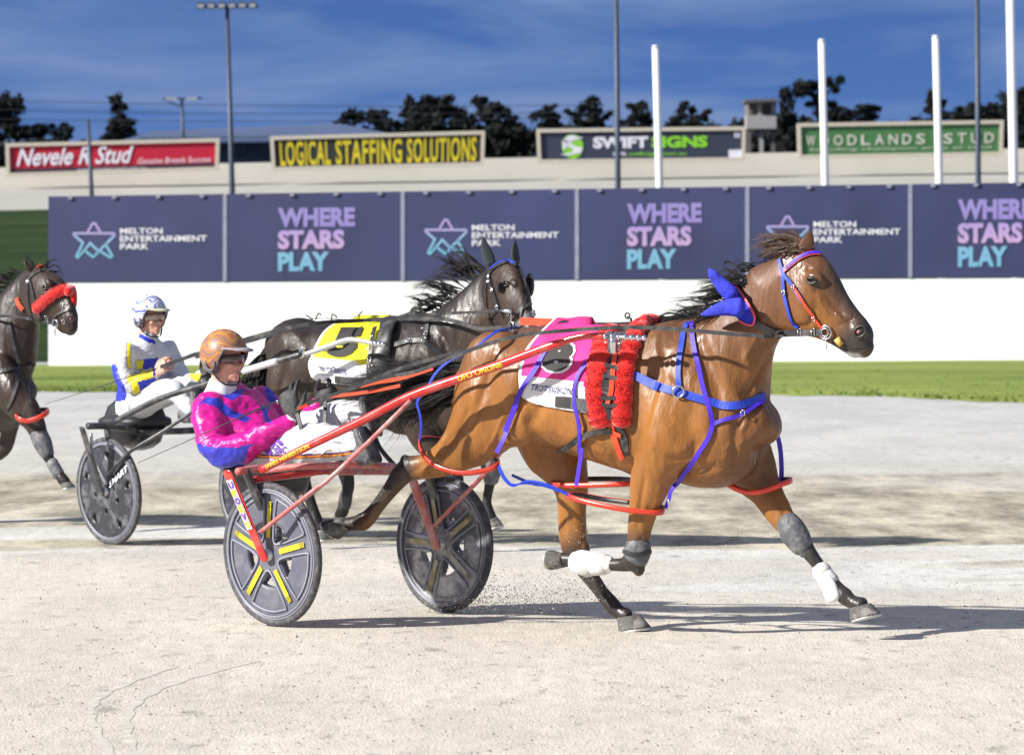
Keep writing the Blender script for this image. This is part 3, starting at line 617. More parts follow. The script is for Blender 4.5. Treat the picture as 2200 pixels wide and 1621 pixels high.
# ================================================================== HORSES
def coat_mat(name, col, back, dark, rough=0.34, sheenc=0.35):
    m_ = bpy.data.materials.new(name); m_.use_nodes = True; t = m_.node_tree; b = t.nodes['Principled BSDF']
    b.inputs['Roughness'].default_value = rough; b.inputs['Specular IOR Level'].default_value = .42; b.inputs['Coat Weight'].default_value = sheenc; b.inputs['Coat Roughness'].default_value = .22
    tc_ = nd(t, 'ShaderNodeTexCoord')
    at1 = nd(t, 'ShaderNodeAttribute'); at1.attribute_name = 'points'; at2 = nd(t, 'ShaderNodeAttribute'); at2.attribute_name = 'back'; at3 = nd(t, 'ShaderNodeAttribute'); at3.attribute_name = 'white'
    n1 = nd(t, 'ShaderNodeTexNoise', Scale=3.5, Detail=6.0, Roughness=.65); mp_ = nd(t, 'ShaderNodeMapping'); mp_.inputs['Scale'].default_value = (1.6, 1.6, .6)
    t.links.new(tc_.outputs['Object'], mp_.inputs[0]); t.links.new(mp_.outputs[0], n1.inputs['Vector'])
    mr = nd(t, 'ShaderNodeMapRange'); mr.inputs[1].default_value = .3; mr.inputs[2].default_value = .7; mr.inputs[3].default_value = .72; mr.inputs[4].default_value = 1.25; t.links.new(n1.outputs[0], mr.inputs[0])
    x1 = nd(t, 'ShaderNodeMixRGB'); x1.inputs[1].default_value = (*col, 1); x1.inputs[2].default_value = (*back, 1); t.links.new(at2.outputs['Fac'], x1.inputs[0])
    x2 = nd(t, 'ShaderNodeMixRGB'); t.links.new(x1.outputs[0], x2.inputs[1]); x2.inputs[2].default_value = (*dark, 1); t.links.new(at1.outputs['Fac'], x2.inputs[0])
    sc = nd(t, 'ShaderNodeVectorMath', operation='SCALE'); t.links.new(x2.outputs[0], sc.inputs[0]); t.links.new(mr.outputs[0], sc.inputs['Scale'])
    x3 = nd(t, 'ShaderNodeMixRGB'); t.links.new(sc.outputs[0], x3.inputs[1]); x3.inputs[2].default_value = (.6, .58, .56, 1); t.links.new(at3.outputs['Fac'], x3.inputs[0])
    # dried sweat bloom and wet patches vary the gloss
    n4 = nd(t, 'ShaderNodeTexNoise', Scale=2.6, Detail=5.0, Roughness=.6); t.links.new(mp_.outputs[0], n4.inputs['Vector'])
    rr = nd(t, 'ShaderNodeMapRange'); rr.inputs[1].default_value = .38; rr.inputs[2].default_value = .62; rr.inputs[3].default_value = rough - .07; rr.inputs[4].default_value = rough + .16; t.links.new(n4.outputs[0], rr.inputs[0]); t.links.new(rr.outputs[0], b.inputs['Roughness'])
    t.links.new(x3.outputs[0], b.inputs['Base Color'])
    n2 = nd(t, 'ShaderNodeTexNoise', Scale=9.0, Detail=3.0); mp2 = nd(t, 'ShaderNodeMapping'); mp2.inputs['Scale'].default_value = (1, 1, .35); mp2.inputs['Rotation'].default_value = (.2, .4, 0); t.links.new(tc_.outputs['Object'], mp2.inputs[0]); t.links.new(mp2.outputs[0], n2.inputs['Vector'])
    n3 = nd(t, 'ShaderNodeTexNoise', Scale=190.0, Detail=3.0); mp3 = nd(t, 'ShaderNodeMapping'); mp3.inputs['Scale'].default_value = (.5, .5, .2); t.links.new(tc_.outputs['Object'], mp3.inputs[0]); t.links.new(mp3.outputs[0], n3.inputs['Vector'])
    b1 = nd(t, 'ShaderNodeBump'); b1.inputs['Strength'].default_value = .75; b1.inputs['Distance'].default_value = .03; t.links.new(n2.outputs[0], b1.inputs['Height'])
    b2 = nd(t, 'ShaderNodeBump'); b2.inputs['Strength'].default_value = .4; b2.inputs['Distance'].default_value = .004; t.links.new(n3.outputs[0], b2.inputs['Height']); t.links.new(b1.outputs[0], b2.inputs['Normal']); t.links.new(b2.outputs[0], b.inputs['Normal'])
    return m_
HAIRB = mat('black_hair', (.012, .010, .009), .55, var=.5, vscale=6, spec=.35)
HAIRR = mat('brown_hair', (.07, .035, .018), .45, var=.5, vscale=6, spec=.6)
HOOF = mat('dusty_hoof', (.09, .085, .08), .75, var=.3, vscale=20, bump=.3, dirt=(.35, .33, .3), damt=.7, dscale=14); SHOE = mat('horseshoe', (.55, .55, .53), .45, metal=.6)
EYE = mat('eye', (.012, .008, .006), .06, coat=1.0, var=0); NOSTR = mat('nostril', (.012, .008, .008), .7); PINK = mat('nostril_pink', (.42, .16, .18), .5)
LEA = mat('black_leather', (.02, .02, .022), .42, var=.3, vscale=20, dirt=(.16, .15, .14), damt=.5, dscale=9); CHR = mat('chrome', (.72, .72, .74), .22, metal=1.0, var=.03)
WBOOT = mat('white_boot', (.80, .80, .80), .55, var=.04, dirt=(.5, .47, .42), damt=.25, dscale=10); GBOOT = mat('grey_boot', (.085, .09, .10), .55, var=.2, vscale=30, bump=.3, dirt=(.3, .28, .26), damt=.5, dscale=25)
def wts(me, pts):
    """soft mask: max over (centre, r_in, r_out)"""
    co = np.empty(len(me.vertices) * 3); me.vertices.foreach_get('co', co); co = co.reshape(-1, 3); w_ = np.zeros(len(co))
    for c, a, b in pts:
        d_ = np.linalg.norm(co - np.array(c), axis=1); w_ = np.maximum(w_, np.clip((b - d_) / (b - a), 0, 1))
    return w_
def wts_seg(me, segs):
    co = np.empty(len(me.vertices) * 3); me.vertices.foreach_get('co', co); co = co.reshape(-1, 3); w_ = np.zeros(len(co))
    for p, q, a, b in segs:
        p = np.array(p); q = np.array(q); d_ = q - p; t_ = np.clip(((co - p) @ d_) / (d_ @ d_), 0, 1); dd = np.linalg.norm(co - (p + t_[:, None] * d_), axis=1)
        w_ = np.maximum(w_, np.clip((b - dd) / (b - a), 0, 1))
    return w_
def setattr_f(me, name, w_):
    a = me.attributes.new(name, 'FLOAT', 'POINT'); a.data.foreach_set('value', np.asarray(w_, dtype=np.float32))
def hoof(parent, P, fetl, toe, heel, lat, w=.055, h=.0):
    """fetl: coronet centre; toe/heel: points of the sole"""
    mid = (toe + heel) / 2; up = (fetl - mid); g = Geo()
    ax = (toe - heel); lat = Vector(lat).normalized()
    ks = []
    for f, k in ((0, 1.0), (.5, .86), (1.0, .70)):
        c = mid + up * f * .98; ks.append((c, ax * .5 * k, lat * w * k))
    g.loft(ks, n=18, sub=3, round_ends=False); o = g.build('hoof', HOOF, parent)
    g = Geo(); nrm = ax.normalized().cross(lat).normalized(); 
    if nrm.dot(up) > 0: nrm = -nrm
    R = []
    for j in range(19):
        t_ = math.radians(-150 + 300 * j / 18); c = mid + ax * .49 * math.cos(t_) + lat * w * .96 * math.sin(t_); q = (c - mid).normalized()
        R.append([c + nrm * .0, c + nrm * .012, c - q * .02 + nrm * .012, c - q * .02])
    g.rings(R); g.build('horseshoe', SHOE, o)
    return o
def hair(g, roots, dirs, n, length, spread, droop, wid=.0035, segs=9, mi=0, wave=.03, seed=0, per=9):
    """locks of fine hair: each lock follows a wavy path, its strands spread and rejoin around it"""
    r_ = random.Random(seed); K = len(roots); n = max(1, int(n * 1.5 / per))
    for i in range(n):
        f = r_.random() * (K - 1); k = min(int(f), K - 2); f -= k
        p = roots[k].lerp(roots[k + 1], f) + Vector([r_.gauss(0, .008) for _ in range(3)]); d_ = dirs[k].lerp(dirs[k + 1], f).normalized() + Vector([r_.gauss(0, spread) for _ in range(3)])
        Ln = (length[k] * (1 - f) + length[k + 1] * f) * r_.uniform(.5, 1.12); ph = r_.random() * 6; am = wave * r_.uniform(.3, 1.2); sd_ = Vector([r_.gauss(0, 1) for _ in range(3)]).normalized(); s2 = Vector([r_.gauss(0, 1) for _ in range(3)]).normalized(); fr = r_.uniform(.5, .95)
        pts = []; v_ = d_.normalized(); q = p.copy()
        for s_ in range(segs + 1):
            pts.append(q + sd_ * am * math.sin(ph + s_ * fr) * (s_ / segs) + s2 * am * .6 * math.sin(ph * 2 + s_ * fr * 1.7) * (s_ / segs)); v_ = (v_ + Vector((0, 0, -droop * (s_ + 1) / segs))).normalized(); q = q + v_ * Ln / segs
        for h_ in range(per):
            o1 = Vector([r_.gauss(0, 1) for _ in range(3)]).normalized() * r_.uniform(.2, 1) * Ln * .035; o2 = Vector([r_.gauss(0, 1) for _ in range(3)]).normalized() * r_.uniform(0, 1) * Ln * .07; cut = r_.uniform(.7, 1.0); ww = wid * .55 * r_.uniform(.6, 1.3)
            up = Vector((r_.gauss(0, 1), r_.gauss(0, 1), r_.gauss(0, 1))); R = []; P_ = []
            for s_ in range(segs + 1):
                u = s_ / segs * cut * segs; a_ = min(int(u), segs - 1); c = pts[a_].lerp(pts[a_ + 1], u - a_); t01 = s_ / segs; P_.append(c + o1 * math.sin(t01 * 2.6) + o2 * t01 * t01)
            for s_, c in enumerate(P_):
                t_ = (P_[min(s_ + 1, segs)] - P_[max(s_ - 1, 0)]).normalized(); a = (up - t_ * up.dot(t_)).normalized(); b = t_.cross(a); k_ = ww * (1 - (s_ / segs) ** 2 * .85)
                R.append([c + (a * math.cos(u) + b * math.sin(u)) * k_ for u in (0, 2.1, 4.2)])
            g.rings(R, mi, cap=False)
def relax(me, w_, it, fac=.5):
    n = len(me.vertices); co = np.empty(n * 3); me.vertices.foreach_get('co', co); co = co.reshape(-1, 3)
    e = np.empty(len(me.edges) * 2, dtype=np.int64); me.edges.foreach_get('vertices', e); e = e.reshape(-1, 2)
    deg = np.bincount(e.ravel(), minlength=n).astype(float)[:, None]; w_ = w_[:, None] * fac
    for _ in range(it):
        a = np.empty_like(co)
        for k in range(3): a[:, k] = np.bincount(e[:, 0], co[e[:, 1], k], n) + np.bincount(e[:, 1], co[e[:, 0], k], n)
        co = co + (a / deg - co) * w_
    me.vertices.foreach_set('co', co.ravel()); me.update()
def muscle(me, w_):
    me.update(); n = len(me.vertices); nr = np.empty(n * 3); me.vertices.foreach_get('normal', nr); nr = nr.reshape(-1, 3); co = np.empty(n * 3); me.vertices.foreach_get('co', co); co = co.reshape(-1, 3)
    h = np.array([(1 - abs(mnoise.noise(Vector((c[0] * 4.6 + c[2] * 1.3, c[1] * 4.6, c[2] * 1.6 + c[0] * .6)))) * 3) * .011 + (1 - abs(mnoise.noise(Vector((c[0] * 11 + c[2] * 3, c[1] * 11, c[2] * 4.5)))) * 2.6) * .0018 for c in co])
    co = co + nr * (h * np.clip(w_ * 1.4, 0, 1))[:, None]; me.vertices.foreach_set('co', co.ravel()); me.update()
CARVE = []
def carve(me, lines):
    n = len(me.vertices); co = np.empty(n * 3); me.vertices.foreach_get('co', co); co = co.reshape(-1, 3); me.update(); nr = np.empty(n * 3); me.vertices.foreach_get('normal', nr); nr = nr.reshape(-1, 3)
    for P, wd, dp in lines:
        P = np.array([list(p) for p in P]); best = np.full(n, 1e9)
        for i in range(len(P) - 1):
            a = P[i]; d_ = P[i + 1] - a; t_ = np.clip(((co - a) @ d_) / max(d_ @ d_, 1e-9), 0, 1); best = np.minimum(best, np.linalg.norm(co - (a + t_[:, None] * d_), axis=1))
        e_ = np.minimum(np.linalg.norm(co - P[0], axis=1), np.linalg.norm(co - P[-1], axis=1)); co = co + nr * (np.exp(-(best / wd) ** 2) * dp * np.clip(e_ / (wd * 2) + .25, 0, 1))[:, None]
    me.vertices.foreach_set('co', co.ravel()); me.update()
def make_horse(name_label, F_, H, coat, seed=1, voxel=.0088):
    """H: dict of keys, already 3-D. Returns thing, body mesh bvh"""
    t = thing('racehorse', name_label, 'horse', tuple(F_.O)); lat = F_.l
    g = Geo()
    # trunk
    ks = []
    for T, B, w_ in H['trunk']:
        T = Vector(T); B = Vector(B); ks.append(((T + B) / 2, (T - B) / 2, lat * w_))
    g.loft(ks, n=32, sub=4, e=.92)
    for key in ('neck', 'head'):
        ks = []
        for row_ in H[key]:
            T, B, w_ = Vector(row_[0]), Vector(row_[1]), row_[2]; l_ = row_[3] if len(row_) > 3 else lat
            ks.append(((T + B) / 2, (T - B) / 2, l_ * w_))
        g.loft(ks, n=24, sub=4, e=.95)
    for pts in H['limbs']: g.limb(pts, lat, n=18)
    for c, ax, ay, az in H['blobs']: g.ell(c, ax, ay, az, n=16)
    me = remesh(g, voxel, it=H.get('smooth', 4), fac=.5, name='body')
    relax(me, wts_seg(me, H['soft']), 34)
    muscle(me, wts_seg(me, H['soft']))
    if 'carve' in H:
        bv_ = bvh_of(me); ls = []
        for pts, wd, dp in H['carve']:
            P_, _n = castline(bv_, pts, 0, 5)
            if len(P_) > 2: ls.append((P_, wd, dp))
        CARVE[:] = ls; carve(me, ls)
    if 'carve3' in H: carve(me, H['carve3'])
    setattr_f(me, 'points', wts_seg(me, H['dark'])); setattr_f(me, 'back', wts_seg(me, H['backs'])); setattr_f(me, 'white', wts_seg(me, H.get('white', [])) if H.get('white') else np.zeros(len(me.vertices)))
    me.materials.append(coat); b = link('body', me, t)
    return t, b, bvh_of(me)

# ------------------------------------------------------------------ horse 1 (bay, number 8)
F1 = Frame(1440, 19.2, 33); P1 = F1.P; d1, l1 = F1.d, F1.l; Z = Vector((0, 0, 1))
def tr(F_, rows, v=0.0): return [(F_.P(*a, v), F_.P(*b, v), w_) for a, b, w_ in rows]
def lb(F_, rows): return [(F_.P(x, y, v), ra, rb) for x, y, v, ra, rb in rows]
H1 = {}
H1['trunk'] = tr(F1, [((1006, 790), (1010, 860), .10), ((1032, 750), (1040, 920), .20), ((1078, 722), (1090, 945), .265), ((1140, 706), (1150, 950), .275), ((1205, 702), (1212, 962), .265), ((1280, 704), (1280, 988), .285),
    ((1350, 700), (1350, 1012), .285), ((1420, 688), (1425, 1034), .255), ((1485, 694), (1500, 1046), .225), ((1545, 735), (1560, 1042), .215), ((1598, 805), (1608, 1015), .19), ((1625, 860), (1632, 965), .13)])
H1['neck'] = tr(F1, [((1440, 690), (1590, 985), .17), ((1498, 680), (1634, 885), .165), ((1548, 650), (1645, 828), .13), ((1592, 604), (1655, 772), .098), ((1640, 562), (1675, 730), .085), ((1690, 540), (1712, 690), .075)])
H1['head'] = tr(F1, [((1708, 524), (1686, 645), .062), ((1746, 530), (1690, 704), .082), ((1776, 556), (1708, 716), .094), ((1799, 592), (1738, 722), .080), ((1820, 632), (1766, 730), .058), ((1842, 664), (1790, 742), .049), ((1862, 688), (1810, 754), .051), ((1874, 710), (1826, 763), .050), ((1874, 734), (1846, 766), .037)])
nv, fv = -.15, .14
H1['limbs'] = [
  # near hind, flung back
  lb(F1, [(1090, 800, -.13, .22, .13), (1062, 860, -.15, .22, .13), (1035, 912, -.155, .175, .115), (998, 955, -.15, .125, .09), (955, 985, -.15, .088, .065), (915, 1001, -.15, .062, .045), (882, 1006, -.15, .062, .042), (862, 1020, -.15, .055, .038), (838, 1052, -.15, .041, .032), (812, 1086, -.15, .036, .030), (795, 1108, -.15, .040, .034), (780, 1120, -.15, .046, .038), (765, 1124, -.15, .038, .032), (748, 1126, -.15, .036, .032)]),
  # near fore: upper arm, forearm, folded cannon
  lb(F1, [(1440, 850, -.17, .16, .09), (1425, 930, -.19, .15, .10), (1412, 990, -.19, .115, .085), (1396, 1040, -.18, .095, .072), (1382, 1095, -.17, .073, .056), (1372, 1150, -.16, .056, .048), (1368, 1185, -.16, .058, .05), (1362, 1207, -.16, .060, .05)]),
  lb(F1, [(1364, 1205, -.16, .045, .040), (1340, 1212, -.16, .034, .03), (1300, 1212, -.155, .028, .027), (1260, 1208, -.15, .030, .028), (1240, 1205, -.15, .038, .034), (1222, 1202, -.15, .033, .03), (1208, 1202, -.15, .038, .034)]),
  # far hind, reaching under the belly
  lb(F1, [(1160, 880, .12, .20, .13), (1185, 955, .12, .165, .11), (1214, 1010, .12, .118, .085), (1228, 1055, .12, .086, .064), (1229, 1100, .12, .074, .052), (1231, 1150, .12, .074, .05), (1238, 1190, .12, .064, .046), (1260, 1225, .12, .048, .037), (1290, 1268, .12, .037, .03), (1316, 1300, .12, .042, .035), (1330, 1314, .12, .036, .032), (1345, 1322, .12, .04, .036)]),
  # far fore, stretched ahead
  lb(F1, [(1585, 900, .10, .15, .09), (1600, 965, .14, .14, .09), (1622, 1012, .15, .125, .085), (1648, 1055, .15, .090, .066), (1676, 1105, .15, .065, .05), (1702, 1140, .15, .052, .046), (1722, 1165, .15, .048, .042), (1745, 1195, .15, .034, .03), (1775, 1235, .15, .031, .027), (1800, 1264, .15, .034, .03), (1815, 1280, .15, .041, .035), (1830, 1292, .15, .034, .03), (1850, 1300, .15, .042, .038)])]
def E(F_, x, y, v, au, av, az, rot=0):
    """ellipsoid; rot turns it in the side plane (deg)"""
    a = math.radians(rot); return (F_.P(x, y, v), (F_.d * math.cos(a) + Z * math.sin(a)) * au, (Z * math.cos(a) - F_.d * math.sin(a)) * az, F_.l * av)
H1['blobs'] = [E(F1, 1472, 830, -.135, .13, .085, .24, 22), E(F1, 1450, 955, -.185, .12, .075, .11), E(F1, 1505, 905, -.14, .11, .08, .16, 20), E(F1, 1075, 790, -.145, .20, .12, .17, -20), E(F1, 1110, 890, -.165, .17, .10, .15, 20), E(F1, 1045, 850, -.14, .09, .10, .20, 10),
    E(F1, 1470, 830, .135, .13, .085, .24, 25), E(F1, 1085, 790, .145, .20, .12, .17, -20), E(F1, 1575, 915, -.09, .10, .09, .20), E(F1, 1590, 915, .08, .06, .10, .22), E(F1, 1585, 985, -.03, .10, .07, .08),
    E(F1, 1280, 850, -.09, .42, .20, .27),
    E(F1, 1716, 662, -.058, .078, .034, .085, 30), E(F1, 1716, 662, .058, .078, .034, .085, 30),
    E(F1, 1752, 594, -.082, .045, .022, .024, -28), E(F1, 1752, 594, .082, .045, .022, .024, -28),
    E(F1, 1790, 668, -.052, .10, .012, .012, -42), E(F1, 1790, 668, .052, .10, .012, .012, -42),
    E(F1, 1848, 712, -.045, .036, .022, .034), E(F1, 1848, 712, .045, .036, .022, .034), E(F1, 1832, 757, 0, .042, .034, .022, -25),
    E(F1, 1372, 1222, -.16, .03, .03, .035), E(F1, 872, 990, -.15, .03, .025, .035, 40), E(F1, 1255, 1180, .12, .03, .03, .04)]
def seg(F_, a, b, ri, ro, v=0.0, v2=None): return (F_.P(*a, v), F_.P(*b, v if v2 is None else v2), ri, ro)
H1['dark'] = [seg(F1, (872, 1000), (740, 1128), .05, .14, -.15), seg(F1, (1370, 1195), (1200, 1203), .07, .17, -.16), seg(F1, (1240, 1205), (1350, 1325), .06, .16, .12), seg(F1, (1735, 1185), (1850, 1300), .05, .15, .15), seg(F1, (1866, 722), (1822, 752), .055, .16), seg(F1, (1795, 590), (1850, 672), .0, .13), seg(F1, (1748, 600), (1756, 612), .005, .045, -.09)]
H1['backs'] = [seg(F1, (1060, 690), (1480, 680), .06, .46), seg(F1, (1480, 690), (1720, 530), .04, .42), seg(F1, (1500, 760), (1660, 640), .04, .36), seg(F1, (1800, 620), (1860, 690), .02, .14), seg(F1, (1600, 1000), (1630, 880), .02, .25)]
H1['soft'] = [seg(F1, (1090, 850), (1560, 880), .36, .50), seg(F1, (1560, 880), (1680, 640), .12, .30), seg(F1, (1560, 980), (1620, 960), .2, .32)]
H1['carve'] = [([(1500, 720), (1528, 790), (1545, 860), (1532, 930)], .030, -.014), ([(1432, 745), (1402, 850), (1374, 940), (1356, 1000)], .030, -.014), ([(1395, 962), (1440, 990), (1486, 975), (1500, 940)], .022, -.011), ([(1128, 790), (1112, 865), (1085, 930)], .030, -.015), ([(1062, 760), (1036, 850), (1004, 930)], .026, -.012),
    ([(1168, 800), (1158, 880), (1125, 925)], .035, -.016), ([(1662, 750), (1632, 800), (1600, 850)], .020, -.010), ([(1694, 690), (1716, 702), (1744, 692), (1752, 655)], .014, -.007), ([(1590, 880), (1578, 950), (1572, 1010)], .020, -.012), ([(1386, 1020), (1374, 1090), (1368, 1140)], .014, -.007), ([(1640, 1005), (1665, 1060), (1690, 1110)], .014, -.007),
    ([(1470, 1000), (1500, 1010), (1545, 1000)], .02, -.010), ([(1420, 1040), (1404, 1100)], .008, .005), ([(1756, 640), (1774, 668), (1792, 690)], .010, .006), ([(1250, 925), (1300, 955), (1345, 990)], .007, .005), ([(1560, 965), (1585, 935), (1606, 905)], .008, .007), ([(1556, 985), (1580, 960), (1600, 945)], .008, .006), ([(1082, 890), (1062, 940), (1040, 975)], .007, .005), ([(1640, 680), (1622, 730), (1600, 770)], .010, .006),
    ([(1728, 574), (1738, 578), (1744, 582)], .014, -.008), ([(1770, 625), (1790, 655), (1815, 680)], .012, -.006), ([(1800, 700), (1820, 690), (1836, 684)], .010, -.005), ([(1010, 870), (985, 925), (950, 965)], .020, -.010), ([(930, 990), (890, 1010), (862, 1030)], .008, -.004), ([(852, 1050), (826, 1082), (802, 1108)], .007, -.006), ([(1380, 1150), (1366, 1180)], .008, -.005), ([(1290, 1262), (1312, 1292)], .007, -.006), ([(1748, 1196), (1772, 1228), (1796, 1258)], .007, -.006),
    ([(1240, 780 + 130), (1300, 925), (1340, 935)], .03, -.006)]
H1['white'] = [seg(F1, (1832, 764), (1846, 768), .012, .045)]
BAY = coat_mat('bay_coat', (.285, .116, .027), (.105, .046, .024), (.034, .028, .025), .38, .02)
T1, B1, V1 = make_horse('glossy bay horse wearing a pink number cloth and red harness, leading the race', F1, H1, BAY)
def part(g, name, mt, parent, smooth=True): return g.build(name, mt, parent, smooth)
hoof(T1, P1, P1(744, 1124, -.15), P1(694, 1118, -.15), P1(728, 1158, -.15), l1, .055)
hoof(T1, P1, P1(1212, 1203, -.15), P1(1182, 1180, -.15), P1(1184, 1224, -.15), l1, .058)
hoof(T1, P1, P1(1350, 1322, .12), P1(1396, 1346, .12), P1(1332, 1356, .12), l1, .062)
hoof(T1, P1, P1(1848, 1300, .15), P1(1891, 1316, .15), P1(1830, 1332, .15), l1, .06)
# ------------------------------------------------------------------ tack for horse 1
BLU = mat('blue_webbing', (.020, .055, .50), .45, var=.12, vscale=40, bump=.2, bscale=400); PUR = mat('violet_webbing', (.065, .022, .56), .45, var=.12, vscale=40, bump=.2, bscale=400)
RDW = mat('red_hopple', (.72, .045, .022), .35, var=.1, vscale=20, coat=.3); REDF = mat('red_sheepskin', (.70, .012, .008), .95, var=.25, vscale=60, bump=.6, bscale=220, sheen=.6, spec=.1); ORG = mat('orange_red_leather', (.78, .075, .025), .4, var=.08)
PNK = mat('pink_cloth', (.78, .035, .24), .8, var=.06, vscale=10, bump=.3, bscale=300, fs=None); WCL = mat('white_cloth', (.80, .80, .80), .8, var=.03, vscale=10, bump=.3, bscale=300); INK = mat('black_print', (.035, .032, .032), .8); NVI = mat('navy_print', (.03, .04, .16), .8); PKE = mat('pink_edge', (.75, .10, .13), .5); GRV = mat('grey_velcro', (.09, .09, .095), .9, var=.2, vscale=60, bump=.3, bscale=200)
YTB = mat('yellow_rubber', (.62, .40, .08), .5)
def strap(name, bv, pts, wd, mt, parent, off=.006, th=.004, sub=6):
    P, N_ = castline(bv, pts, off, sub); g = Geo(); g.ribbon(P, N_, wd, th); return g.build(name, mt, parent, False)
def free_strap(name, pts3, nrm, wd, mt, parent, th=.004, sub=6):
    P = [Vector(q) for q in cat([list(p) for p in pts3], sub)]; g = Geo(); g.ribbon(P, nrm, wd, th); return g.build(name, mt, parent, False)
def cloth(F_, bv, rows, parent, colfn, mats, name='number_cloth', nc=26, nr=30, off=.010):
    """rows of (left, right) pixels cast on the body, then mirrored over the spine to the far side"""
    K = cat([list(a) + list(b) for a, b in rows], 8); K = K[np.linspace(0, len(K) - 1, nr).astype(int)]
    R = []; UV = []
    for k in K:
        r_ = []; uv = []
        for j in range(nc + 1):
            s_ = j / nc; x = k[0] * (1 - s_) + k[2] * s_; y = k[1] * (1 - s_) + k[3] * s_; p, n_ = cast(bv, x, y)
            r_.append(None if p is None else p + n_ * (off + .0025 * math.sin(x * .11 + y * .05))); uv.append((x, y))
        for j in range(nc + 1):
            if r_[j] is None: r_[j] = next((q for q in r_[j:] if q is not None), next((q for q in r_[::-1] if q is not None), None))
        if any(q is None for q in r_): continue
        R.append(r_); UV.append(uv)
    # keep each row outside the row before (no inward creep) and mirror
    mir = lambda p: (lambda q: F_.W(q.x, -q.y, q.z))(F_.loc(p))
    FR_ = [[mir(p) for p in r_] for r_ in R]
    ALL = FR_[::-1][:]; top = []
    for a_, b_ in zip(FR_[0], R[0]):
        m_ = (a_ + b_) / 2; m_.z = max(a_.z, b_.z) + .035; top.append(m_)
    ALL = FR_[::-1] + [top] + R; UVA = UV[::-1] + [UV[0]] + UV
    g = Geo(); n = nc + 1
    g.add([p for r_ in ALL for p in r_], [])
    for i in range(len(ALL) - 1):
        for j in range(nc):
            u = UVA[i][j]; g.f.append((i * n + j, i * n + j + 1, (i + 1) * n + j + 1, (i + 1) * n + j)); g.mi.append(colfn((UVA[i][j][0] + UVA[i + 1][j + 1][0]) / 2, (UVA[i][j][1] + UVA[i + 1][j + 1][1]) / 2, j, nc))
    o = g.build(name, mats, parent); s_ = o.modifiers.new('s', 'SOLIDIFY'); s_.thickness = .007; s_.offset = 0
    return o, bvh_of(o.data)
def decal(name, bv, s, quad, mt, parent, off=.012, bold=0.0, shear=0.0, asp=1.0, cyc=None):
    """text printed on a surface inside a pixel quad tl,tr,br,bl"""
    vs, fs = text_tris(s, bold, shear, .09, asp); tl, tr_, br, bl = [Vector(q) for q in quad]; P = []
    for u, v in vs:
        q = (bl * (1 - u) + br * u) * (1 - v) + (tl * (1 - u) + tr_ * u) * v; p, n_ = cast(bv, q.x, q.y)
        P.append((p + n_ * off) if p is not None else None)
    fs = [f for f in fs if all(P[i] is not None for i in f)]; P = [p or Vector((0, 0, 0)) for p in P]
    g = Geo(); g.add(P, fs); o = g.build(name, mt, parent, False); return o
def patch(name, bv, poly, mt, parent, off=.012, step=4.0, th=0):
    """pixel polygon laid on a surface"""
    bm = bmesh.new(); bm.faces.new([bm.verts.new((x, y, 0)) for x, y in poly]); bmesh.ops.triangulate(bm, faces=bm.faces[:])
    for _ in range(6):
        es = [e_ for e_ in bm.edges if e_.calc_length() > step]
        if not es: break
        bmesh.ops.subdivide_edges(bm, edges=es, cuts=1); bmesh.ops.triangulate(bm, faces=bm.faces[:])
    bm.verts.index_update(); P = []; Nn = []
    for v in bm.verts:
        p, n_ = cast(bv, v.co.x, v.co.y)
        if p is None and FALL[0]: p, n_ = FALL[0].P(v.co.x, v.co.y, FALL[1]), -FALL[0].l
        P.append(None if p is None else p + n_ * off)
    fs = [tuple(v.index for v in f.verts)[::-1] for f in bm.faces]; bm.free(); fs = [f for f in fs if all(P[i] is not None for i in f)]
    g = Geo(); g.add([p or Vector((0, 0, 0)) for p in P], fs); o = g.build(name, mt, parent)
    if th: s_ = o.modifiers.new('s', 'SOLIDIFY'); s_.thickness = th; s_.offset = 0
    return o
def child(o, par_thing):
    """fix the offset of a sub-part whose parent is itself a part"""
    o.matrix_parent_inverse = Matrix.Identity(4); return o
def buckle(bv, px, py, parent, T, size=.014, off=.012, name='buckle', rot=0):
    p, n_ = cast(bv, px, py)
    if p is None: return
    up = (Z - n_ * n_.dot(Z)).normalized(); sd_ = n_.cross(up); a = up * math.cos(rot) + sd_ * math.sin(rot); b = n_.cross(a); g = Geo(); c = p + n_ * off
    q = [c + a * size + b * size * .7, c - a * size + b * size * .7, c - a * size - b * size * .7, c + a * size - b * size * .7]; g.tube(q + [q[0]], .0025, n=6); o = g.build(name, CHR, parent); 
    return o
def fuzz(g, P, N_, rad, n, ln, seed=3):
    r_ = random.Random(seed)
    for _ in range(n):
        i = r_.random() * (len(P) - 1); k = int(i); f = i - k; p = P[k].lerp(P[min(k + 1, len(P) - 1)], f); nn = N_[k]; t_ = (P[min(k + 1, len(P) - 1)] - P[max(k - 1, 0)]).normalized(); b = t_.cross(nn)
        a = r_.uniform(-1.5, 1.5); d_ = nn * math.cos(a) + b * math.sin(a); q = p + (nn * math.cos(a) * rad[1] + b * math.sin(a) * rad[0]) * .97
        e_ = (d_ + Vector([r_.gauss(0, .5) for _ in range(3)])).normalized() * ln * r_.uniform(.5, 1.3); s_ = t_.lerp(b, r_.random()).normalized() * .0030
        g.add([q - s_, q + s_, q + e_], [(0, 1, 2)])
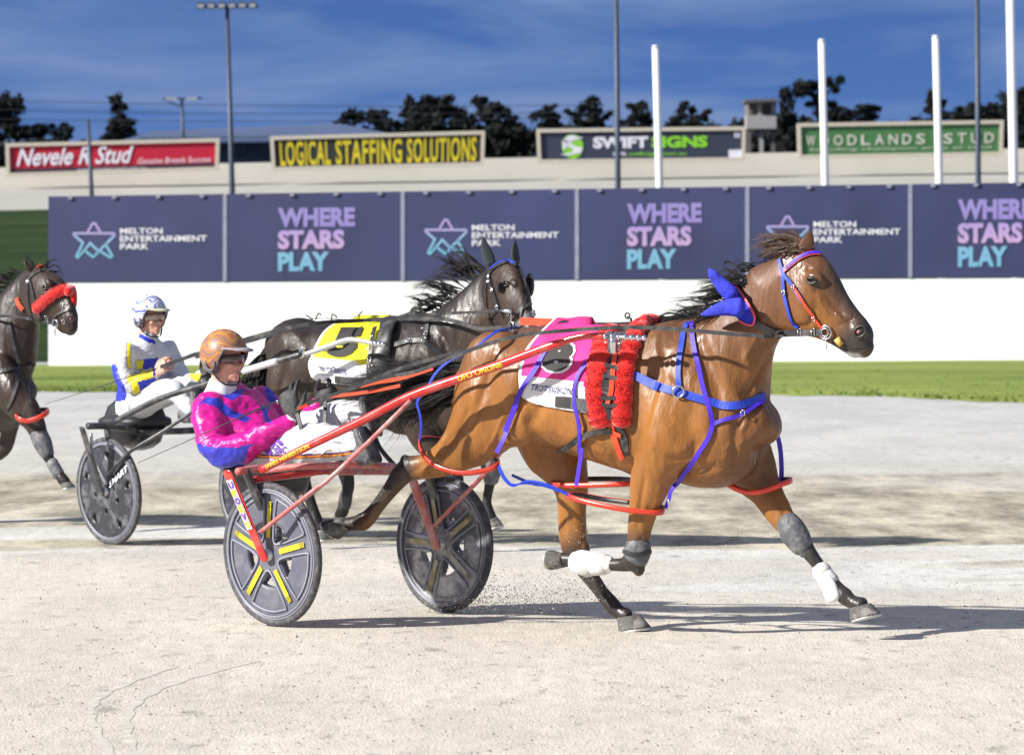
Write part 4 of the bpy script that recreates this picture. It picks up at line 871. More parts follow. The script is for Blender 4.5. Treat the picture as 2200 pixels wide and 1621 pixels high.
def pad(name, bv, pts, w_, h_, mt, parent, nf=5200, ln=.008, over=None):
    P, N_ = castline(bv, pts, h_ * .55, 6); 
    if over: P = over(P) ; N_ = [N_[0]] * (len(P) - len(N_)) + N_
    g = Geo(); ks = []
    for i, p in enumerate(P):
        t_ = (P[min(i + 1, len(P) - 1)] - P[max(i - 1, 0)]).normalized(); nn = (N_[i] - t_ * N_[i].dot(t_)).normalized(); b = t_.cross(nn); k = 1 + .10 * math.sin(i * 1.9) + .07 * math.sin(i * 4.1)
        ks.append((p, b * w_ * k, nn * h_ * k))
    g.loft(ks, n=18, sub=2); fuzz(g, P, N_, (w_, h_), nf, ln); return g.build(name, mt, parent)
FALL[:] = [F1, -.08]
# --- number cloth
crow = [((1176, 705), (1300, 700)), ((1160, 720), (1298, 716)), ((1134, 748), (1296, 742)), ((1120, 785), (1292, 790)), ((1115, 813), (1288, 835)), ((1122, 847), (1284, 868)), ((1141, 862), (1284, 880)), ((1178, 873), (1284, 889))]
def c1(x, y, j, nc):
    yb_ = 805 + (x - 1120) * .155
    return 1 if (y > yb_ or j == 0) else 0
CL1, VC1 = cloth(F1, V1, crow, T1, c1, [PNK, WCL])
decal('numeral', VC1, '8', [(1172, 729), (1246, 733), (1226, 806), (1158, 800)], WCL, CL1, .009, bold=.11)
child(decal('numeral', VC1, '8', [(1177, 734), (1240, 738), (1221, 801), (1163, 796)], INK, CL1, .011, bold=.075), T1)
child(decal('lettering', VC1, 'TROTSVISION', [(1143, 825), (1234, 834), (1231, 848), (1141, 838)], NVI, CL1, .010, bold=.01, shear=.15), T1)
child(patch('fastening', VC1, [(1196, 851), (1231, 852), (1229, 876), (1195, 874)], INK, CL1, .011), T1)
patch('surcingle', VC1, [(1231, 852), (1262, 857), (1318, 862), (1318, 888), (1262, 884), (1229, 876)], GRV, T1, .014, th=.004)
# --- sheepskin saddle pads
pad('sheepskin_pad', V1, [(1313, 712), (1300, 735), (1290, 775), (1283, 820), (1284, 870), (1293, 905)], .052, .026, REDF, T1, 3200, .007)
pad('sheepskin_pad', V1, [(1388, 694), (1372, 716), (1357, 750), (1345, 800), (1340, 850), (1336, 905)], .045, .029, REDF, T1, 3200, .007)
g = Geo(); P = [F1.W(x, y, z) for x, y, z in [(F1.loc(P1(1392, 700)).x, -.10, F1.loc(P1(1392, 700)).z), (F1.loc(P1(1402, 690)).x, -.02, F1.loc(P1(1398, 687)).z), (F1.loc(P1(1400, 690)).x, .10, F1.loc(P1(1392, 700)).z), (F1.loc(P1(1398, 690)).x, .2, F1.loc(P1(1392, 740)).z)]]
g.loft([(p, d1 * .045, Z * .028) for p in P], n=14, sub=3); fuzz(g, P, [Z] * 4, (.045, .028), 1400, .008); g.build('withers_pad', REDF, T1)
strap('saddle_strap', V1, [(1338, 720), (1322, 760), (1312, 800), (1308, 850), (1310, 900)], .062, LEA, T1, .022, .010)
strap('saddle_lining', V1, [(1326, 762), (1319, 800), (1315, 840), (1314, 868)], .022, ORG, T1, .032, .004)
for yy in (790, 812, 852, 866): strap('keeper', V1, [(1300, yy), (1316, yy + 3), (1332, yy + 6)], .018, LEA, T1, .036, .004)
for px, py in ((1324, 735), (1312, 742), (1330, 752)): buckle(V1, px, py, T1, T1, .016, .04)
strap('girth', V1, [(1313, 905), (1320, 935), (1330, 962), (1338, 984)], .030, ORG, T1, .010); strap('girth', V1, [(1325, 905), (1336, 925), (1343, 945), (1344, 975)], .040, LEA, T1, .006)
strap('girth_strap', V1, [(1317, 925), (1324, 928), (1338, 934)], .020, ORG, T1, .016)
strap('belly_band', V1, [(1318, 922), (1285, 926), (1249, 937), (1225, 955), (1200, 966)], .026, LEA, T1, .02)
g = Geo(); b0 = P1(1356, 694, -.03); g.tube([b0, b0 + Z * .02, b0 + Z * .03 - d1 * .02], .006, n=6); g.torus(b0 + Z * .035 - d1 * .02, d1 * .013, Z * .013, .004); g.build('terret', LEA, T1)
free_strap('back_strap', [P1(1120, 692, .0), P1(1180, 695, .0), P1(1250, 697, .0), P1(1320, 700, .0), P1(1352, 696, 0)], Z, .03, ORG, T1)
free_strap('back_strap', [P1(1175, 706, -.05), P1(1200, 692, -.03), P1(1222, 690, .0), P1(1215, 705, .1)], Z + l1 * -.3, .05, LEA, T1, .008)
# --- violet and blue straps
strap('hanger_strap', V1, [(1200, 742), (1178, 756), (1150, 800), (1120, 850), (1103, 890), (1090, 925)], .026, PUR, T1, .022)
strap('hanger_strap', V1, [(1266, 782), (1250, 805), (1242, 830), (1242, 865), (1249, 900), (1252, 930), (1250, 965)], .022, PUR, T1, .024)
free_strap('hanger_strap', [P1(1250, 962, -.26), P1(1245, 1000, -.25), P1(1238, 1042, -.24)], -l1, .022, PUR, T1)
free_strap('hanger_strap', [P1(1090, 925, -.24), P1(1079, 948, -.25), P1(1067, 972, -.25)], -l1, .024, PUR, T1)
strap('breast_strap', V1, [(1333, 782), (1352, 797), (1381, 815), (1421, 832), (1459, 843), (1523, 862), (1566, 872), (1612, 864), (1640, 850)], .036, BLU, T1, .010, .006)
strap('strap_loop', V1, [(1378, 812), (1400, 824), (1420, 834)], .040, BLU, T1, .018, .006)
strap('neck_strap', V1, [(1478, 694), (1470, 715), (1462, 755), (1458, 800), (1458, 834)], .026, BLU, T1, .008)
strap('neck_strap', V1, [(1488, 694), (1490, 725), (1496, 765), (1510, 830), (1522, 870), (1529, 905), (1527, 930), (1508, 965), (1474, 1010), (1448, 1045)], .022, PUR, T1, .012)
strap('chest_strap', V1, [(1530, 912), (1560, 900), (1597, 888), (1640, 862)], .018, PUR, T1, .012)
free_strap('chest_strap', [P1(1646, 838, .10), P1(1650, 870, .16), P1(1659, 905, .20), P1(1674, 950, .23), P1(1679, 1000, .24), P1(1678, 1044, .24)], -l1 + d1 * .6, .022, PUR, T1)
g = Geo(); p, n_ = cast(V1, 1459, 843); g.torus(p + n_ * .022, Z * .026, n_.cross(Z).normalized() * .026, .0045, 24); g.build('ring', CHR, T1)
buckle(V1, 1597, 888, T1, T1, .012, .02); buckle(V1, 1341, 790, T1, T1, .014, .02)
# --- hopples
def hopple(F_, near, far, T, r_=.011, names=('hopple',), mt=None):
    """closed loop: list of near-side points then the way back; red outside with a black lining"""
    pts = [list(p) for p in near + far]; K = cat([pts[-1]] + pts + [pts[0], pts[1]], 6)[6:-6]; c = sum((Vector(k) for k in K), Vector()) / len(K)
    P = [Vector(k) for k in K]; g = Geo(); g.ribbon(P + [P[0]], [(p - c).normalized() for p in P + [P[0]]], r_ * 2.0, r_ * .7)
    o = g.build('hopple', mt or RDW, T); g = Geo(); Q = [p + (c - p).normalized() * r_ * .75 for p in P]; Q.append(Q[0]); g.ribbon(Q, [(p - c).normalized() for p in Q], r_ * 1.7, r_ * .5); child(g.build('lining', LEA, o), T)
    return o
hopple(F1, [P1(1222, 1066, -.26), P1(1280, 1082, -.29), P1(1350, 1095, -.27), P1(1415, 1101, -.20)], [P1(1424, 1090, -.10), P1(1380, 1082, -.04), P1(1300, 1072, -.03), P1(1240, 1062, -.12)], T1, .012)
hopple(F1, [P1(903, 944, -.17), P1(908, 975, -.26), P1(935, 1000, -.30), P1(985, 1015, -.30), P1(1035, 1012, -.27), P1(1070, 999, -.22)], [P1(1062, 985, -.06), P1(1010, 965, -.02), P1(950, 945, -.04)], T1, .012)
hopple(F1, [P1(1190, 1041, .02), P1(1250, 1042, .01), P1(1320, 1040, .02), P1(1352, 1038, .06)], [P1(1354, 1030, .16), P1(1300, 1028, .24), P1(1220, 1030, .24), P1(1190, 1034, .14)], T1, .012)
hopple(F1, [P1(1564, 1040, .04), P1(1600, 1056, .03), P1(1640, 1054, .05), P1(1684, 1038, .12)], [P1(1700, 1030, .22), P1(1660, 1030, .26), P1(1600, 1030, .24), P1(1560, 1032, .14)], T1, .012)
for k, (o_, w_) in enumerate(((0, .016), (.02, .010))):
    free_strap('hopple_connector', [P1(1070, 998 + k * 5, -.23), P1(1084, 1026 + k * 4, -.25), P1(1103, 1043 - k * 3, -.26), P1(1132, 1033 + k * 5, -.27), P1(1178, 1042 + k * 4, -.27), P1(1228, 1066, -.26)], (-l1 * .6 + Z), w_, BLU, T1)
free_strap('hopple_connector', [P1(1100, 1020, .10), P1(1150, 1040, .08), P1(1195, 1040, .05)], -l1, .014, BLU, T1)
free_strap('hopple_hanger', [P1(1112, 703, -.08), P1(1073, 709, -.24), P1(1047, 726, -.30), P1(1020, 747, -.33), P1(964, 776, -.33), P1(935, 803, -.33), P1(918, 833, -.33), P1(897, 862, -.32), P1(902, 888, -.31), P1(905, 917, -.28), P1(902, 945, -.20)], -l1, .012, BLU, T1, .006)
g = Geo(); c = P1(1437, 1070, -.19); g.tube([c, c - Z * .03], .006); g.build('clip', CHR, T1)
free_strap('hopple_hanger', [P1(1448, 1045, -.2), P1(1440, 1058, -.2), P1(1437, 1072, -.19), P1(1430, 1090, -.16)], -l1, .018, PUR, T1)
buckle(V1, 1676, 1018, T1, T1)
# --- boots
def wrap(name, keys, mt, T, F_, lat=None):
    g = Geo(); g.limb(lb(F_, keys), lat or F_.l, n=18); return g.build(name, mt, T)
wrap('shin_boot', [(1308, 1211, -.155, .040, .036), (1290, 1212, -.155, .050, .042), (1252, 1208, -.152, .060, .046), (1238, 1207, -.15, .052, .044)], WBOOT, T1, F1)
wrap('knee_boot', [(1372, 1170, -.16, .062, .054), (1369, 1186, -.16, .066, .056), (1366, 1200, -.16, .060, .052)], GBOOT, T1, F1)
wrap('knee_boot', [(1692, 1122, .14, .058, .05), (1703, 1140, .14, .066, .056), (1716, 1160, .14, .062, .052), (1726, 1178, .14, .048, .042), (1730, 1186, .14, .03, .03)], GBOOT, T1, F1)
wrap('shin_boot', [(1762, 1222, .15, .042, .036), (1775, 1240, .15, .046, .040), (1786, 1258, .15, .044, .038)], WBOOT, T1, F1)
g = Geo(); g.limb(lb(F1, [(1772, 1240, .125, .030, .018), (1782, 1262, .12, .040, .024), (1790, 1282, .12, .038, .022)]), l1); g.build('fetlock_boot', WBOOT, T1)
BSTR = mat('boot_webbing', (.55, .53, .50), .7, var=.15, vscale=60)
for a_, b_ in (((1764, 1225), (1769, 1231)), ((1778, 1244), (1784, 1251))): wrap('boot_strap', [(a_[0], a_[1], .15, .0465, .0405), (b_[0], b_[1], .15, .0475, .0415)], BSTR, T1, F1)
for xa_ in (1300, 1268): wrap('boot_strap', [(xa_, 1211, -.154, .050 if xa_ > 1290 else .0595, .042 if xa_ > 1290 else .046), (xa_ - 10, 1211, -.154, .052 if xa_ > 1290 else .0605, .043 if xa_ > 1290 else .0465)], BSTR, T1, F1)
strap('boot_strap', V1, [(1345, 1184), (1368, 1190), (1392, 1184)], .02, LEA, T1, .018)
# --- head details
def eye_at(bv, px, py, T, r_=.017, sink=.55):
    p, n_ = cast(bv, px, py); g = Geo(); c = p - n_ * r_ * sink; g.ell(c, Z * r_, n_.cross(Z).normalized() * r_ * 1.15, n_ * r_, n=20); g.build('eye', EYE, T)
    g = Geo(); t_ = n_.cross(Z).normalized(); up = t_.cross(n_) * (1 if t_.cross(n_).z > 0 else -1)
    for sg, hh in ((1, .80), (-1, .62)):
        g.tube([c + n_ * r_ * .55 + t_ * r_ * 1.45, c + n_ * r_ * .95 + up * sg * r_ * hh + t_ * r_ * .7, c + n_ * r_ * 1.0 + up * sg * r_ * hh - t_ * r_ * .5, c + n_ * r_ * .55 - t_ * r_ * 1.4], [.004, .0065, .0065, .004], n=8, sub=4)
    return g
DKC = mat('dark_skin', (.03, .022, .02), .45, var=.2, vscale=60)
EG = eye_at(V1, 1745, 602, T1, .018); EG.build('eyelids', DKC, T1)
def nostril(bv, px, py, T, a=.020, b=.013, rim=.006, rot=.5, pink=True):
    p, n_ = cast(bv, px, py); up = (Z - n_ * n_.dot(Z)).normalized(); s_ = n_.cross(up); A = up * math.cos(rot) + s_ * math.sin(rot); B_ = n_.cross(A)
    g = Geo(); g.ell(p - n_ * .004, A * a, B_ * b, n_ * .008, n=16); o = g.build('nostril', NOSTR, T)
    g = Geo(); g.torus(p + n_ * .003, A * (a + .003), B_ * (b + .003), rim, 22, 8); g.build('nostril_rim', DKC, T)
    if pink: g = Geo(); g.ell(p + n_ * .001 + B_ * b * .2 - A * a * .25, A * a * .4, B_ * b * .45, n_ * .006, n=10); child(g.build('nostril_lining', PINK, o), T)
nostril(V1, 1848, 712, T1, .026, .019, .007, -.9)
def mouthline(bv, pts, T, r_=.004, name='mouth'):
    P, N_ = castline(bv, pts, -.001, 4); g = Geo(); g.tube(P, [r_ * .6] + [r_] * (len(P) - 2) + [r_ * .6], n=6); g.build(name, NOSTR, T)
mouthline(V1, [(1796, 728), (1812, 734), (1828, 745), (1846, 748), (1860, 745)], T1)
def ear(base, tip, wdir, T, w_=.032, mt=None, inner=True, depth=.02):
    g = Geo(); ax = tip - base; R = []; dp = ax.cross(wdir).normalized()
    for i in range(10):
        f = i / 9; k = math.sin(math.pi * (.18 + .82 * f ** .85)) ** .8 if f > .0 else .55
        k = max(k, .04); c = base + ax * f + dp * depth * .6 * math.sin(f * 2.2); R.append([c + wdir * w_ * k * math.cos(a_) + dp * depth * k * (math.sin(a_) if math.sin(a_) > 0 else .35 * math.sin(a_)) for a_ in [2 * math.pi * j / 14 for j in range(14)]])
    g.rings(R); return g.build('ear', mt or BAY, T)
BEAR = mat('brown_ear', (.10, .040, .016), .6, var=.3, vscale=20)
e1 = ear(P1(1726, 550, -.045), P1(1741, 497, -.06), (d1 * .75 + l1 * .4).normalized(), T1, .036, BEAR, depth=.022)
ear(P1(1722, 548, .05), P1(1726, 512, .065), d1 * .5 + l1 * .5, T1, .024)
# bridle
strap('browband', V1, [(1676, 590), (1690, 577), (1708, 563), (1726, 551), (1746, 545), (1760, 546)], .022, PKE, T1, .008, .005)
strap('browband_trim', V1, [(1690, 577), (1708, 563), (1726, 551), (1746, 545), (1760, 546)], .014, PUR, T1, .012, .005)
strap('cheek_strap', V1, [(1676, 558), (1683, 586), (1692, 598), (1705, 613), (1725, 648)], .018, BLU, T1, .010)
strap('cheek_strap', V1, [(1706, 612), (1727, 650), (1748, 679), (1767, 703)], .013, ORG, T1, .012)
strap('throat_latch', V1, [(1683, 590), (1686, 626), (1691, 648), (1699, 678), (1708, 696), (1716, 702)], .016, BLU, T1, .010)
p, n_ = cast(V1, 1777, 712); g = Geo(); q = p + n_ * .016; g.torus(q, Z * .030, n_.cross(Z).normalized() * .030, .0042, 24); g.torus(q + n_ * .006 + Z * .002, Z * .018, n_.cross(Z).normalized() * .018, .0035, 20); g.tube([q - Z * .03, q - Z * .06 + d1 * .006, q - Z * .075 + d1 * .004], [.003, .003, .005]); g.build('bit', CHR, T1); BIT1 = q
g = Geo(); g.tube([P1(1797, 727, -.062), P1(1808, 741, -.055)], .015); g.build('bit_guard', YTB, T1)
strap('noseband', V1, [(1782, 722), (1792, 728), (1800, 738)], .010, LEA, T1, .006)
for q_ in ((1687, 628), (1708, 618), (1752, 684)): buckle(V1, *q_, T1, T1, .010, .016)
# collar and ear-hood hanging behind the poll
strap('neck_collar', V1, [(1606, 680), (1625, 694), (1650, 708), (1672, 716), (1680, 718)], .034, LEA, T1, .010, .005)
HD_ = mat('blue_hood_cloth', (.030, .040, .52), .85, var=.3, vscale=18, bump=1.0, bscale=26)
hd = patch('ear_hood', V1, [(1560, 612), (1572, 606), (1588, 616), (1602, 634), (1616, 655), (1627, 678), (1624, 694), (1612, 698), (1594, 690), (1578, 672), (1566, 650)], HD_, T1, .022, th=.012)
strap('hood_edge', V1, [(1586, 615), (1600, 632), (1614, 652), (1627, 678), (1624, 694), (1612, 699), (1592, 690)], .010, PKE, T1, .032, .005); strap('hood_edge', V1, [(1560, 630), (1574, 622), (1587, 617)], .010, PKE, T1, .034, .005)
for pts in ([(1572, 632, -.15, .040, .026), (1556, 618, -.16, .036, .024), (1540, 600, -.17, .028, .020), (1530, 588, -.18, .022, .014), (1524, 580, -.18, .010, .008)], [(1588, 660, -.19, .046, .028), (1568, 660, -.20, .040, .026), (1545, 664, -.21, .030, .022), (1522, 671, -.21, .018, .014), (1508, 676, -.21, .006, .006)]):
    g = Geo(); g.limb(lb(F1, pts), l1); g.build('hood_ear', HD_, T1)
# --- mane, forelock, tail
g = Geo(); roots = [P1(1690, 538), P1(1650, 560), P1(1606, 600), P1(1570, 632), P1(1520, 668), P1(1470, 682), P1(1430, 684)]
hair(g, roots, [-d1 + Z * .0, -d1 + Z * .1, -d1 + Z * .25, -d1 + Z * .1 - l1 * .3, -d1 - Z * .1 - l1 * .4, -d1 - Z * .05, -d1 + Z * .05], 560, [.08, .12, .20, .24, .26, .20, .12], .13, .10, .0026, wave=.035, seed=4, per=14)
hair(g, [P1(1612, 606, -.06), P1(1570, 640, -.08)], [-d1 + Z * .25] * 2, 620, [.12, .22], .2, .16, .0026, wave=.04, seed=10, per=14)
hair(g, [P1(1600, 640, -.08), P1(1560, 660, -.1), P1(1510, 678, -.1)], [-d1 - Z * .25] * 2 + [-d1 + Z * .12], 120, [.22, .24, .26], .2, .0, .0028, wave=.05, seed=9, per=5)
g.build('mane', HAIRB, T1)
g = Geo(); hair(g, [P1(1750, 530, -.02), P1(1728, 528, -.03), P1(1700, 540, -.05)], [-d1 + Z * .30, -d1 + Z * .22, -d1 + Z * .1], 560, [.32, .26, .18], .09, .12, .0026, wave=.03, seed=5, per=14); hair(g, [P1(1735, 530, -.04), P1(1700, 545, -.07)], [-d1 - Z * .05] * 2, 160, [.14, .12], .25, .1, .0032, seed=8); g.build('forelock', HAIRR, T1)
g = Geo(); hair(g, [P1(1026, 785, 0), P1(1018, 815, 0)], [-d1 * 1 + Z * .0, -d1 - Z * .14], 1500, [.80, .80], .07, .07, .0036, segs=10, wave=.05, seed=6, per=14); hair(g, [P1(1030, 790, -.02), P1(1020, 820, -.02)], [-d1 - Z * .22, -d1 - Z * .38], 900, [.70, .55], .10, .05, .0036, segs=10, wave=.05, seed=7, per=14); hair(g, [P1(1030, 790, -.02), P1(1020, 820, -.02)], [-d1 - Z * .1] * 2, 140, [1.0, .95], .10, .03, .0024, segs=10, wave=.09, seed=17, per=8); g.build('tail', HAIRB, T1)
FALL[:] = [None, 0]
# ================================================================== SULKIES
TYR = mat('tyre_rubber', (.055, .055, .062), .7, var=.2, vscale=20, dirt=(.30, .28, .26), damt=.3, dscale=40); DISC = mat('wheel_disc', (.11, .113, .15), .42, var=.12, vscale=6, dirt=(.26, .25, .25), damt=.35, dscale=8)
DISCD = mat('wheel_disc_dusty', (.12, .12, .135), .6, var=.35, vscale=4, dirt=(.56, .55, .55), damt=1.0, dscale=4); RIM = mat('wheel_rim', (.22, .225, .27), .4, var=.1); RIDGE = mat('wheel_ridge', (.26, .27, .32), .45, var=.15); YST = mat('yellow_sticker', (.72, .60, .02), .5, var=.08)
REDP = mat('red_paint', (.62, .016, .014), .28, var=.06, coat=.6, dirt=(.42, .25, .22), damt=.25, dscale=9); PNKD = mat('dusty_red_tube', (.50, .12, .11), .5, var=.2, vscale=12, dirt=(.50, .38, .36), damt=.8, dscale=10)
BLKP = mat('black_paint', (.022, .023, .028), .35, var=.1, coat=.3, dirt=(.25, .24, .24), damt=.4, dscale=9); SLV = mat('silver_paint', (.55, .55, .55), .35, metal=.7, var=.08)
STW = mat('white_sticker', (.62, .50, .55), .45, var=.2, vscale=30); STP = mat('violet_sticker', (.12, .05, .45), .45)
def wheel(T, c, A, U, Nn, Rr, style, off=0.0):
    """c hub centre, A forward, U up, Nn towards the camera side"""
    pt = lambda r, a, o: c + (A * math.cos(a) + U * math.sin(a)) * r + Nn * o
    g = Geo(); nr, na = 18, 100; Rd = Rr - .028
    rs = [.03 + (Rd - .03) * i / nr for i in range(nr + 1)]
    def hole(r, a):
        if style == 'five':
            da = (a - math.radians(85 + 36) + off + math.pi / 5) % (2 * math.pi / 5) - math.pi / 5
            return .078 < r < .165 and abs(da) < (.40 * (r - .050) / .115)
        return any(math.hypot(r * math.cos(a) - q * math.cos(b), r * math.sin(a) - q * math.sin(b)) < s_ for q, b, s_ in [(.24, math.radians(x), .026) for x in (-60, 12, 84, 156, 228)] + [(.13, math.radians(x), .018) for x in (-24, 48, 120, 192, 264)])
    vs = []
    for sd_ in (1, -1):
        for r in rs:
            for j in range(na): vs.append(pt(r, 2 * math.pi * j / na, sd_ * (.010 + .016 * (1 - r / Rd))))
    fs = []; M = (nr + 1) * na; keep = {}
    for i in range(nr):
        for j in range(na):
            keep[i, j] = not hole((rs[i] + rs[i + 1]) / 2, 2 * math.pi * (j + .5) / na)
    for i in range(nr):
        for j in range(na):
            if not keep[i, j]: continue
            k = (j + 1) % na; a_, b_, c_, d_ = i * na + j, i * na + k, (i + 1) * na + k, (i + 1) * na + j
            fs.append((a_, b_, c_, d_)); fs.append((M + d_, M + c_, M + b_, M + a_))
            if i > 0 and not keep[i - 1, j]: fs.append((a_, M + a_, M + b_, b_))
            if i < nr - 1 and not keep[i + 1, j]: fs.append((d_, c_, M + c_, M + d_))
            if not keep[i, (j + 1) % na]: fs.append((b_, M + b_, M + c_, c_))
            if not keep[i, (j - 1) % na]: fs.append((a_, d_, M + d_, M + a_))
    g.add(vs, fs); w_ = g.build('wheel', {'five': DISC, 'round': BLKD, 'dusty': DISCD}[style if off < 9 else 'dusty'], T)
    g = Geo(); g.torus(c, A * (Rr - .018), U * (Rr - .018), .018, 72, 12); child(g.build('tyre', TYR, w_), T)
    g = Geo()
    for sd_ in (1, -1):
        g.torus(c + Nn * .016 * sd_, A * (Rr - .047), U * (Rr - .047), .006, 72, 8); g.torus(c + Nn * .012 * sd_, A * (Rr - .036), U * (Rr - .036), .006, 72, 6)
    R = []
    child(g.build('rim', RIM, w_), T)
    if style == 'five':
        g = Geo(); st = Geo()
        for k in range(5):
            a0 = math.radians(85 + 72 * k) - off
            for sd_ in (1, -1):
                # rounded outline of the sunken panel between two spokes
                out = []
                for f in range(13): a = a0 + .17 + (2 * math.pi / 5 - .34) * f / 12; out.append((Rd - .045, a))
                for r in (.22, .17, .12): out.append((r, a0 + 2 * math.pi / 5 - .05 - .028 / r))
                out.append((.075, a0 + math.pi / 5))
                for r in (.12, .17, .22): out.append((r, a0 + .05 + .028 / r))
                K = cat([[*pt(r, a, sd_ * (.014 + .016 * (1 - r / Rd)))] for r, a in out + out[:1]], 3); g.tube([Vector(q) for q in K], .0052, n=6)
                # sticker along each spoke
            for sd_ in (1, -1):
                b_ = A * math.cos(a0) + U * math.sin(a0); s_ = (-A * math.sin(a0) + U * math.cos(a0)); q = Geo()
                c1_ = c + b_ * .085 + Nn * sd_ * .028; c2_ = c + b_ * .26 + Nn * sd_ * .0215
                q.rings([[c1_ + s_ * .013, c1_ - s_ * .013], [c2_ + s_ * .013, c2_ - s_ * .013]], closed=False)
                for j in range(3): 
                    cc = c + b_ * (.232 + j * .010) + Nn * sd_ * .0245; q.rings([[cc + s_ * .014, cc - s_ * .014], [cc + b_ * .003 + s_ * .014, cc + b_ * .003 - s_ * .014]], mi=1, closed=False)
                so_ = q.build('sticker', [YST, INK], w_, False); child(so_, T)
        child(g.build('ridges', RIDGE, w_), T)
    g = Geo(); g.tube([c - Nn * .05, c + Nn * .05], [.03, .03], n=16); g.tube([c + Nn * .05, c + Nn * .062], [.017, .017], n=10); child(g.build('hub', SLV, w_), T)
    return w_
BLKD = mat('black_disc', (.030, .032, .042), .38, var=.1, dirt=(.25, .25, .27), damt=.45, dscale=12)
def bar(T, name, pts, r, mt, n=12, sub=4):
    g = Geo(); g.tube(pts, r, n=n, sub=sub); return g.build(name, mt, T)
nC = at(585, 1190, 19.9); fC = at(955, 1168, 20.72); ax = (fC - nC).normalized(); axh = Vector((ax.x, ax.y, 0)).normalized(); Fw = Vector((axh.y, -axh.x, 0)); Upw = ax.cross(Fw) * -1
if Upw.z < 0: Upw = -Upw
S1 = thing('racing_sulky', 'red racing sulky with five-spoke disc wheels pulled by the bay horse', 'sulky', (((nC + fC) / 2).x, ((nC + fC) / 2).y, 0))
R1 = 155.5 * 19.9 / F
Upn = (Upw - ax * .06).normalized(); nN = -(Fw.cross(Upn)).normalized()
if nN.dot(ax) > 0: nN = -nN
wheel(S1, nC, Fw, Upn, nN, R1, 'five'); w2 = wheel(S1, fC, Fw, Upw, -ax, R1 * .985, 'five', off=.9)
w2.data.materials[0] = DISCD
YSD = mat('dusty_yellow_sticker', (.40, .36, .16), .7, var=.3, vscale=14, dirt=(.42, .42, .42), damt=1.0, dscale=7)
for o_ in w2.children:
    if o_.name.startswith('sticker'): o_.data.materials[0] = YSD
def shY(px, a=510, b=1384, ya=19.85, yb=18.85): return ya + (px - a) / (b - a) * (yb - ya)
sp = [(560, 1010), (600, 990), (669, 955), (780, 902), (880, 851), (1000, 808), (1085, 779), (1170, 747), (1230, 727), (1264, 721), (1300, 722)]
shaftP = [at(x, y, shY(x)) for x, y in sp]; bar(S1, 'shaft', shaftP, [.019, .019, .020, .021, .022, .022, .022, .021, .018, .017, .016], REDP)
tipP = [at(x, y, shY(x)) for x, y in ((1290, 722), (1384, 726))]; g = Geo(); g.tube(tipP, .009, n=10)
for k in range(6):
    c = tipP[0].lerp(tipP[1], .12 + k * .15); dd = (tipP[1] - tipP[0]).normalized(); g.tube([c - dd * .006, c + dd * .006], .016, n=12)
g.ell(tipP[1], d1 * .014, l1 * .014, Z * .014); g.build('shaft_tip', CHR, S1)
g = Geo(); c = at(1316, 735, shY(1316)); g.box(c, d1 * .018, l1 * .012, Z * .05); g.build('shaft_holder', CHR, S1)
# far shaft
ft = tipP[1] + l1 * .76; fr = at(905, 1010, 20.7); far = [fr, fr.lerp(ft, .35) + Z * .12, fr.lerp(ft, .7) + Z * .10, ft]
bar(S1, 'shaft', far, .020, REDP)
# arch, forks, stays
aL = at(510, 1013, 19.86); aR = at(903, 1022, 20.7); bar(S1, 'crossbar', [aL, aL.lerp(aR, .15) + Z * .02, aL.lerp(aR, .5) + Z * .015, aL.lerp(aR, .85) + Z * .02, aR], .020, PNKD)
bar(S1, 'crossbar', [at(545, 1030, 19.95), at(600, 1024, 20.0), at(700, 1012, 20.2)], .016, REDP)
bar(S1, 'seat_rail', [at(572, 1010, 19.9), at(640, 1002, 19.8), at(760, 998, 19.75), at(846, 1001, 20.2)], .016, PNKD)
def fork(T, top, hub, off_, mt, w_=.022, st=True, letters='UFOEVO'):
    g = Geo(); p0 = top + off_; p1 = hub + off_; dd = (p1 - p0).normalized(); b_ = dd.cross(off_.normalized()).normalized()
    g.loft([(p0, b_ * .030, off_.normalized() * .010), (p0.lerp(p1, .3), b_ * .033, off_.normalized() * .008), (p0.lerp(p1, .8), b_ * .028, off_.normalized() * .007), (p1 + dd * .02, b_ * .026, off_.normalized() * .006)], n=14, sub=3); f_ = g.build('fork', mt, T)
    if st:
        n_ = off_.normalized(); g = Geo(); q = lambda a, s_: p0.lerp(p1, a) + b_ * s_ + n_ * .0108
        g.rings([[q(.08, .023), q(.08, -.023)], [q(.68, .021), q(.68, -.021)]], closed=False); child(g.build('sticker', STW, f_, False), T)
        for k, ch in enumerate(letters):
            vs, fs = text_tris(ch, .04); g = Geo(); a0 = .11 + k * .095
            g.add([p0.lerp(p1, a0 + .075 * (1 - v)) + b_ * ((u - .5) * .034) * (1 if b_.dot(Fw) > 0 else -1) + n_ * .0125 for u, v in vs], fs); child(g.build('lettering', STP if k % 2 == 0 else YST, f_, False), T)
    return f_
fork(S1, aL, nC, nN * .062, REDP); fork(S1, aL + Fw * .0, nC, nN * -.055, BLKP, st=False)
fork(S1, aR, fC, -ax * .062, PNKD, st=False); fork(S1, aR, fC, ax * .055, BLKP, st=False)
bar(S1, 'stay', [at(882, 860, 19.40), at(790, 951, 19.5), at(700, 1035, 19.6), at(684, 1045, 19.6), at(620, 1095, 19.7), at(560, 1142, 19.78)], .011, PNKD, sub=2)
bar(S1, 'stay', [at(1096, 940, 19.98), at(1063, 989, 20.05), at(1039, 1020, 20.1), at(985, 1075, 20.4), at(934, 1128, 20.62)], .011, PNKD, sub=2)
bar(S1, 'stay', [at(700, 1035, 19.62), at(650, 1075, 19.9), at(600, 1100, 20.1)], .009, PNKD, sub=2)
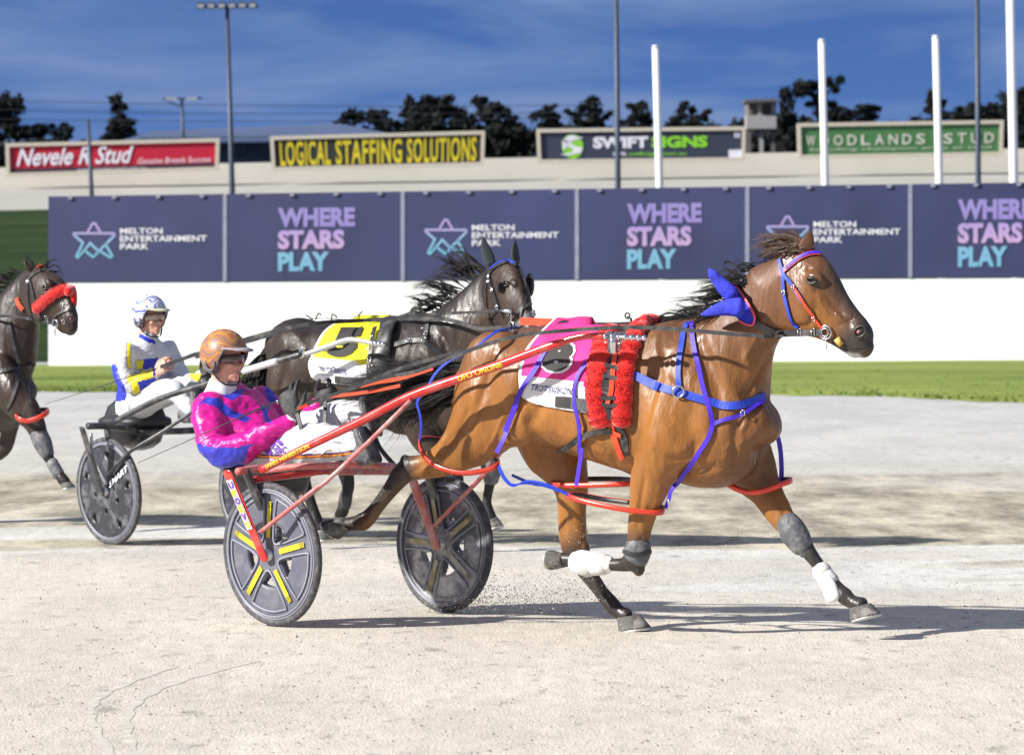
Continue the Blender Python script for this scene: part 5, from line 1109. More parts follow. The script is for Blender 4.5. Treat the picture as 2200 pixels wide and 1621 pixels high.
# lettering wrapped on the shaft
def shaft_text(T, par, s, p0, p1, r_, mt, h=.026, bold=.02, up=.0):
    vs, fs = text_tris(s, bold, 0, .05); dd = (p1 - p0); v_ = (CAM - p0).normalized(); v_ = (v_ - dd.normalized() * v_.dot(dd.normalized())).normalized(); b_ = v_.cross(dd.normalized())
    if b_.z < 0: b_ = -b_
    g = Geo(); g.add([p0 + dd * u + (v_ * math.cos(a) + b_ * math.sin(a)) * (r_ + .0016) for u, v in vs for a in [((v - .5) * h + up) / r_]], fs); child(g.build('lettering', mt, par, False), T)
so1 = [o for o in S1.children if o.name.startswith('shaft')][0]
shaft_text(S1, so1, 'UFO ONLINE', at(988, 812, shY(988)), at(1083, 780, shY(1083)), .0225, YST)
shaft_text(S1, so1, 'JAMES HERBERTSON', at(574, 1002, shY(574)), at(668, 956, shY(668)), .021, YST)
bar(S1, 'footrest', [at(770, 990, 19.9), at(812, 1000, 19.9), at(852, 1004, 20.35)], .012, PNKD)
bar(S1, 'footrest', [at(800, 918, 20.45), at(815, 960, 20.4), at(850, 1002, 20.4)], .012, BLKP)
# ---------------- sulky 2
n2 = at(234, 1055, 26.6); f2 = at(540, 1048, 27.35); ax2 = (f2 - n2).normalized(); a2h = Vector((ax2.x, ax2.y, 0)).normalized(); Fw2 = Vector((a2h.y, -a2h.x, 0)); Up2 = ax2.cross(Fw2) * -1
if Up2.z < 0: Up2 = -Up2
S2 = thing('racing_sulky', 'black racing sulky with dark solid disc wheels pulled by the black horse', 'sulky', (((n2 + f2) / 2).x, ((n2 + f2) / 2).y, 0))
R2 = 117 * 26.6 / F
wd2 = wheel(S2, n2, Fw2, (Up2 - ax2 * .08).normalized(), -ax2, R2, 'round'); wheel(S2, f2, Fw2, Up2, -ax2, R2, 'round')
def s2Y(px): return 26.5 + (px - 190) / (813 - 190) * (25.35 - 26.5)
b2 = bar(S2, 'shaft', [at(x, y, s2Y(x)) for x, y in ((236, 912), (339, 858), (451, 822), (522, 797), (600, 774), (650, 760))], .019, BLKP)
bar(S2, 'shaft', [at(x, y, s2Y(x)) for x, y in ((655, 760), (680, 753), (741, 731), (770, 731), (806, 738))], [.014, .018, .018, .016, .012], SLV)
bar(S2, 'shaft_sleeve', [at(x, y, s2Y(x)) for x, y in ((522, 797), (560, 786), (597, 775))], .0215, STW2 if False else mat('white_sleeve', (.6, .6, .62), .4))
g = Geo()
for k in range(4): c = at(800 + k * 8, 737 + k * .8, s2Y(806)); g.ell(c, d1 * .016, l1 * .02, Z * .02)
g.build('shaft_tip', CHR, S2); g = Geo(); c = at(648, 757, s2Y(650)); g.torus(c, Fw2 * .02 + Z * .012, l1 * .0 + Z * .03, .007); g.build('shackle', CHR, S2)
far2 = [p + F1.l * .74 + F1.d * .02 for p in [at(x, y, s2Y(x)) for x, y in ((236, 912), (451, 822), (650, 760), (806, 740))]]; far2[0] = at(505, 912, 27.3); bar(S2, 'shaft', far2, .018, BLKP)
a2L = at(188, 915, 26.5); a2R = at(505, 918, 27.3); bar(S2, 'crossbar', [a2L, a2L.lerp(a2R, .15), a2L.lerp(a2R, .5) - Z * .03, a2R], .022, BLKP)
Nf = -ax2
fork(S2, at(193, 920, 26.48), n2, -ax2 * .06, BLKP, st=False); fork(S2, at(215, 916, 26.6), n2, ax2 * .05, BLKP, st=False); fork(S2, a2R, f2, -ax2 * .06, BLKP, st=False)
bar(S2, 'stay', [at(440, 866, 26.15), at(360, 920, 26.25), at(282, 968, 26.35), at(250, 1000, 26.45), at(232, 1020, 26.5)], .012, BLKP)
bar(S2, 'stay', [at(n_[0], n_[1], 26.5) for n_ in ((196, 930), (200, 975), (228, 1040))], .010, SLV)
vs, fs = text_tris('SMART', .04); g = Geo(); q0 = n2 - ax2 * .033
g.add([q0 + Fw2 * (.05 + .20 * u) + Up2 * (.02 + .12 * u + .045 * v) for u, v in vs], fs); child(g.build('lettering', WT, wd2, False), S2)
SEAT = mat('seat_vinyl', (.02, .02, .023), .5, var=.2)
def pad_box(T, name, c, a, b, h, mt):
    g = Geo(); g.loft([(c - h, a * .85, b * .85), (c - h * .5, a, b), (c + h * .5, a, b), (c + h, a * .85, b * .85)], n=28, e=.55, sub=2); return g.build(name, mt, T)

# ================================================================== DRIVERS
def cloth_mat(name, stops, rough=.35, bump=.9, scale=9.0, sheen=0, attr='pat', spec=.5, tints=None):
    """stops: list of colours picked by the integer-like attribute pat"""
    m_ = bpy.data.materials.new(name); m_.use_nodes = True; t = m_.node_tree; b = t.nodes['Principled BSDF']; b.inputs['Roughness'].default_value = rough; b.inputs['Specular IOR Level'].default_value = spec
    if sheen: b.inputs['Sheen Weight'].default_value = sheen
    a = nd(t, 'ShaderNodeAttribute'); a.attribute_name = attr; r = nd(t, 'ShaderNodeValToRGB'); r.color_ramp.interpolation = 'CONSTANT'
    n = len(stops); r.color_ramp.elements[0].position = 0; r.color_ramp.elements[0].color = (*stops[0], 1); r.color_ramp.elements[1].position = .5 / max(n - 1, 1) if n > 1 else 1; r.color_ramp.elements[1].color = (*stops[min(1, n - 1)], 1)
    for i in range(2, n): e_ = r.color_ramp.elements.new((i - .5) / (n - 1)); e_.color = (*stops[i], 1)
    t.links.new(a.outputs['Fac'], r.inputs[0]); t.links.new(r.outputs[0], b.inputs['Base Color'])
    tc_ = nd(t, 'ShaderNodeTexCoord'); n1 = nd(t, 'ShaderNodeTexNoise', Scale=scale, Detail=3.0, Roughness=.5); n1.inputs['Distortion'].default_value = 1.2; mp_ = nd(t, 'ShaderNodeMapping'); mp_.inputs['Rotation'].default_value = (.6, .5, .2); mp_.inputs['Scale'].default_value = (.6, 1, 1.6)
    t.links.new(tc_.outputs['Object'], mp_.inputs[0]); t.links.new(mp_.outputs[0], n1.inputs['Vector'])
    bp = nd(t, 'ShaderNodeBump'); bp.inputs['Strength'].default_value = bump; bp.inputs['Distance'].default_value = .03; t.links.new(n1.outputs[0], bp.inputs['Height']); t.links.new(bp.outputs[0], b.inputs['Normal']); return m_
from mathutils import noise as mnoise
def wrinkle(me, amp, freq, seed=0, keep=None):
    me.update(); nn = [v.normal.copy() for v in me.vertices]; o_ = Vector((seed * 3.1, seed * 1.7, 0))
    for v, n_ in zip(me.vertices, nn):
        p = v.co * freq; q = Vector((p.x * 1.0 + p.z * .6, p.y, p.z * 1.3 - p.x * .4)) + o_; h = 1 - abs(mnoise.noise(q)) * 2.2 - abs(mnoise.noise(q * 2.1)) * .8
        v.co = v.co + n_ * amp * h
    me.update()
def pat_attr(me, polys, facing=True):
    n = len(me.vertices); co = np.empty(n * 3); me.vertices.foreach_get('co', co); co = co.reshape(-1, 3); px = proj(co); val = np.zeros(n)
    nr = np.empty(n * 3); me.vertices.foreach_get('normal', nr); nr = nr.reshape(-1, 3); fc = (nr @ np.array(fwd)) < .25
    for poly, v in polys: val[in_poly(px, poly) & fc] = v
    setattr_f(me, 'pat', val)
SKIN = mat('skin', (.62, .33, .24), .5, var=.07, vscale=25, bump=.15, bscale=180); GLOVE = mat('black_glove', (.022, .022, .024), .6, var=.3, vscale=40, bump=.4, bscale=150, dirt=(.2, .19, .18), damt=.25, dscale=30)
LIP = mat('lips', (.45, .14, .12), .5); LENS = mat('goggle_lens', (.10, .085, .06), .08, var=.02, coat=1.0); LENSF = mat('goggle_frame', (.03, .03, .035), .4)
def make_hand(name, T, W, a, b, n_, curl, mt, sc=1.0, spread=.12, thumb=.6, remv=.0035):
    """W wrist, a wrist-to-knuckle, b towards the thumb side, n_ palm side (fingers curl that way)"""
    a = a.normalized(); n_ = (n_ - a * n_.dot(a)).normalized(); b = (b - a * b.dot(a) - n_ * b.dot(n_)).normalized(); g = Geo()
    g.loft([(W - a * .02 * sc, b * .026 * sc, n_ * .018 * sc), (W + a * .02 * sc, b * .032 * sc, n_ * .019 * sc), (W + a * .055 * sc, b * .040 * sc, n_ * .017 * sc), (W + a * .088 * sc, b * .041 * sc, n_ * .013 * sc)], n=18, sub=3, e=.85)
    for k, (L_, bo) in enumerate(((.070, .030), (.078, .010), (.073, -.010), (.057, -.029))):
        base = W + a * (.082 - abs(k - 1) * .004) * sc + b * bo * sc; dv = (a + b * spread * (1.2 - k * .8)).normalized(); pts = [(base - dv * .012 * sc, .0095 * sc, .0095 * sc)]; p = base; cv = dv; c_ = curl[k] if isinstance(curl, (list, tuple)) else curl
        for s_, fr in enumerate((.45, .31, .24)):
            ang = c_ * (.75, 1.0, .8)[s_]; axr = cv.cross(n_).normalized(); cv = (Matrix.Rotation(ang, 3, axr) @ cv).normalized() ; 
            if s_ == 0: nn0 = n_
            p = p + cv * L_ * fr * sc; pts.append((p, (.0092, .0085, .0072)[s_] * sc, (.0092, .0085, .0072)[s_] * sc))
            n_r = (Matrix.Rotation(ang, 3, axr) @ nn0); nn0 = n_r
        # densify so the joints bend, not sag
        g.limb(pts, b, n=10, sub=3)
    tb = W + a * .022 * sc + b * .030 * sc; t1_ = (a * .7 + b * .75 + n_ * .25).normalized(); t2_ = (a * .95 + b * (.5 - thumb * .6) + n_ * thumb).normalized()
    g.limb([(tb - t1_ * .015 * sc, .013 * sc, .013 * sc), (tb + t1_ * .028 * sc, .0115 * sc, .0115 * sc), (tb + t1_ * .030 * sc + t2_ * .030 * sc, .0098 * sc, .0098 * sc), (tb + t1_ * .030 * sc + t2_ * .055 * sc, .0078 * sc, .0078 * sc)], n_, n=10, sub=3)
    me = remesh(g, remv, it=2, name=name); me.materials.append(mt); return link(name, me, T)
def make_head(T, c, f, g, tilt=0.0, sc=1.0):
    """adds head solids to g; c centre of the skull, f facing (unit, horizontal)"""
    s_ = Vector((0, 0, 1)).cross(f).normalized(); u = (Z + f * tilt).normalized(); f = s_.cross(u) * 1; 
    if f.dot(u.cross(s_)) == 0: pass
    f = u.cross(s_) * -1 if u.cross(s_).dot(f) < 0 else u.cross(s_)
    E_ = lambda o, ax_, n=16: g.ell(c + (f * o[0] + s_ * o[1] + u * o[2]) * sc, f * ax_[0] * sc, s_ * ax_[1] * sc, u * ax_[2] * sc, n=n)
    E_((-.008, 0, .025), (.098, .077, .098), 22); E_((.030, 0, -.035), (.062, .060, .075), 18)      # skull, face
    E_((.050, 0, -.085), (.040, .040, .030), 14); E_((.075, 0, -.100), (.020, .022, .016), 12)       # jaw, chin
    E_((.088, 0, -.018), (.012, .010, .028), 12); E_((.103, 0, -.036), (.014, .012, .011), 12); E_((.092, .012, -.040), (.009, .008, .007), 8); E_((.092, -.012, -.040), (.009, .008, .007), 8)   # nose
    for q in (1, -1):
        E_((.070, .036 * q, -.030), (.024, .022, .020), 12); E_((.080, .028 * q, .018), (.014, .024, .010), 10); E_((-.005, .078 * q, -.018), (.018, .010, .030), 12)   # cheek, brow, ear
    E_((.088, 0, -.066), (.012, .022, .0065), 10); E_((.086, 0, -.077), (.012, .018, .007), 10)
    g.limb([(c + (f * -.015 + u * -.07) * sc, .058, .056), (c + (f * -.03 + u * -.14) * sc, .055, .056), (c + (f * -.045 + u * -.20) * sc, .07, .075)], s_)
    return f, s_, u
def helmet(T, c, f, s_, u, mt, trim, sc=1.0, peak=True, lining=None):
    cc = c + (f * -.006 + u * .030) * sc; rx, ry, rz = .128 * sc, .108 * sc, .122 * sc; R = 40; Cn = 28; g = Geo(); idx = {}
    def pos(az, el, k=1.0):
        x, y, z = math.cos(el) * math.cos(az), math.cos(el) * math.sin(az), math.sin(el)
        bulge = 1 + .05 * max(0, -x) 
        if z < 0: y *= 1 - .10 * z * z; x *= 1 - .05 * z * z
        return cc + f * x * rx * bulge * k + s_ * y * ry * k + u * z * rz * k
    low = lambda az: math.radians(np.interp(abs(math.degrees(az)), [0, 48, 62, 75, 112, 125, 150, 180], [14, 10, -12, -48, -52, -42, -30, -28]))
    rows = []
    for i in range(Cn + 1):
        rows.append([pos(az, low(az) + (math.pi / 2 - low(az)) * (i / Cn)) for az in [(-math.pi + 2 * math.pi * j / R) for j in range(R)]])
    g.rings(rows, cap=False); o = g.build('helmet', mt, T); m_ = o.modifiers.new('s', 'SOLIDIFY'); m_.thickness = .012 * sc; m_.offset = -1
    rim_ = [pos(az, low(az), 1.0) for az in [(-math.pi + 2 * math.pi * j / 80) for j in range(81)]]; g = Geo(); g.tube(rim_, .0065 * sc, n=8); child(g.build('edge_trim', trim, o), T)
    # ear cup with a hole
    for q in (1, -1):
        e_ = c + (f * -.004 + s_ * q * .094 + u * -.02) * sc; g = Geo(); g.torus(e_, f * .030 * sc, u * .034 * sc, .009 * sc, 20, 8); child(g.build('ear_ring', trim, o), T)
    if peak:
        R_ = []
        for j in range(15):
            az = math.radians(-56 + 112 * j / 14); p0 = pos(az, math.radians(15), 1.0); k = math.cos(az * 1.25); R_.append([p0, p0 + (f * .062 * k - u * .016 * k) * sc, p0 + (f * .060 * k - u * .024 * k) * sc, p0 - u * .010 * sc])
        g = Geo(); g.rings(R_); child(g.build('peak', mt if peak == True else peak, o), T)
    # chin strap
    for q in (1, -1):
        g = Geo(); P = [c + (f * x + s_ * y * q + u * z) * sc for x, y, z in ((.012, .088, -.05), (.020, .078, -.085), (.045, .05, -.118), (.062, .012, -.126), (.064, 0, -.126))]; K = [Vector(v) for v in cat([list(p) for p in P], 5)]
        g.ribbon(K, [(k - c).normalized() for k in K], .015 * sc, .003); child(g.build('chin_strap', LENSF, o, False), T)
    return o
def goggles(T, c, f, s_, u, sc=1.0, lens=None):
    g = Geo(); R_ = []
    for j in range(17):
        a = math.radians(-72 + 144 * j / 16); x = .104 * math.cos(a) + .002; y = .082 * math.sin(a); hh = .021 - .005 * (abs(math.sin(a)) ** 2); nz = .010 if j == 8 else .006 if j in (7, 9) else 0
        p = c + (f * x + s_ * y + u * .002) * sc; R_.append([p + u * hh * sc, p + u * (-hh + nz) * sc - f * .002])
    g.rings(R_, closed=False); o = g.build('goggles', lens or LENS, T); m_ = o.modifiers.new('s', 'SOLIDIFY'); m_.thickness = .004; m_.offset = 1
    g = Geo(); g.tube([r[0] for r in R_], .0035 * sc, n=6); g.tube([r[1] for r in R_], .0025 * sc, n=6); child(g.build('frame', LENSF, o), T)
    return o
def facial(T, c, f, s_, u, sc=1.0):
    g = Geo(); P = [c + (f * (.1005 - abs(y) * 9 * .05 * abs(y) * 10) + s_ * y + u * -.0715) * sc for y in (-.021, -.010, 0, .010, .021)]; g.tube(P, [.001, .0022, .0026, .0022, .001], n=6, sub=3); g.build('mouth', LIP, T)
    g = Geo()
    for q in (1, -1): g.ell(c + (f * .082 + s_ * q * .031 + u * .004) * sc, f * .012 * sc, s_ * .014 * sc, u * .009 * sc)
    g.build('eyes', EYEW, T)
    g = Geo()
    for q in (1, -1): g.ell(c + (f * .0905 + s_ * q * .031 + u * .004) * sc, f * .005 * sc, s_ * .006 * sc, u * .006 * sc)
    g.build('irises', EYE, T)
EYEW = mat('eye_white', (.6, .58, .55), .3)

# ---------------- driver 1
D1 = Frame(505, 20.45, 38); Q = D1.P
DR1 = thing('person', 'driver in shiny magenta and blue jacket with orange patterned helmet, holding the reins', 'person', tuple(D1.O))
torso = [(592, 985, 0, .12, .17), (566, 968, 0, .135, .18), (540, 935, 0, .14, .195), (518, 898, 0, .14, .205), (503, 868, 0, .115, .195), (496, 848, 0, .080, .12), (492, 832, 0, .058, .065)]
armN = [(452, 872, -.17, .085, .08), (448, 900, -.21, .082, .082), (458, 945, -.24, .078, .08), (478, 968, -.25, .076, .076), (520, 962, -.24, .070, .068), (570, 935, -.20, .060, .058), (610, 915, -.16, .048, .046), (628, 905, -.14, .036, .036)]
armF = [(556, 862, .17, .082, .08), (578, 885, .21, .078, .078), (600, 915, .22, .068, .068), (636, 905, .19, .060, .058), (668, 882, .16, .046, .044), (684, 869, .15, .034, .034)]
legN = [(585, 972, -.09, .105, .10), (630, 962, -.11, .10, .095), (690, 950, -.13, .092, .085), (735, 953, -.13, .074, .07), (768, 962, -.13, .050, .048)]
legF = [(590, 952, .09, .10, .10), (640, 932, .10, .095, .09), (700, 908, .11, .080, .08), (745, 890, .11, .072, .07), (775, 888, .11, .058, .056), (784, 905, .11, .048, .046)]
hc = at(483, 772, 20.38); hf = Vector((math.cos(math.radians(42)), -math.sin(math.radians(42)), 0))
g = Geo(); f_, s_, u_ = make_head(DR1, hc, hf, g, tilt=.0, sc=.96)
shr = lambda L_, k: [(x, y, v, a * k, b * k) for x, y, v, a, b in L_]
for L_ in (torso, armN, armF, legN, legF): g.limb(lb(D1, shr(L_, .82)), D1.l)
g.limb(lb(D1, [(626, 906, -.14, .028, .026), (629, 897, -.14, .026, .022)]), D1.l); g.limb(lb(D1, [(684, 869, .15, .028, .026), (690, 864, .15, .024, .02)]), D1.l)
g.limb(lb(D1, [(768, 962, -.13, .036, .034), (786, 985, -.13, .036, .034), (775, 955, -.12, .03, .03)]), D1.l); g.limb(lb(D1, [(784, 903, .11, .036, .034), (796, 900, .11, .03, .03)]), D1.l)
me = remesh(g, .0058, it=3, name='body'); me.materials.append(SKIN); link('body', me, DR1)
facial(DR1, hc, f_, s_, u_, .96)
g = Geo()
for L_ in (torso, armN, armF): g.limb(lb(D1, L_), D1.l, n=22)
me = remesh(g, .009, it=5, name='jacket'); wrinkle(me, .011, 6.5, 1); wrinkle(me, .004, 15, 2)
c2 = lambda L_: [(380 + x / 3.6017, 650 + y / 3.6017) for x, y in L_]
pat_attr(me, [(c2([(150, 800), (230, 725), (330, 740), (430, 830), (570, 890), (540, 930), (460, 895), (380, 880), (300, 800), (200, 775)]), 1.0), (c2([(330, 690), (530, 665), (500, 715), (430, 755), (350, 720)]), 1.0), (c2([(675, 630), (750, 680), (780, 760), (705, 775), (680, 700)]), 1.0),
    (c2([(150, 1085), (300, 1120), (480, 1115), (600, 1085), (560, 1120), (515, 1245), (510, 1400), (100, 1400)]), 1.0), (c2([(640, 790), (720, 800), (700, 860), (740, 930), (690, 930)]), 1.0)])
JK = cloth_mat('magenta_satin', [(.56, .006, .24), (.035, .04, .44)], rough=.38, bump=.45, scale=9, spec=.5); me.materials.append(JK); link('jacket', me, DR1)
g = Geo(); g.limb(lb(D1, [(590, 978, 0, .14, .18), (575, 970, 0, .14, .185)]), D1.l)
for L_ in (legN, legF): g.limb(lb(D1, L_), D1.l, n=22)
me = remesh(g, .009, it=5, name='trousers'); wrinkle(me, .010, 8, 5); wrinkle(me, .003, 20, 6)
pat_attr(me, [([(545, 972), (600, 976), (660, 975), (720, 972), (765, 966), (765, 970), (720, 976), (660, 979), (600, 980), (545, 976)], .5), ([(545, 976), (600, 980), (660, 979), (720, 976), (765, 970), (765, 975), (720, 981), (660, 984), (600, 986), (545, 981)], 1.0)])
TRS = cloth_mat('white_trousers', [(.62, .62, .65), (.06, .03, .10), (.80, .28, .02)], rough=.7, bump=.7, scale=10); me.materials.append(TRS); tro = link('trousers', me, DR1); VT = bvh_of(me)
VIO = mat('violet_print', (.14, .03, .36), .7)
def arc_patch(cx, cy, r0_, r1_, a0, a1, name='emblem', mt=None):
    po = [(cx + r1_ * math.cos(math.radians(a)), cy - r1_ * .85 * math.sin(math.radians(a))) for a in np.linspace(a0, a1, 10)] + [(cx + r0_ * math.cos(math.radians(a)), cy - r0_ * .85 * math.sin(math.radians(a))) for a in np.linspace(a1, a0, 10)]
    child(patch(name, VT, po, mt or VIO, tro, .006, 3.0), DR1)
arc_patch(590, 960, 13, 21, 20, 190); arc_patch(590, 960, 10, 22, 195, 250); arc_patch(592, 961, 5, 9, 0, 200); 
child(decal('lettering', VT, 'SRC', [(588, 962), (618, 958), (618, 972), (590, 976)], VIO, tro, .006, .03, .2), DR1)
cN = Vector(Q(590, 978, -.1))
# blue lower jacket flap
g = Geo(); g.limb(lb(D1, [(566, 978, 0, .135, .19), (538, 976, 0, .115, .175), (502, 962, 0, .11, .165), (478, 940, 0, .10, .165)]), D1.l, n=22); me = remesh(g, .009, it=4, name='jacket_skirt'); wrinkle(me, .008, 10, 8); 
pat_attr(me, [([(530, 900), (560, 940), (552, 960), (536, 1010), (516, 1020), (528, 970)], 1.0)]); me.materials.append(cloth_mat('blue_satin', [(.035, .04, .44), (.56, .006, .24)], rough=.33, bump=.35, scale=9, spec=.6)); link('jacket_skirt', me, DR1)
g = Geo(); g.limb([(hc - u_ * .105 - f_ * .015, .068, .066), (hc - u_ * .14 - f_ * .022, .075, .075), (hc - u_ * .175 - f_ * .03, .085, .09)], s_, n=20, round_ends=False); g.build('collar', WCL, DR1)
def helm_mat(name, cols, scale=5, dist=5.0):
    m_ = bpy.data.materials.new(name); m_.use_nodes = True; t = m_.node_tree; b = t.nodes['Principled BSDF']; b.inputs['Roughness'].default_value = .45; b.inputs['Coat Weight'].default_value = .15
    tc_ = nd(t, 'ShaderNodeTexCoord'); wv_ = nd(t, 'ShaderNodeTexWave', Scale=scale); wv_.bands_direction = 'Z'; wv_.inputs['Distortion'].default_value = dist; wv_.inputs['Detail'].default_value = 1.0; wv_.inputs['Detail Scale'].default_value = 2.5; t.links.new(tc_.outputs['Object'], wv_.inputs['Vector'])
    r = nd(t, 'ShaderNodeValToRGB'); r.color_ramp.interpolation = 'CONSTANT'; r.color_ramp.elements[0].color = (*cols[0], 1); r.color_ramp.elements[1].position = 1 / len(cols); r.color_ramp.elements[1].color = (*cols[1], 1)
    for i in range(2, len(cols)): e_ = r.color_ramp.elements.new(i / len(cols)); e_.color = (*cols[i], 1)
    t.links.new(wv_.outputs[1], r.inputs[0]); t.links.new(r.outputs[0], b.inputs['Base Color']); return m_
HM1 = helm_mat('flame_helmet', [(.20, .13, .14), (.48, .20, .03), (.32, .05, .03), (.48, .29, .05), (.17, .09, .09), (.42, .09, .03), (.22, .14, .14), (.48, .22, .04)], 5.0, 7)
TRIM = mat('grey_trim', (.11, .10, .105), .7, var=.3, vscale=60)
helmet(DR1, hc, f_, s_, u_, HM1, TRIM, 1.0, peak=mat('peak_grey', (.36, .30, .32), .5, var=.2, vscale=40)); goggles(DR1, hc, f_, s_, u_, .98)
ND1 = Vector(Q(628, 905, -.14)); h1 = make_hand('glove', DR1, Q(630, 897, -.14), Z * 1.0 - D1.d * .30, D1.d * 1.0 + Z * .2, -D1.d * .2 + D1.l * 1 + Vector((0, 0, 0)), [.30, .5, .8, .9], GLOVE, 1.28, spread=.22, thumb=.6)
h2 = make_hand('glove', DR1, Q(684, 869, .15), D1.d * .8 + Z * .55, D1.l * -.3 + Z * 1, -D1.l * .9 + D1.d * .2, [.5, .65, .8, .9], GLOVE, 1.3)
for pt_, q_ in ((Q(627, 905, -.14), Q(631, 895, -.14)), (Q(681, 871, .15), Q(687, 866, .15))): 
    g = Geo(); g.tube([pt_, q_], [.040, .036], n=16); g.build('cuff', WCL if pt_ == 0 else (JKC := mat('cuff_white', (.7, .66, .68), .7)), DR1)
def boot(T, ank, toe_dir, up_dir, lat, mt, sc=1.0):
    g = Geo(); f_ = toe_dir.normalized(); n_ = up_dir.normalized()   # f_ heel->toe ; n_ from sole to shin
    g.limb([(ank + n_ * .10 * sc, .052, .050), (ank + n_ * .03 * sc, .050, .046), (ank, .050, .044), (ank - n_ * .03 * sc - f_ * .01, .045, .040)], lat, n=16); g.limb([(ank - n_ * .040 * sc - f_ * .045 * sc, .036, .035), (ank - n_ * .038 * sc + f_ * .03 * sc, .044, .042), (ank - n_ * .045 * sc + f_ * .10 * sc, .034, .046), (ank - n_ * .050 * sc + f_ * .165 * sc, .024, .040)], lat, n=16)
    me = remesh(g, .006, it=3, name='boot'); me.materials.append(mt); o = link('boot', me, T)
    g = Geo(); R_ = []; 
    for f, w_ in ((-.085, .022), (-.06, .036), (0, .038), (.06, .044), (.13, .042), (.18, .028)):
        c = ank - n_ * .078 * sc + f_ * f * sc; R_.append([c + lat * w_ + n_ * .007, c - lat * w_ + n_ * .007, c - lat * w_ - n_ * .007, c + lat * w_ - n_ * .007])
    g.rings(R_); child(g.build('sole', LENSF, o), T); return o
BT = mat('dusty_boot', (.075, .075, .082), .6, var=.3, vscale=20, bump=.3, dirt=(.26, .25, .25), damt=.6, dscale=16)
boot(DR1, Q(782, 976, -.13), Z * .75 - D1.d * .45, -D1.d * .9 - Z * .3, D1.l, BT, .74); boot(DR1, Q(786, 908, .11), Z * .8 - D1.d * .3, -D1.d * .9 + Z * .1, D1.l, BT, .72)
pad_box(S1, 'seat', Q(582, 1010, 0), D1.d * .20, D1.l * .20, Z * .035, SEAT)
# whip
def whip(lab, pts, T_=None, wh=0.3):
    g = Geo(); g.tube(pts, [.006, .005, .0035, .002, .0016], n=6, sub=4); t = thing('whip', lab, 'whip', tuple(pts[0])); g.build('shaft', LENSF, t); g = Geo(); g.tube([pts[0], pts[0].lerp(pts[1], wh)], .0095, n=8); g.build('handle', LENSF, t)
    g = Geo(); g.tube([pts[0].lerp(pts[1], wh), pts[0].lerp(pts[1], wh + .06)], .011, n=8); g.build('cap', CHR, t); return t
whip('long thin black whip held in the magenta driver\'s raised gloved hand, trailing left', [at(640, 852, 20.1), at(590, 864, 20.1), at(500, 903, 20.1), at(400, 948, 20.15), at(296, 994, 20.2)], wh=.85)
for (a_, b_) in (((637, 895), (650, 936)), ((697, 876), (698, 935))): pass
# ---------------- driver 2
D2 = Frame(318, 26.85, 45); Q2 = D2.P
DR2 = thing('person', 'driver in white, blue and yellow jacket with blue and white helmet, seated behind', 'person', tuple(D2.O))
torso = [(300, 880, 0, .12, .17), (298, 862, 0, .12, .165), (303, 830, 0, .12, .17), (310, 790, 0, .12, .185), (316, 756, 0, .115, .19), (319, 738, 0, .085, .12), (321, 724, 0, .055, .06)]
armN = [(274, 756, -.17, .078, .075), (264, 785, -.20, .07, .07), (272, 822, -.21, .062, .062), (290, 826, -.20, .056, .056), (315, 814, -.17, .044, .044), (334, 802, -.14, .032, .032)]
armF = [(358, 752, .17, .078, .075), (375, 785, .20, .066, .066), (396, 818, .20, .06, .06), (414, 818, .17, .05, .05), (432, 808, .15, .040, .04)]
legN = [(300, 868, -.09, .10, .10), (330, 850, -.11, .09, .09), (372, 838, -.12, .07, .07), (395, 862, -.12, .052, .052), (412, 882, -.12, .045, .045)]
legF = [(312, 862, .09, .10, .10), (350, 845, .10, .09, .09), (405, 832, .11, .07, .07), (430, 850, .11, .052, .052)]
hc2 = at(322, 682, 26.85); hf2 = Vector((math.cos(math.radians(48)), -math.sin(math.radians(48)), 0))
g = Geo(); f2_, s2_, u2_ = make_head(DR2, hc2, hf2, g, sc=.98)
for L_ in (torso, armN, armF, legN, legF): g.limb(lb(D2, shr(L_, .82)), D2.l)
g.limb(lb(D2, [(334, 802, -.14, .026, .024), (338, 799, -.14, .022, .018)]), D2.l)
me = remesh(g, .0065, it=3, name='body'); me.materials.append(SKIN); link('body', me, DR2); facial(DR2, hc2, f2_, s2_, u2_, .98)
g = Geo()
for L_ in (torso, armN, armF): g.limb(lb(D2, L_), D2.l, n=22)
me = remesh(g, .009, it=5, name='jacket'); wrinkle(me, .006, 10, 11)
c1_ = lambda L_: [(x / 2.947, 450 + y / 2.947) for x, y in L_]
pat_attr(me, [(c1_([(915, 945), (1000, 935), (1010, 1010), (960, 1080), (900, 1130), (890, 1160), (860, 1040), (900, 1000)]), .5), (c1_([(700, 985), (735, 980), (760, 1060), (800, 1140), (800, 1200), (700, 1230)]), .5), (c1_([(800, 840), (830, 845), (830, 1010), (805, 1000)]), 1.0), (c1_([(862, 950), (910, 950), (905, 1010), (862, 1010)]), 1.0), (c1_([(800, 1050), (960, 1000), (975, 1060), (830, 1115), (800, 1100)]), 1.0), (c1_([(830, 1110), (890, 1100), (890, 1170), (830, 1175)]), 1.0),
    (c1_([(870, 1090), (985, 1060), (985, 1110), (890, 1150)]), .5), (c1_([(1200, 1040), (1280, 1030), (1280, 1090), (1180, 1090)]), 1.0), (c1_([(865, 770), (985, 830), (980, 850), (940, 840), (865, 800)]), .5)])
me.materials.append(cloth_mat('white_blue_yellow', [(.66, .66, .70), (.02, .035, .48), (.75, .66, .02)], rough=.5, bump=.5, scale=12)); jk2 = link('jacket', me, DR2)
g = Geo(); g.limb(lb(D2, [(298, 880, 0, .13, .17), (300, 868, 0, .13, .17)]), D2.l)
for L_ in (legN, legF): g.limb(lb(D2, L_), D2.l, n=20)
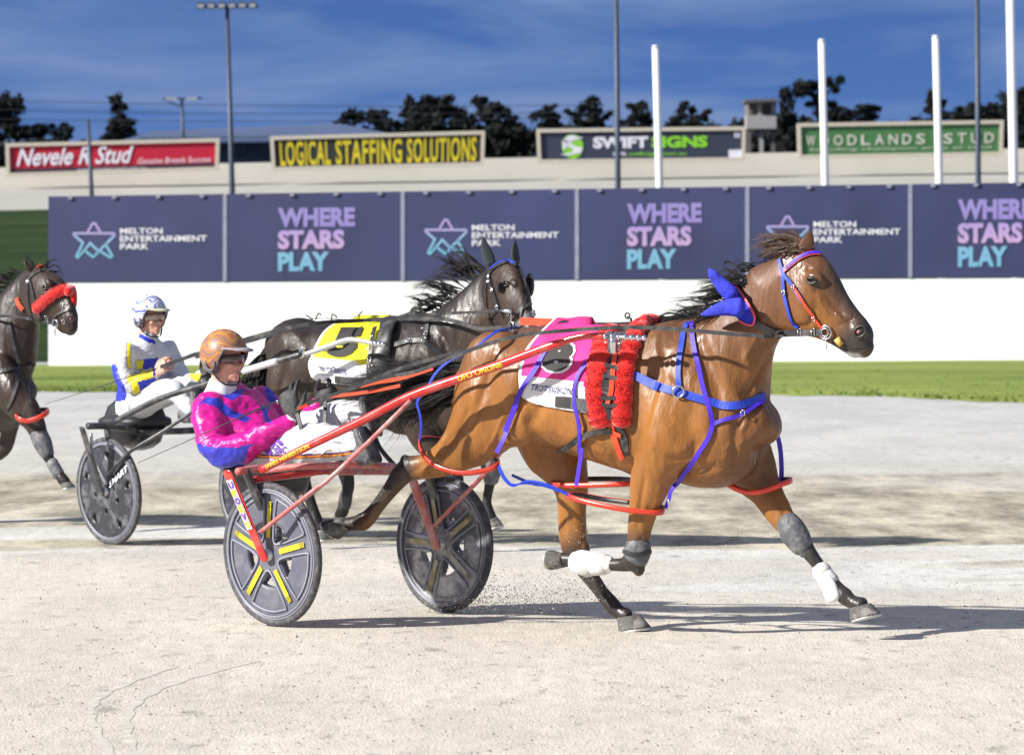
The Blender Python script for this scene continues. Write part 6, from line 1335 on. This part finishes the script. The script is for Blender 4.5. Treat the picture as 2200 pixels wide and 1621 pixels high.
me = remesh(g, .009, it=5, name='trousers'); wrinkle(me, .006, 10, 15); pat_attr(me, []); me.materials.append(TRS); link('trousers', me, DR2)
g = Geo(); g.limb([(hc2 - u2_ * .11 - f2_ * .018, .060, .058), (hc2 - u2_ * .15 - f2_ * .025, .066, .066), (hc2 - u2_ * .18 - f2_ * .03, .075, .08)], s2_, n=20, round_ends=False); g.build('collar', mat('blue_collar', (.02, .035, .48), .6), DR2)
helmet(DR2, hc2, f2_, s2_, u2_, helm_mat('blue_white_helmet', [(.68, .68, .74), (.03, .05, .45), (.62, .64, .74), (.70, .70, .66), (.10, .13, .5)], 4.5, 6), TRIM, 1.0, peak=mat('peak_cream', (.55, .55, .40), .5)); goggles(DR2, hc2, f2_, s2_, u2_, .98, lens=mat('clear_lens', (.45, .33, .28), .1, coat=1.0))
make_hand('hand', DR2, Q2(336, 800, -.14), D2.d * .75 + Z * .45, D2.d * -.2 + Z * 1, D2.l * .9 + D2.d * .2, [.7, .8, .85, .9], SKIN, 1.08); make_hand('glove', DR2, Q2(432, 808, .15), D2.d * .8 + Z * .5, Z * 1, -D2.l, [.8, .85, .9, .9], GLOVE, 1.08)
boot(DR2, Q2(418, 892, -.12), Z * .8 - D2.d * .2, -D2.d * .9, D2.l, BT); boot(DR2, Q2(440, 862, .11), Z * .8 - D2.d * .2, -D2.d * .9, D2.l, BT)
pad_box(S2, 'seat', Q2(290, 905, 0), D2.d * .22, D2.l * .19, Z * .035, SEAT); pad_box(S2, 'seat_pan', Q2(300, 925, 0), D2.d * .18, D2.l * .14, Z * .02, BLKP)
whip('thin black whip held by the driver in white, pointing down to the left', [at(420, 759, 26.5), at(345, 788, 26.55), at(244, 820, 26.6), at(170, 845, 26.65), at(96, 868, 26.7)], wh=.9)
# ================================================================== HORSE 2 (black, number 5)
F2 = Frame(905, 25.7, 33); SC2 = .985
def L21(p): q = F1.loc(p); return F2.W(q.x * SC2, q.y * SC2, q.z * SC2)
P2 = F2.P; l2 = F2.l; d2 = F2.d
H2 = {}
H2['trunk'] = [(L21(T), L21(B), w_ * SC2) for T, B, w_ in H1['trunk']]
H2['neck'] = tr(F2, [((900, 692), (1000, 890), .165), ((942, 664), (1030, 835), .15), ((982, 634), (1068, 788), .12), ((1020, 600), (1085, 745), .10), ((1050, 574), (1098, 705), .088)])
Fh2 = Frame(1098, 25.15, 60)
H2['head'] = [(T, B, w_, Fh2.l) for T, B, w_ in tr(Fh2, [((1066, 560), (1058, 660), .066), ((1090, 558), (1068, 712), .086), ((1112, 582), (1082, 728), .098), ((1126, 618), (1096, 735), .084), ((1135, 652), (1106, 738), .060), ((1143, 682), (1118, 748), .052), ((1148, 704), (1128, 762), .056), ((1146, 730), (1136, 768), .042)])]
H2['limbs'] = [
  lb(F2, [(640, 775, -.13, .20, .12), (625, 830, -.15, .19, .12), (640, 885, -.155, .14, .11), (660, 930, -.15, .10, .08), (662, 970, -.15, .075, .055), (650, 1005, -.15, .062, .042), (655, 1040, -.15, .045, .034), (670, 1085, -.15, .036, .030), (680, 1118, -.15, .044, .036), (692, 1138, -.15, .036, .032)]),
  lb(F2, [(700, 810, .13, .19, .12), (700, 880, .14, .15, .11), (722, 930, .14, .10, .08), (738, 970, .14, .072, .055), (742, 1010, .14, .060, .042), (748, 1045, .14, .044, .034), (742, 1075, .14, .036, .030), (736, 1098, .14, .042, .036), (728, 1108, .14, .034, .03)]),
  lb(F2, [(905, 820, -.17, .15, .09), (900, 880, -.18, .14, .09), (905, 930, -.17, .10, .08), (935, 975, -.165, .07, .056), (965, 1010, -.16, .050, .043), (980, 1030, -.16, .052, .045), (975, 1065, -.16, .034, .03), (968, 1095, -.16, .031, .028), (960, 1110, -.16, .040, .034), (950, 1118, -.16, .034, .03)]),
  lb(F2, [(1000, 860, .12, .14, .09), (1020, 905, .13, .12, .08), (1035, 945, .14, .08, .065), (1050, 985, .14, .056, .048), (1056, 1010, .14, .052, .045), (1052, 1040, .14, .034, .03), (1046, 1075, .14, .031, .028), (1050, 1100, .14, .038, .034), (1058, 1115, .14, .034, .03)])]
H2['blobs'] = [tuple([L21(b[0])] + list(b[1:])) for b in H1['blobs'][:12]] + [E(F2, 650, 745, 0, .26, .20, .185), E(F2, 720, 760, 0, .3, .22, .20), E(Fh2, 1080, 690, -.060, .075, .032, .08, 30), E(Fh2, 1080, 690, .060, .075, .032, .08, 30), E(Fh2, 1104, 608, -.085, .045, .024, .026, -30), E(Fh2, 1104, 608, .085, .045, .024, .026, -30), E(Fh2, 1140, 722, -.045, .03, .02, .03), E(Fh2, 1140, 722, .045, .03, .02, .03)]
H2['soft'] = [(L21(a), L21(b), c, d_) for a, b, c, d_ in H1['soft'][:1]] + [seg(F2, (990, 800), (1070, 680), .12, .30)]
H2['dark'] = [seg(F2, (650, 1010), (690, 1138), .05, .15, -.15), seg(F2, (742, 1010), (730, 1108), .05, .15, .14), seg(F2, (975, 1030), (950, 1118), .05, .15, -.16), seg(F2, (1056, 1010), (1058, 1115), .05, .15, .14)]
H2['backs'] = [seg(F2, (640, 690), (930, 690), .05, .4), seg(F2, (930, 690), (1050, 570), .05, .3)]
H2['white'] = [seg(Fh2, (1112, 586), (1118, 598), .022, .034, -.03)]
H2['carve3'] = [([L21(Vector(p)) for p in P_], w_, d_) for P_, w_, d_ in CARVE[:6]]
BLK = coat_mat('black_coat', (.040, .025, .018), (.015, .011, .010), (.011, .009, .009), .42, .03)
T2, B2, V2 = make_horse('black-brown horse wearing a yellow number cloth, running between the white-jacketed driver and the bay', F2, H2, BLK)
for c_, t_, h_, v in (((692, 1138), (712, 1156), (684, 1160), -.15), ((728, 1108), (712, 1122), (730, 1136), .14), ((950, 1118), (930, 1130), (946, 1146), -.16), ((1058, 1115), (1078, 1126), (1052, 1140), .14)):
    hoof(T2, P2, P2(*c_, v), P2(*t_, v), P2(*h_, v), l2, .058)
wrap('knee_boot', [(1050, 990, .14, .06, .052), (1056, 1010, .14, .064, .056), (1055, 1030, .14, .05, .046)], GBOOT, T2, F2); wrap('shin_boot', [(744, 1062, .14, .045, .038), (740, 1085, .14, .045, .038)], LEA, T2, F2)
YCL = mat('yellow_cloth', (.76, .72, .012), .75, var=.06, vscale=8, bump=.3, bscale=300)
FALL[:] = [F2, -.1]
c2r = [((742, 690), (830, 688)), ((718, 700), (828, 698)), ((697, 714), (824, 716)), ((683, 735), (818, 740)), ((672, 760), (808, 770)), ((664, 778), (802, 795)), ((667, 800), (800, 815)), ((680, 815), (800, 826)), ((705, 822), (800, 832))]
def cc2(x, y, j, nc): return 1 if (y > 766 + (x - 665) * .13 or j == 0) else 0
CL2, VC2 = cloth(F2, V2, c2r, T2, cc2, [YCL, WCL])
child(decal('numeral', VC2, '5', [(728, 706), (786, 706), (756, 771), (702, 764)], INK, CL2, .012, bold=.08), T2)
child(decal('lettering', VC2, 'TROTSVISION', [(684, 786), (748, 794), (746, 805), (683, 796)], NVI, CL2, .011, bold=.01, shear=.15), T2)
child(patch('fastening', VC2, [(721, 807), (736, 808), (735, 823), (721, 822)], INK, CL2, .012), T2); patch('surcingle', VC2, [(736, 808), (765, 810), (808, 812), (808, 826), (765, 826), (735, 823)], GRV, T2, .015, th=.004)
g = Geo(); P, N_ = castline(V2, [(838, 690), (832, 715), (824, 745), (818, 775), (816, 805), (822, 830), (828, 850)], .012, 6); ks = []
for i, p in enumerate(P):
    t_ = (P[min(i + 1, len(P) - 1)] - P[max(i - 1, 0)]).normalized(); nn = (N_[i] - t_ * N_[i].dot(t_)).normalized(); ks.append((p, t_.cross(nn) * .062, nn * .024))
g.loft(ks, n=16, sub=1); g.build('saddle_pad', LEA, T2)
strap('saddle_strap', V2, [(812, 712), (806, 745), (800, 780), (800, 815), (806, 845)], .03, LEA, T2, .04, .006)
for q_ in ((808, 728), (812, 740), (800, 752), (803, 775), (806, 790), (810, 800)): buckle(V2, *q_, T2, T2, .016, .05)
strap('breast_strap', V2, [(818, 742), (840, 742), (862, 738), (880, 733), (906, 733), (925, 745), (950, 764), (975, 775)], .03, LEA, T2, .012); strap('neck_strap', V2, [(922, 690), (918, 705), (914, 722), (912, 735)], .03, LEA, T2, .010)
for q_ in ((880, 735), (838, 742), (914, 708), (916, 722), (912, 734)): buckle(V2, *q_, T2, T2, .014, .03)
free_strap('back_strap', [P2(675, 684, .0), P2(705, 684, .0), P2(740, 686, 0), P2(800, 686, 0), P2(835, 688, 0)], Z, .03, LEA, T2)
g = Geo(); b0 = P2(678, 672, 0)
for (x0, y0), (x1, y1), (x2, y2) in (((678, 674), (684, 662), (690, 668)), ((712, 678), (714, 664), (724, 672)), ((748, 682), (762, 674), (778, 660)), ((672, 674), (664, 670), (658, 668))): g.tube([P2(x0, y0 + 12, 0), P2(x1, y1 + 11, 0), P2(x2, y2 + 9, 0)], .005, n=6, sub=3)
g.build('strap_ends', LEA, T2)
# head gear: ears in a mesh hood, browband, blinkers, cheek straps, noseband
dh, lh = Fh2.d, Fh2.l
HOODM = mat('black_ear_cover', (.030, .038, .042), .8, var=.2, vscale=80, bump=.4, bscale=300)
ear(Fh2.P(1056, 572, -.055), Fh2.P(1038, 505, -.075), lh * .9 + dh * .3, T2, .040, HOODM, depth=.03); ear(Fh2.P(1110, 568, .055), Fh2.P(1111, 514, .07), lh * .9 - dh * .2, T2, .036, HOODM, depth=.03)
FALL[:] = [Fh2, -.06]
strap('browband', V2, [(1052, 590), (1058, 580), (1068, 572), (1082, 566), (1096, 563), (1112, 566)], .026, LEA, T2, .008, .006); strap('browband_trim', V2, [(1056, 578), (1068, 569), (1082, 563), (1098, 561), (1110, 564)], .010, BLU, T2, .012, .006)
strap('cheek_strap', V2, [(1050, 590), (1056, 605), (1062, 625), (1070, 650), (1074, 665), (1082, 680)], .018, LEA, T2, .012); strap('cheek_strap', V2, [(1112, 575), (1124, 600), (1130, 630), (1124, 660), (1120, 680)], .010, LEA, T2, .012)
strap('throat_latch', V2, [(1048, 595), (1046, 625), (1048, 660), (1056, 690), (1068, 712)], .016, LEA, T2, .01); strap('noseband', V2, [(1098, 684), (1112, 672), (1126, 660), (1144, 650)], .022, LEA, T2, .010); strap('noseband', V2, [(1110, 700), (1124, 690), (1140, 676), (1150, 672)], .04, GBOOT, T2, .008)
for q_ in ((1055, 593), (1054, 604), (1062, 622), (1072, 660), (1095, 672)): buckle(V2, *q_, T2, T2, .012, .02)
EYEB = eye_at(V2, 1088, 610, T2, .019); EYEB.build('eyelids', DKC, T2)
g = Geo(); c = Fh2.P(1068, 612, -.115); g.loft([(c - dh * .01 + dh * .03 * k - lh * .012 * k, Z * .036 * math.cos(k * .5), dh * .006 - lh * .004) for k in (-.5, 0, .5, 1.0)], n=14, sub=2); g.build('blinker', LEA, T2)
g = Geo(); c = Fh2.P(1138, 612, .11); g.ell(c, dh * .05, lh * .018, Z * .075, n=16); g.build('blinker', LEA, T2)
nostril(V2, 1136, 722, T2, .02, .014, .006, -.9, False)
g = Geo(); q2 = Fh2.P(1098, 700, -.075); g.torus(q2, Z * .03, dh * .03, .0045, 20); g.tube([Fh2.P(1064, 667, -.10), Fh2.P(1098, 668, -.10)], .012, n=8); g.tube([Fh2.P(1098, 668, -.10), q2], .004, n=6); g.build('bit', CHR, T2); BIT2 = q2
FALL[:] = [None, 0]
g = Geo(); roots = [P2(1052, 576), P2(1020, 602), P2(985, 634), P2(945, 664), P2(910, 688)]; hair(g, roots, [-d2 + Z * .55, -d2 + Z * .7, -d2 + Z * .45, -d2 + Z * .25, -d2 + Z * .1], 800, [.30, .36, .36, .26, .16], .16, .14, .0032, wave=.06, seed=21, per=14); g.build('mane', HAIRB, T2)
g = Geo(); hair(g, [Fh2.P(1080, 562, 0), Fh2.P(1096, 562, 0)], [dh + Z * .2, dh - Z * .2], 90, [.12, .16], .25, .3, .0035, seed=22); g.build('forelock', HAIRB, T2)
g = Geo(); hair(g, [P2(578, 740, 0), P2(570, 765, 0)], [-d2 * .5 - Z * .75, -d2 * .35 - Z], 700, [.55, .50], .12, .05, .006, wave=.05, seed=23); g.build('tail', HAIRB, T2)
def hop2(a, b): return hopple(F2, a, b, T2, .015, mt=LEA)
hop2([P2(590, 880, -.24), P2(640, 905, -.27), P2(700, 905, -.2)], [P2(700, 890, -.02), P2(620, 870, -.02)])

# ================================================================== HORSE 3 (dark, red noseband, left edge)
F3 = Frame(-62, 28.6, 33); P3 = F3.P; d3, l3 = F3.d, F3.l
def L31(p): q = F1.loc(p); return F3.W(q.x * .97, q.y * .97, q.z * .97)
H3 = {}
H3['trunk'] = [(L31(T), L31(B), w_ * .97) for T, B, w_ in H1['trunk']]
H3['neck'] = tr(F3, [((-60, 690), (40, 880), .17), ((-30, 668), (62, 815), .15), ((-4, 640), (72, 755), .12), ((24, 610), (76, 715), .10), ((46, 588), (82, 690), .088)])
Fh3 = Frame(110, 27.9, 48)
H3['head'] = [(T, B, w_, Fh3.l) for T, B, w_ in tr(Fh3, [((60, 580), (62, 660), .064), ((82, 574), (72, 688), .086), ((108, 582), (86, 692), .098), ((130, 598), (104, 694), .084), ((144, 622), (116, 700), .062), ((154, 648), (126, 708), .052), ((161, 670), (136, 716), .056), ((162, 692), (146, 718), .042)])]
H3['limbs'] = [lb(F3, [(-5, 800, -.17, .15, .09), (30, 850, -.18, .13, .09), (55, 880, -.17, .11, .08), (76, 912, -.16, .078, .06), (88, 945, -.16, .060, .05), (96, 965, -.16, .056, .048), (108, 988, -.16, .036, .032), (124, 1014, -.16, .032, .028), (134, 1028, -.16, .042, .036), (142, 1036, -.16, .036, .032)]),
    lb(F3, [(10, 830, .13, .14, .09), (20, 900, .13, .09, .07), (10, 960, .13, .056, .05), (-20, 985, .13, .04, .035), (-50, 985, .13, .04, .035)]), lb(F3, [(-320, 800, -.13, .2, .13), (-330, 880, -.15, .14, .10), (-350, 940, -.15, .08, .06), (-360, 990, -.15, .06, .045), (-340, 1050, -.15, .036, .03), (-330, 1090, -.15, .042, .036)]),
    lb(F3, [(-270, 800, .13, .2, .13), (-240, 880, .14, .12, .10), (-210, 940, .14, .07, .055), (-200, 980, .14, .055, .042), (-190, 1040, .14, .036, .03), (-180, 1090, .14, .042, .036)])]
H3['blobs'] = [tuple([L31(b[0])] + list(b[1:])) for b in H1['blobs'][:12]] + [E(Fh3, 84, 668, -.06, .078, .032, .08, 30), E(Fh3, 84, 668, .06, .078, .032, .08, 30), E(Fh3, 104, 606, -.085, .045, .024, .026, -30), E(Fh3, 104, 606, .085, .045, .024, .026, -30), E(Fh3, 155, 682, -.045, .032, .022, .03)]
H3['soft'] = [(L31(a), L31(b), c, d_) for a, b, c, d_ in H1['soft'][:1]] + [seg(F3, (40, 780), (60, 690), .12, .28)]
H3['dark'] = [seg(F3, (92, 950), (142, 1036), .05, .15, -.16)]; H3['carve3'] = [([L31(Vector(p)) for p in P_], w_, d_) for P_, w_, d_ in CARVE[:6]]; H3['backs'] = [seg(F3, (-400, 690), (40, 600), .05, .35)]
BRN = coat_mat('dark_brown_coat', (.036, .022, .016), (.016, .012, .010), (.013, .010, .010), .40, .05)
T3, B3, V3 = make_horse('dark brown horse with a fluffy red noseband, cut off by the left edge', F3, H3, BRN)
hoof(T3, P3, P3(142, 1036, -.16), P3(158, 1044, -.16), P3(138, 1050, -.16), l3, .056); hoof(T3, P3, P3(-52, 985, .13), P3(-68, 975, .13), P3(-66, 1000, .13), l3, .056); hoof(T3, P3, P3(-326, 1094, -.15), P3(-306, 1112, -.15), P3(-334, 1114, -.15), l3); hoof(T3, P3, P3(-176, 1094, .14), P3(-156, 1112, .14), P3(-184, 1114, .14), l3)
FALL[:] = [Fh3, -.08]
P, N_ = castline(V3, [(80, 664), (92, 652), (106, 640), (122, 630), (138, 624), (150, 626)], .012, 6); g = Geo(); ks = []
for i, p in enumerate(P):
    t_ = (P[min(i + 1, len(P) - 1)] - P[max(i - 1, 0)]).normalized(); nn = (N_[i] - t_ * N_[i].dot(t_)).normalized(); ks.append((p, t_.cross(nn) * .033, nn * .030))
g.loft(ks, n=16, sub=2); fuzz(g, P, N_, (.04, .034), 900, .010); 
c = Fh3.P(158, 640, .03); g.ell(c, Fh3.d * .03, l3 * .03, Z * .09, n=12); g.build('noseband', REDF, T3)
strap('cheek_strap', V3, [(64, 598), (70, 620), (78, 650), (86, 680)], .02, LEA, T3, .01); strap('browband', V3, [(66, 596), (80, 586), (96, 580), (108, 584)], .02, LEA, T3, .008); strap('throat_latch', V3, [(62, 600), (62, 640), (70, 680), (80, 694)], .016, LEA, T3, .01); strap('noseband_strap', V3, [(110, 690), (124, 676), (140, 668), (152, 664)], .016, LEA, T3, .01)
for q_ in ((64, 605), (104, 680), (108, 690), (136, 655), (140, 690)): buckle(V3, *q_, T3, T3, .014, .02)
g = Geo(); q3 = Fh3.P(118, 696, -.07); g.torus(q3, Z * .03, Fh3.d * .03, .005, 18); g.tube([q3, q3 - Z * .08], .006, n=6); g.build('bit', CHR, T3)
strap('neck_collar', V3, [(36, 640), (42, 655), (50, 665)], .03, ORG, T3, .01)
eye_at(V3, 98, 618, T3, .018).build('eyelids', DKC, T3); nostril(V3, 153, 684, T3, .024, .016, .006, -.9, True)
ear(Fh3.P(66, 582, -.05), Fh3.P(54, 556, -.07), Fh3.l * .8 + Fh3.d * .4, T3, .028, BRN); ear(Fh3.P(100, 580, .05), Fh3.P(102, 558, .07), Fh3.l * .8, T3, .026, BRN)
g = Geo(); g.ell(Fh3.P(86, 572, 0), Fh3.d * .025, Fh3.l * .03, Z * .015); g.build('poll_pad', ORG, T3)
FALL[:] = [F3, -.15]
P_ = lambda pts, w_, mt, nm, off=.012: strap(nm, V3, pts, w_, mt, T3, off)
P_([(-20, 800), (20, 795), (50, 790), (78, 780)], .03, LEA, 'breast_strap'); P_([(20, 690), (30, 740), (40, 790), (30, 850), (10, 890)], .022, LEA, 'neck_strap'); P_([(40, 795), (60, 830), (64, 870)], .016, LEA, 'chest_strap')
FALL[:] = [None, 0]
hopple(F3, [P3(36, 896, -.28), P3(60, 904, -.28), P3(96, 890, -.22)], [P3(100, 880, -.06), P3(40, 885, -.06)], T3, .016)
wrap('knee_boot', [(82, 930, -.16, .064, .056), (92, 952, -.16, .068, .058), (102, 975, -.16, .050, .044)], GBOOT, T3, F3); wrap('shin_boot', [(112, 994, -.16, .044, .038), (126, 1018, -.16, .044, .038)], GBOOT, T3, F3)
g = Geo(); hair(g, [P3(50, 588), P3(20, 612), P3(-5, 640), P3(-40, 672)], [-d3 + Z * .4, -d3 + Z * .3, -d3 + Z * .1, -d3], 350, [.18, .24, .24, .2], .2, .15, .004, seed=31); g.build('mane', HAIRB, T3)
g = Geo(); hair(g, [Fh3.P(78, 574, 0), Fh3.P(96, 576, 0)], [Fh3.d + Z * .3, Fh3.d + Z * .1], 90, [.14, .2], .3, .25, .0035, seed=32); hair(g, [Fh3.P(70, 576, 0), Fh3.P(80, 574, 0)], [-Fh3.d * .4 + Z, -Fh3.d * .6 + Z], 30, [.14, .14], .2, .05, .003, seed=33); g.build('forelock', HAIRB, T3)
# ================================================================== REINS
def rein(lab, pts, r_=.006, mt=None, parts=None):
    t = thing('rein', lab, 'rein', tuple(pts[0])); g = Geo(); P = [Vector(q) for q in cat([list(p) for p in pts], 5)]; g.ribbon(P, -F1.l, r_ * 3.0, r_ * .9); g.build('strap', mt or LEA, t, False); return t
hN = Q(640, 872, -.10); hF = Q(700, 858, .15)
r1 = rein('near black rein running from the magenta driver\'s hands over the pink cloth to the bit', [hN, at(720, 846, 19.8), at(820, 812, 19.6), at(900, 796, 19.45), at(1020, 748, 19.3), at(1110, 722, 19.15), at(1180, 713, 19.0), at(1330, 703, 18.9), at(1440, 706, 18.8), at(1560, 716, 18.6), at(1655, 722, 18.4), BIT1 - d1 * .22 - l1 * .01, BIT1 - d1 * .02])
g = Geo(); P = [BIT1 - d1 * .26 - Z * .006, BIT1 - d1 * .14 - Z * .002, BIT1 - d1 * .03]; g.ribbon(P, -l1, .030, .010); g.build('rein_end', LEA, r1, False)
for k in (.06, .13): g = Geo(); c = BIT1 - d1 * k - l1 * .008; g.tube([c + Z * .017 - d1 * .008, c + Z * .017 + d1 * .008, c - Z * .017 + d1 * .008, c - Z * .017 - d1 * .008, c + Z * .017 - d1 * .008], .003, n=6); g.build('buckle', CHR, r1)
rein('far black rein passing over the back of the bay horse', [hF, at(820, 806, 19.9), at(930, 770, 19.8), at(1060, 738, 19.7), P1(1180, 700, .06), P1(1330, 696, .08), P1(1440, 690, .14), P1(1600, 690, .17), P1(1700, 700, .12)])
rein('short coral red rein loop hanging from the magenta driver\'s hands', [at(640, 878, 19.98), at(668, 866, 20.0), at(700, 853, 20.0), at(740, 848, 19.9), at(800, 840, 19.8), at(860, 828, 19.7)], .005, ORG)
rein('coral red rein strap running over the black tail hair', [at(775, 828, 19.8), at(810, 820, 19.75), at(860, 812, 19.7), at(930, 790, 19.6)], .007, ORG)
rein('coral red strap lying along the bay rump towards the withers', [P1(1119, 690, .22), P1(1180, 692, .2), P1(1240, 696, .2), P1(1300, 702, .18)], .012, ORG)
rein('black rein of the driver in white, running from his hand to the black horse back', [at(345, 788, 26.5), at(417, 762, 26.3), at(516, 732, 26.0), at(604, 708, 25.75), at(680, 694, 25.6), P2(780, 688, -.1), P2(870, 684, -.12), P2(960, 686, -.2), P2(1030, 705, -.24), BIT2], .008)
rein('second black rein above the black horse, ending in a chrome bar at its cheek', [at(420, 768, 26.6), at(600, 716, 26.1), P2(760, 690, .1), P2(855, 682, 0), P2(905, 676, -.08), P2(980, 672, -.24), Fh2.P(1066, 668, -.10)], .006)
rein('thin black check rein from the black horse mane to its saddle', [P2(850, 682, -.02), P2(880, 672, -.02), P2(905, 657, -.02), P2(930, 645, -.03)], .005)
rein('black rein at the left edge running to the bit of the dark horse', [P3(-60, 676, -.1), P3(-10, 678, -.2), P3(50, 682, -.22), q3], .006)
rein('loose rein end hanging from the near gloved hand of the magenta driver', [at(638, 888, 19.98), at(645, 910, 19.95), at(650, 938, 19.93)], .007)
rein('loose rein end hanging from the far gloved hand of the magenta driver', [at(699, 862, 20.0), at(698, 900, 19.95), at(697, 942, 19.9)], .007)
# ================================================================== flying sand
SND = mat('flying_sand', (.50, .46, .40), .95, var=.2, vscale=30)
def spray(lab, c, n, sx, sy, sz, size, seed, vel=None, zmin=.0):
    r_ = random.Random(seed); g = Geo()
    for _ in range(n):
        t_ = r_.random() ** 1.6
        p = c + Vector((r_.gauss(0, sx), r_.gauss(0, sy), abs(r_.gauss(0, sz))))
        if vel is not None: p += vel * t_
        if p.z < zmin: p.z = r_.random() * .05
        s_ = size * r_.choice([.5, .6, .8, 1, 1.7]) * r_.uniform(.6, 1.2); a = [Vector([r_.gauss(0, 1) for _ in range(3)]).normalized() * s_ for _ in range(4)]
        g.add([p + q for q in a], [(0, 1, 2), (0, 2, 3), (0, 3, 1), (1, 3, 2)])
    g.build('sand_spray', SND, None, False, kind='stuff', label=lab)
spray('grains of sand flung up behind the planted hind hoof of the bay', F1.P(1260, 1290, .1), 2600, .09, .10, .09, .0024, 1, Vector((-.25, .0, .02)))
spray('sand thrown off the far wheel of the red sulky', Vector((fC.x + .10, fC.y - .05, .02)), 5200, .13, .10, .08, .0032, 2, Vector((.62, -.25, -.0)))
spray('sand flung around the knees of the bay horse', F1.P(1232, 1165, .05), 500, .05, .08, .06, .0022, 3)
spray('loose clods and grains kicked up under the red sulky', Vector((fC.x - .1, fC.y - .4, .25)), 450, .35, .4, .25, .0024, 4)
# clods and hoof-scuffed crumbs on the surface
g = Geo(); r_ = random.Random(5)
for _ in range(4500):
    py = 1130 + 520 * r_.random() ** .75; p = gp(r_.uniform(-40, 2240), py); s_ = r_.choice([.003, .003, .004, .005, .008]) * r_.uniform(.6, 1.3); a = r_.random() * 3
    e1_ = Vector((math.cos(a), math.sin(a), 0)) * s_ * 1.5; e2_ = Vector((-math.sin(a), math.cos(a), 0)) * s_; g.add([p - e1_, p - e2_, p + e1_, p + e2_, p + Vector((0, 0, s_ * .8))], [(0, 1, 4), (1, 2, 4), (2, 3, 4), (3, 0, 4)])
g.build('sand_crumbs', mat('sand_crumb', (.40, .36, .31), .95, var=.3, vscale=3), None, False, kind='stuff', label='small crumbs of sand scattered over the track')
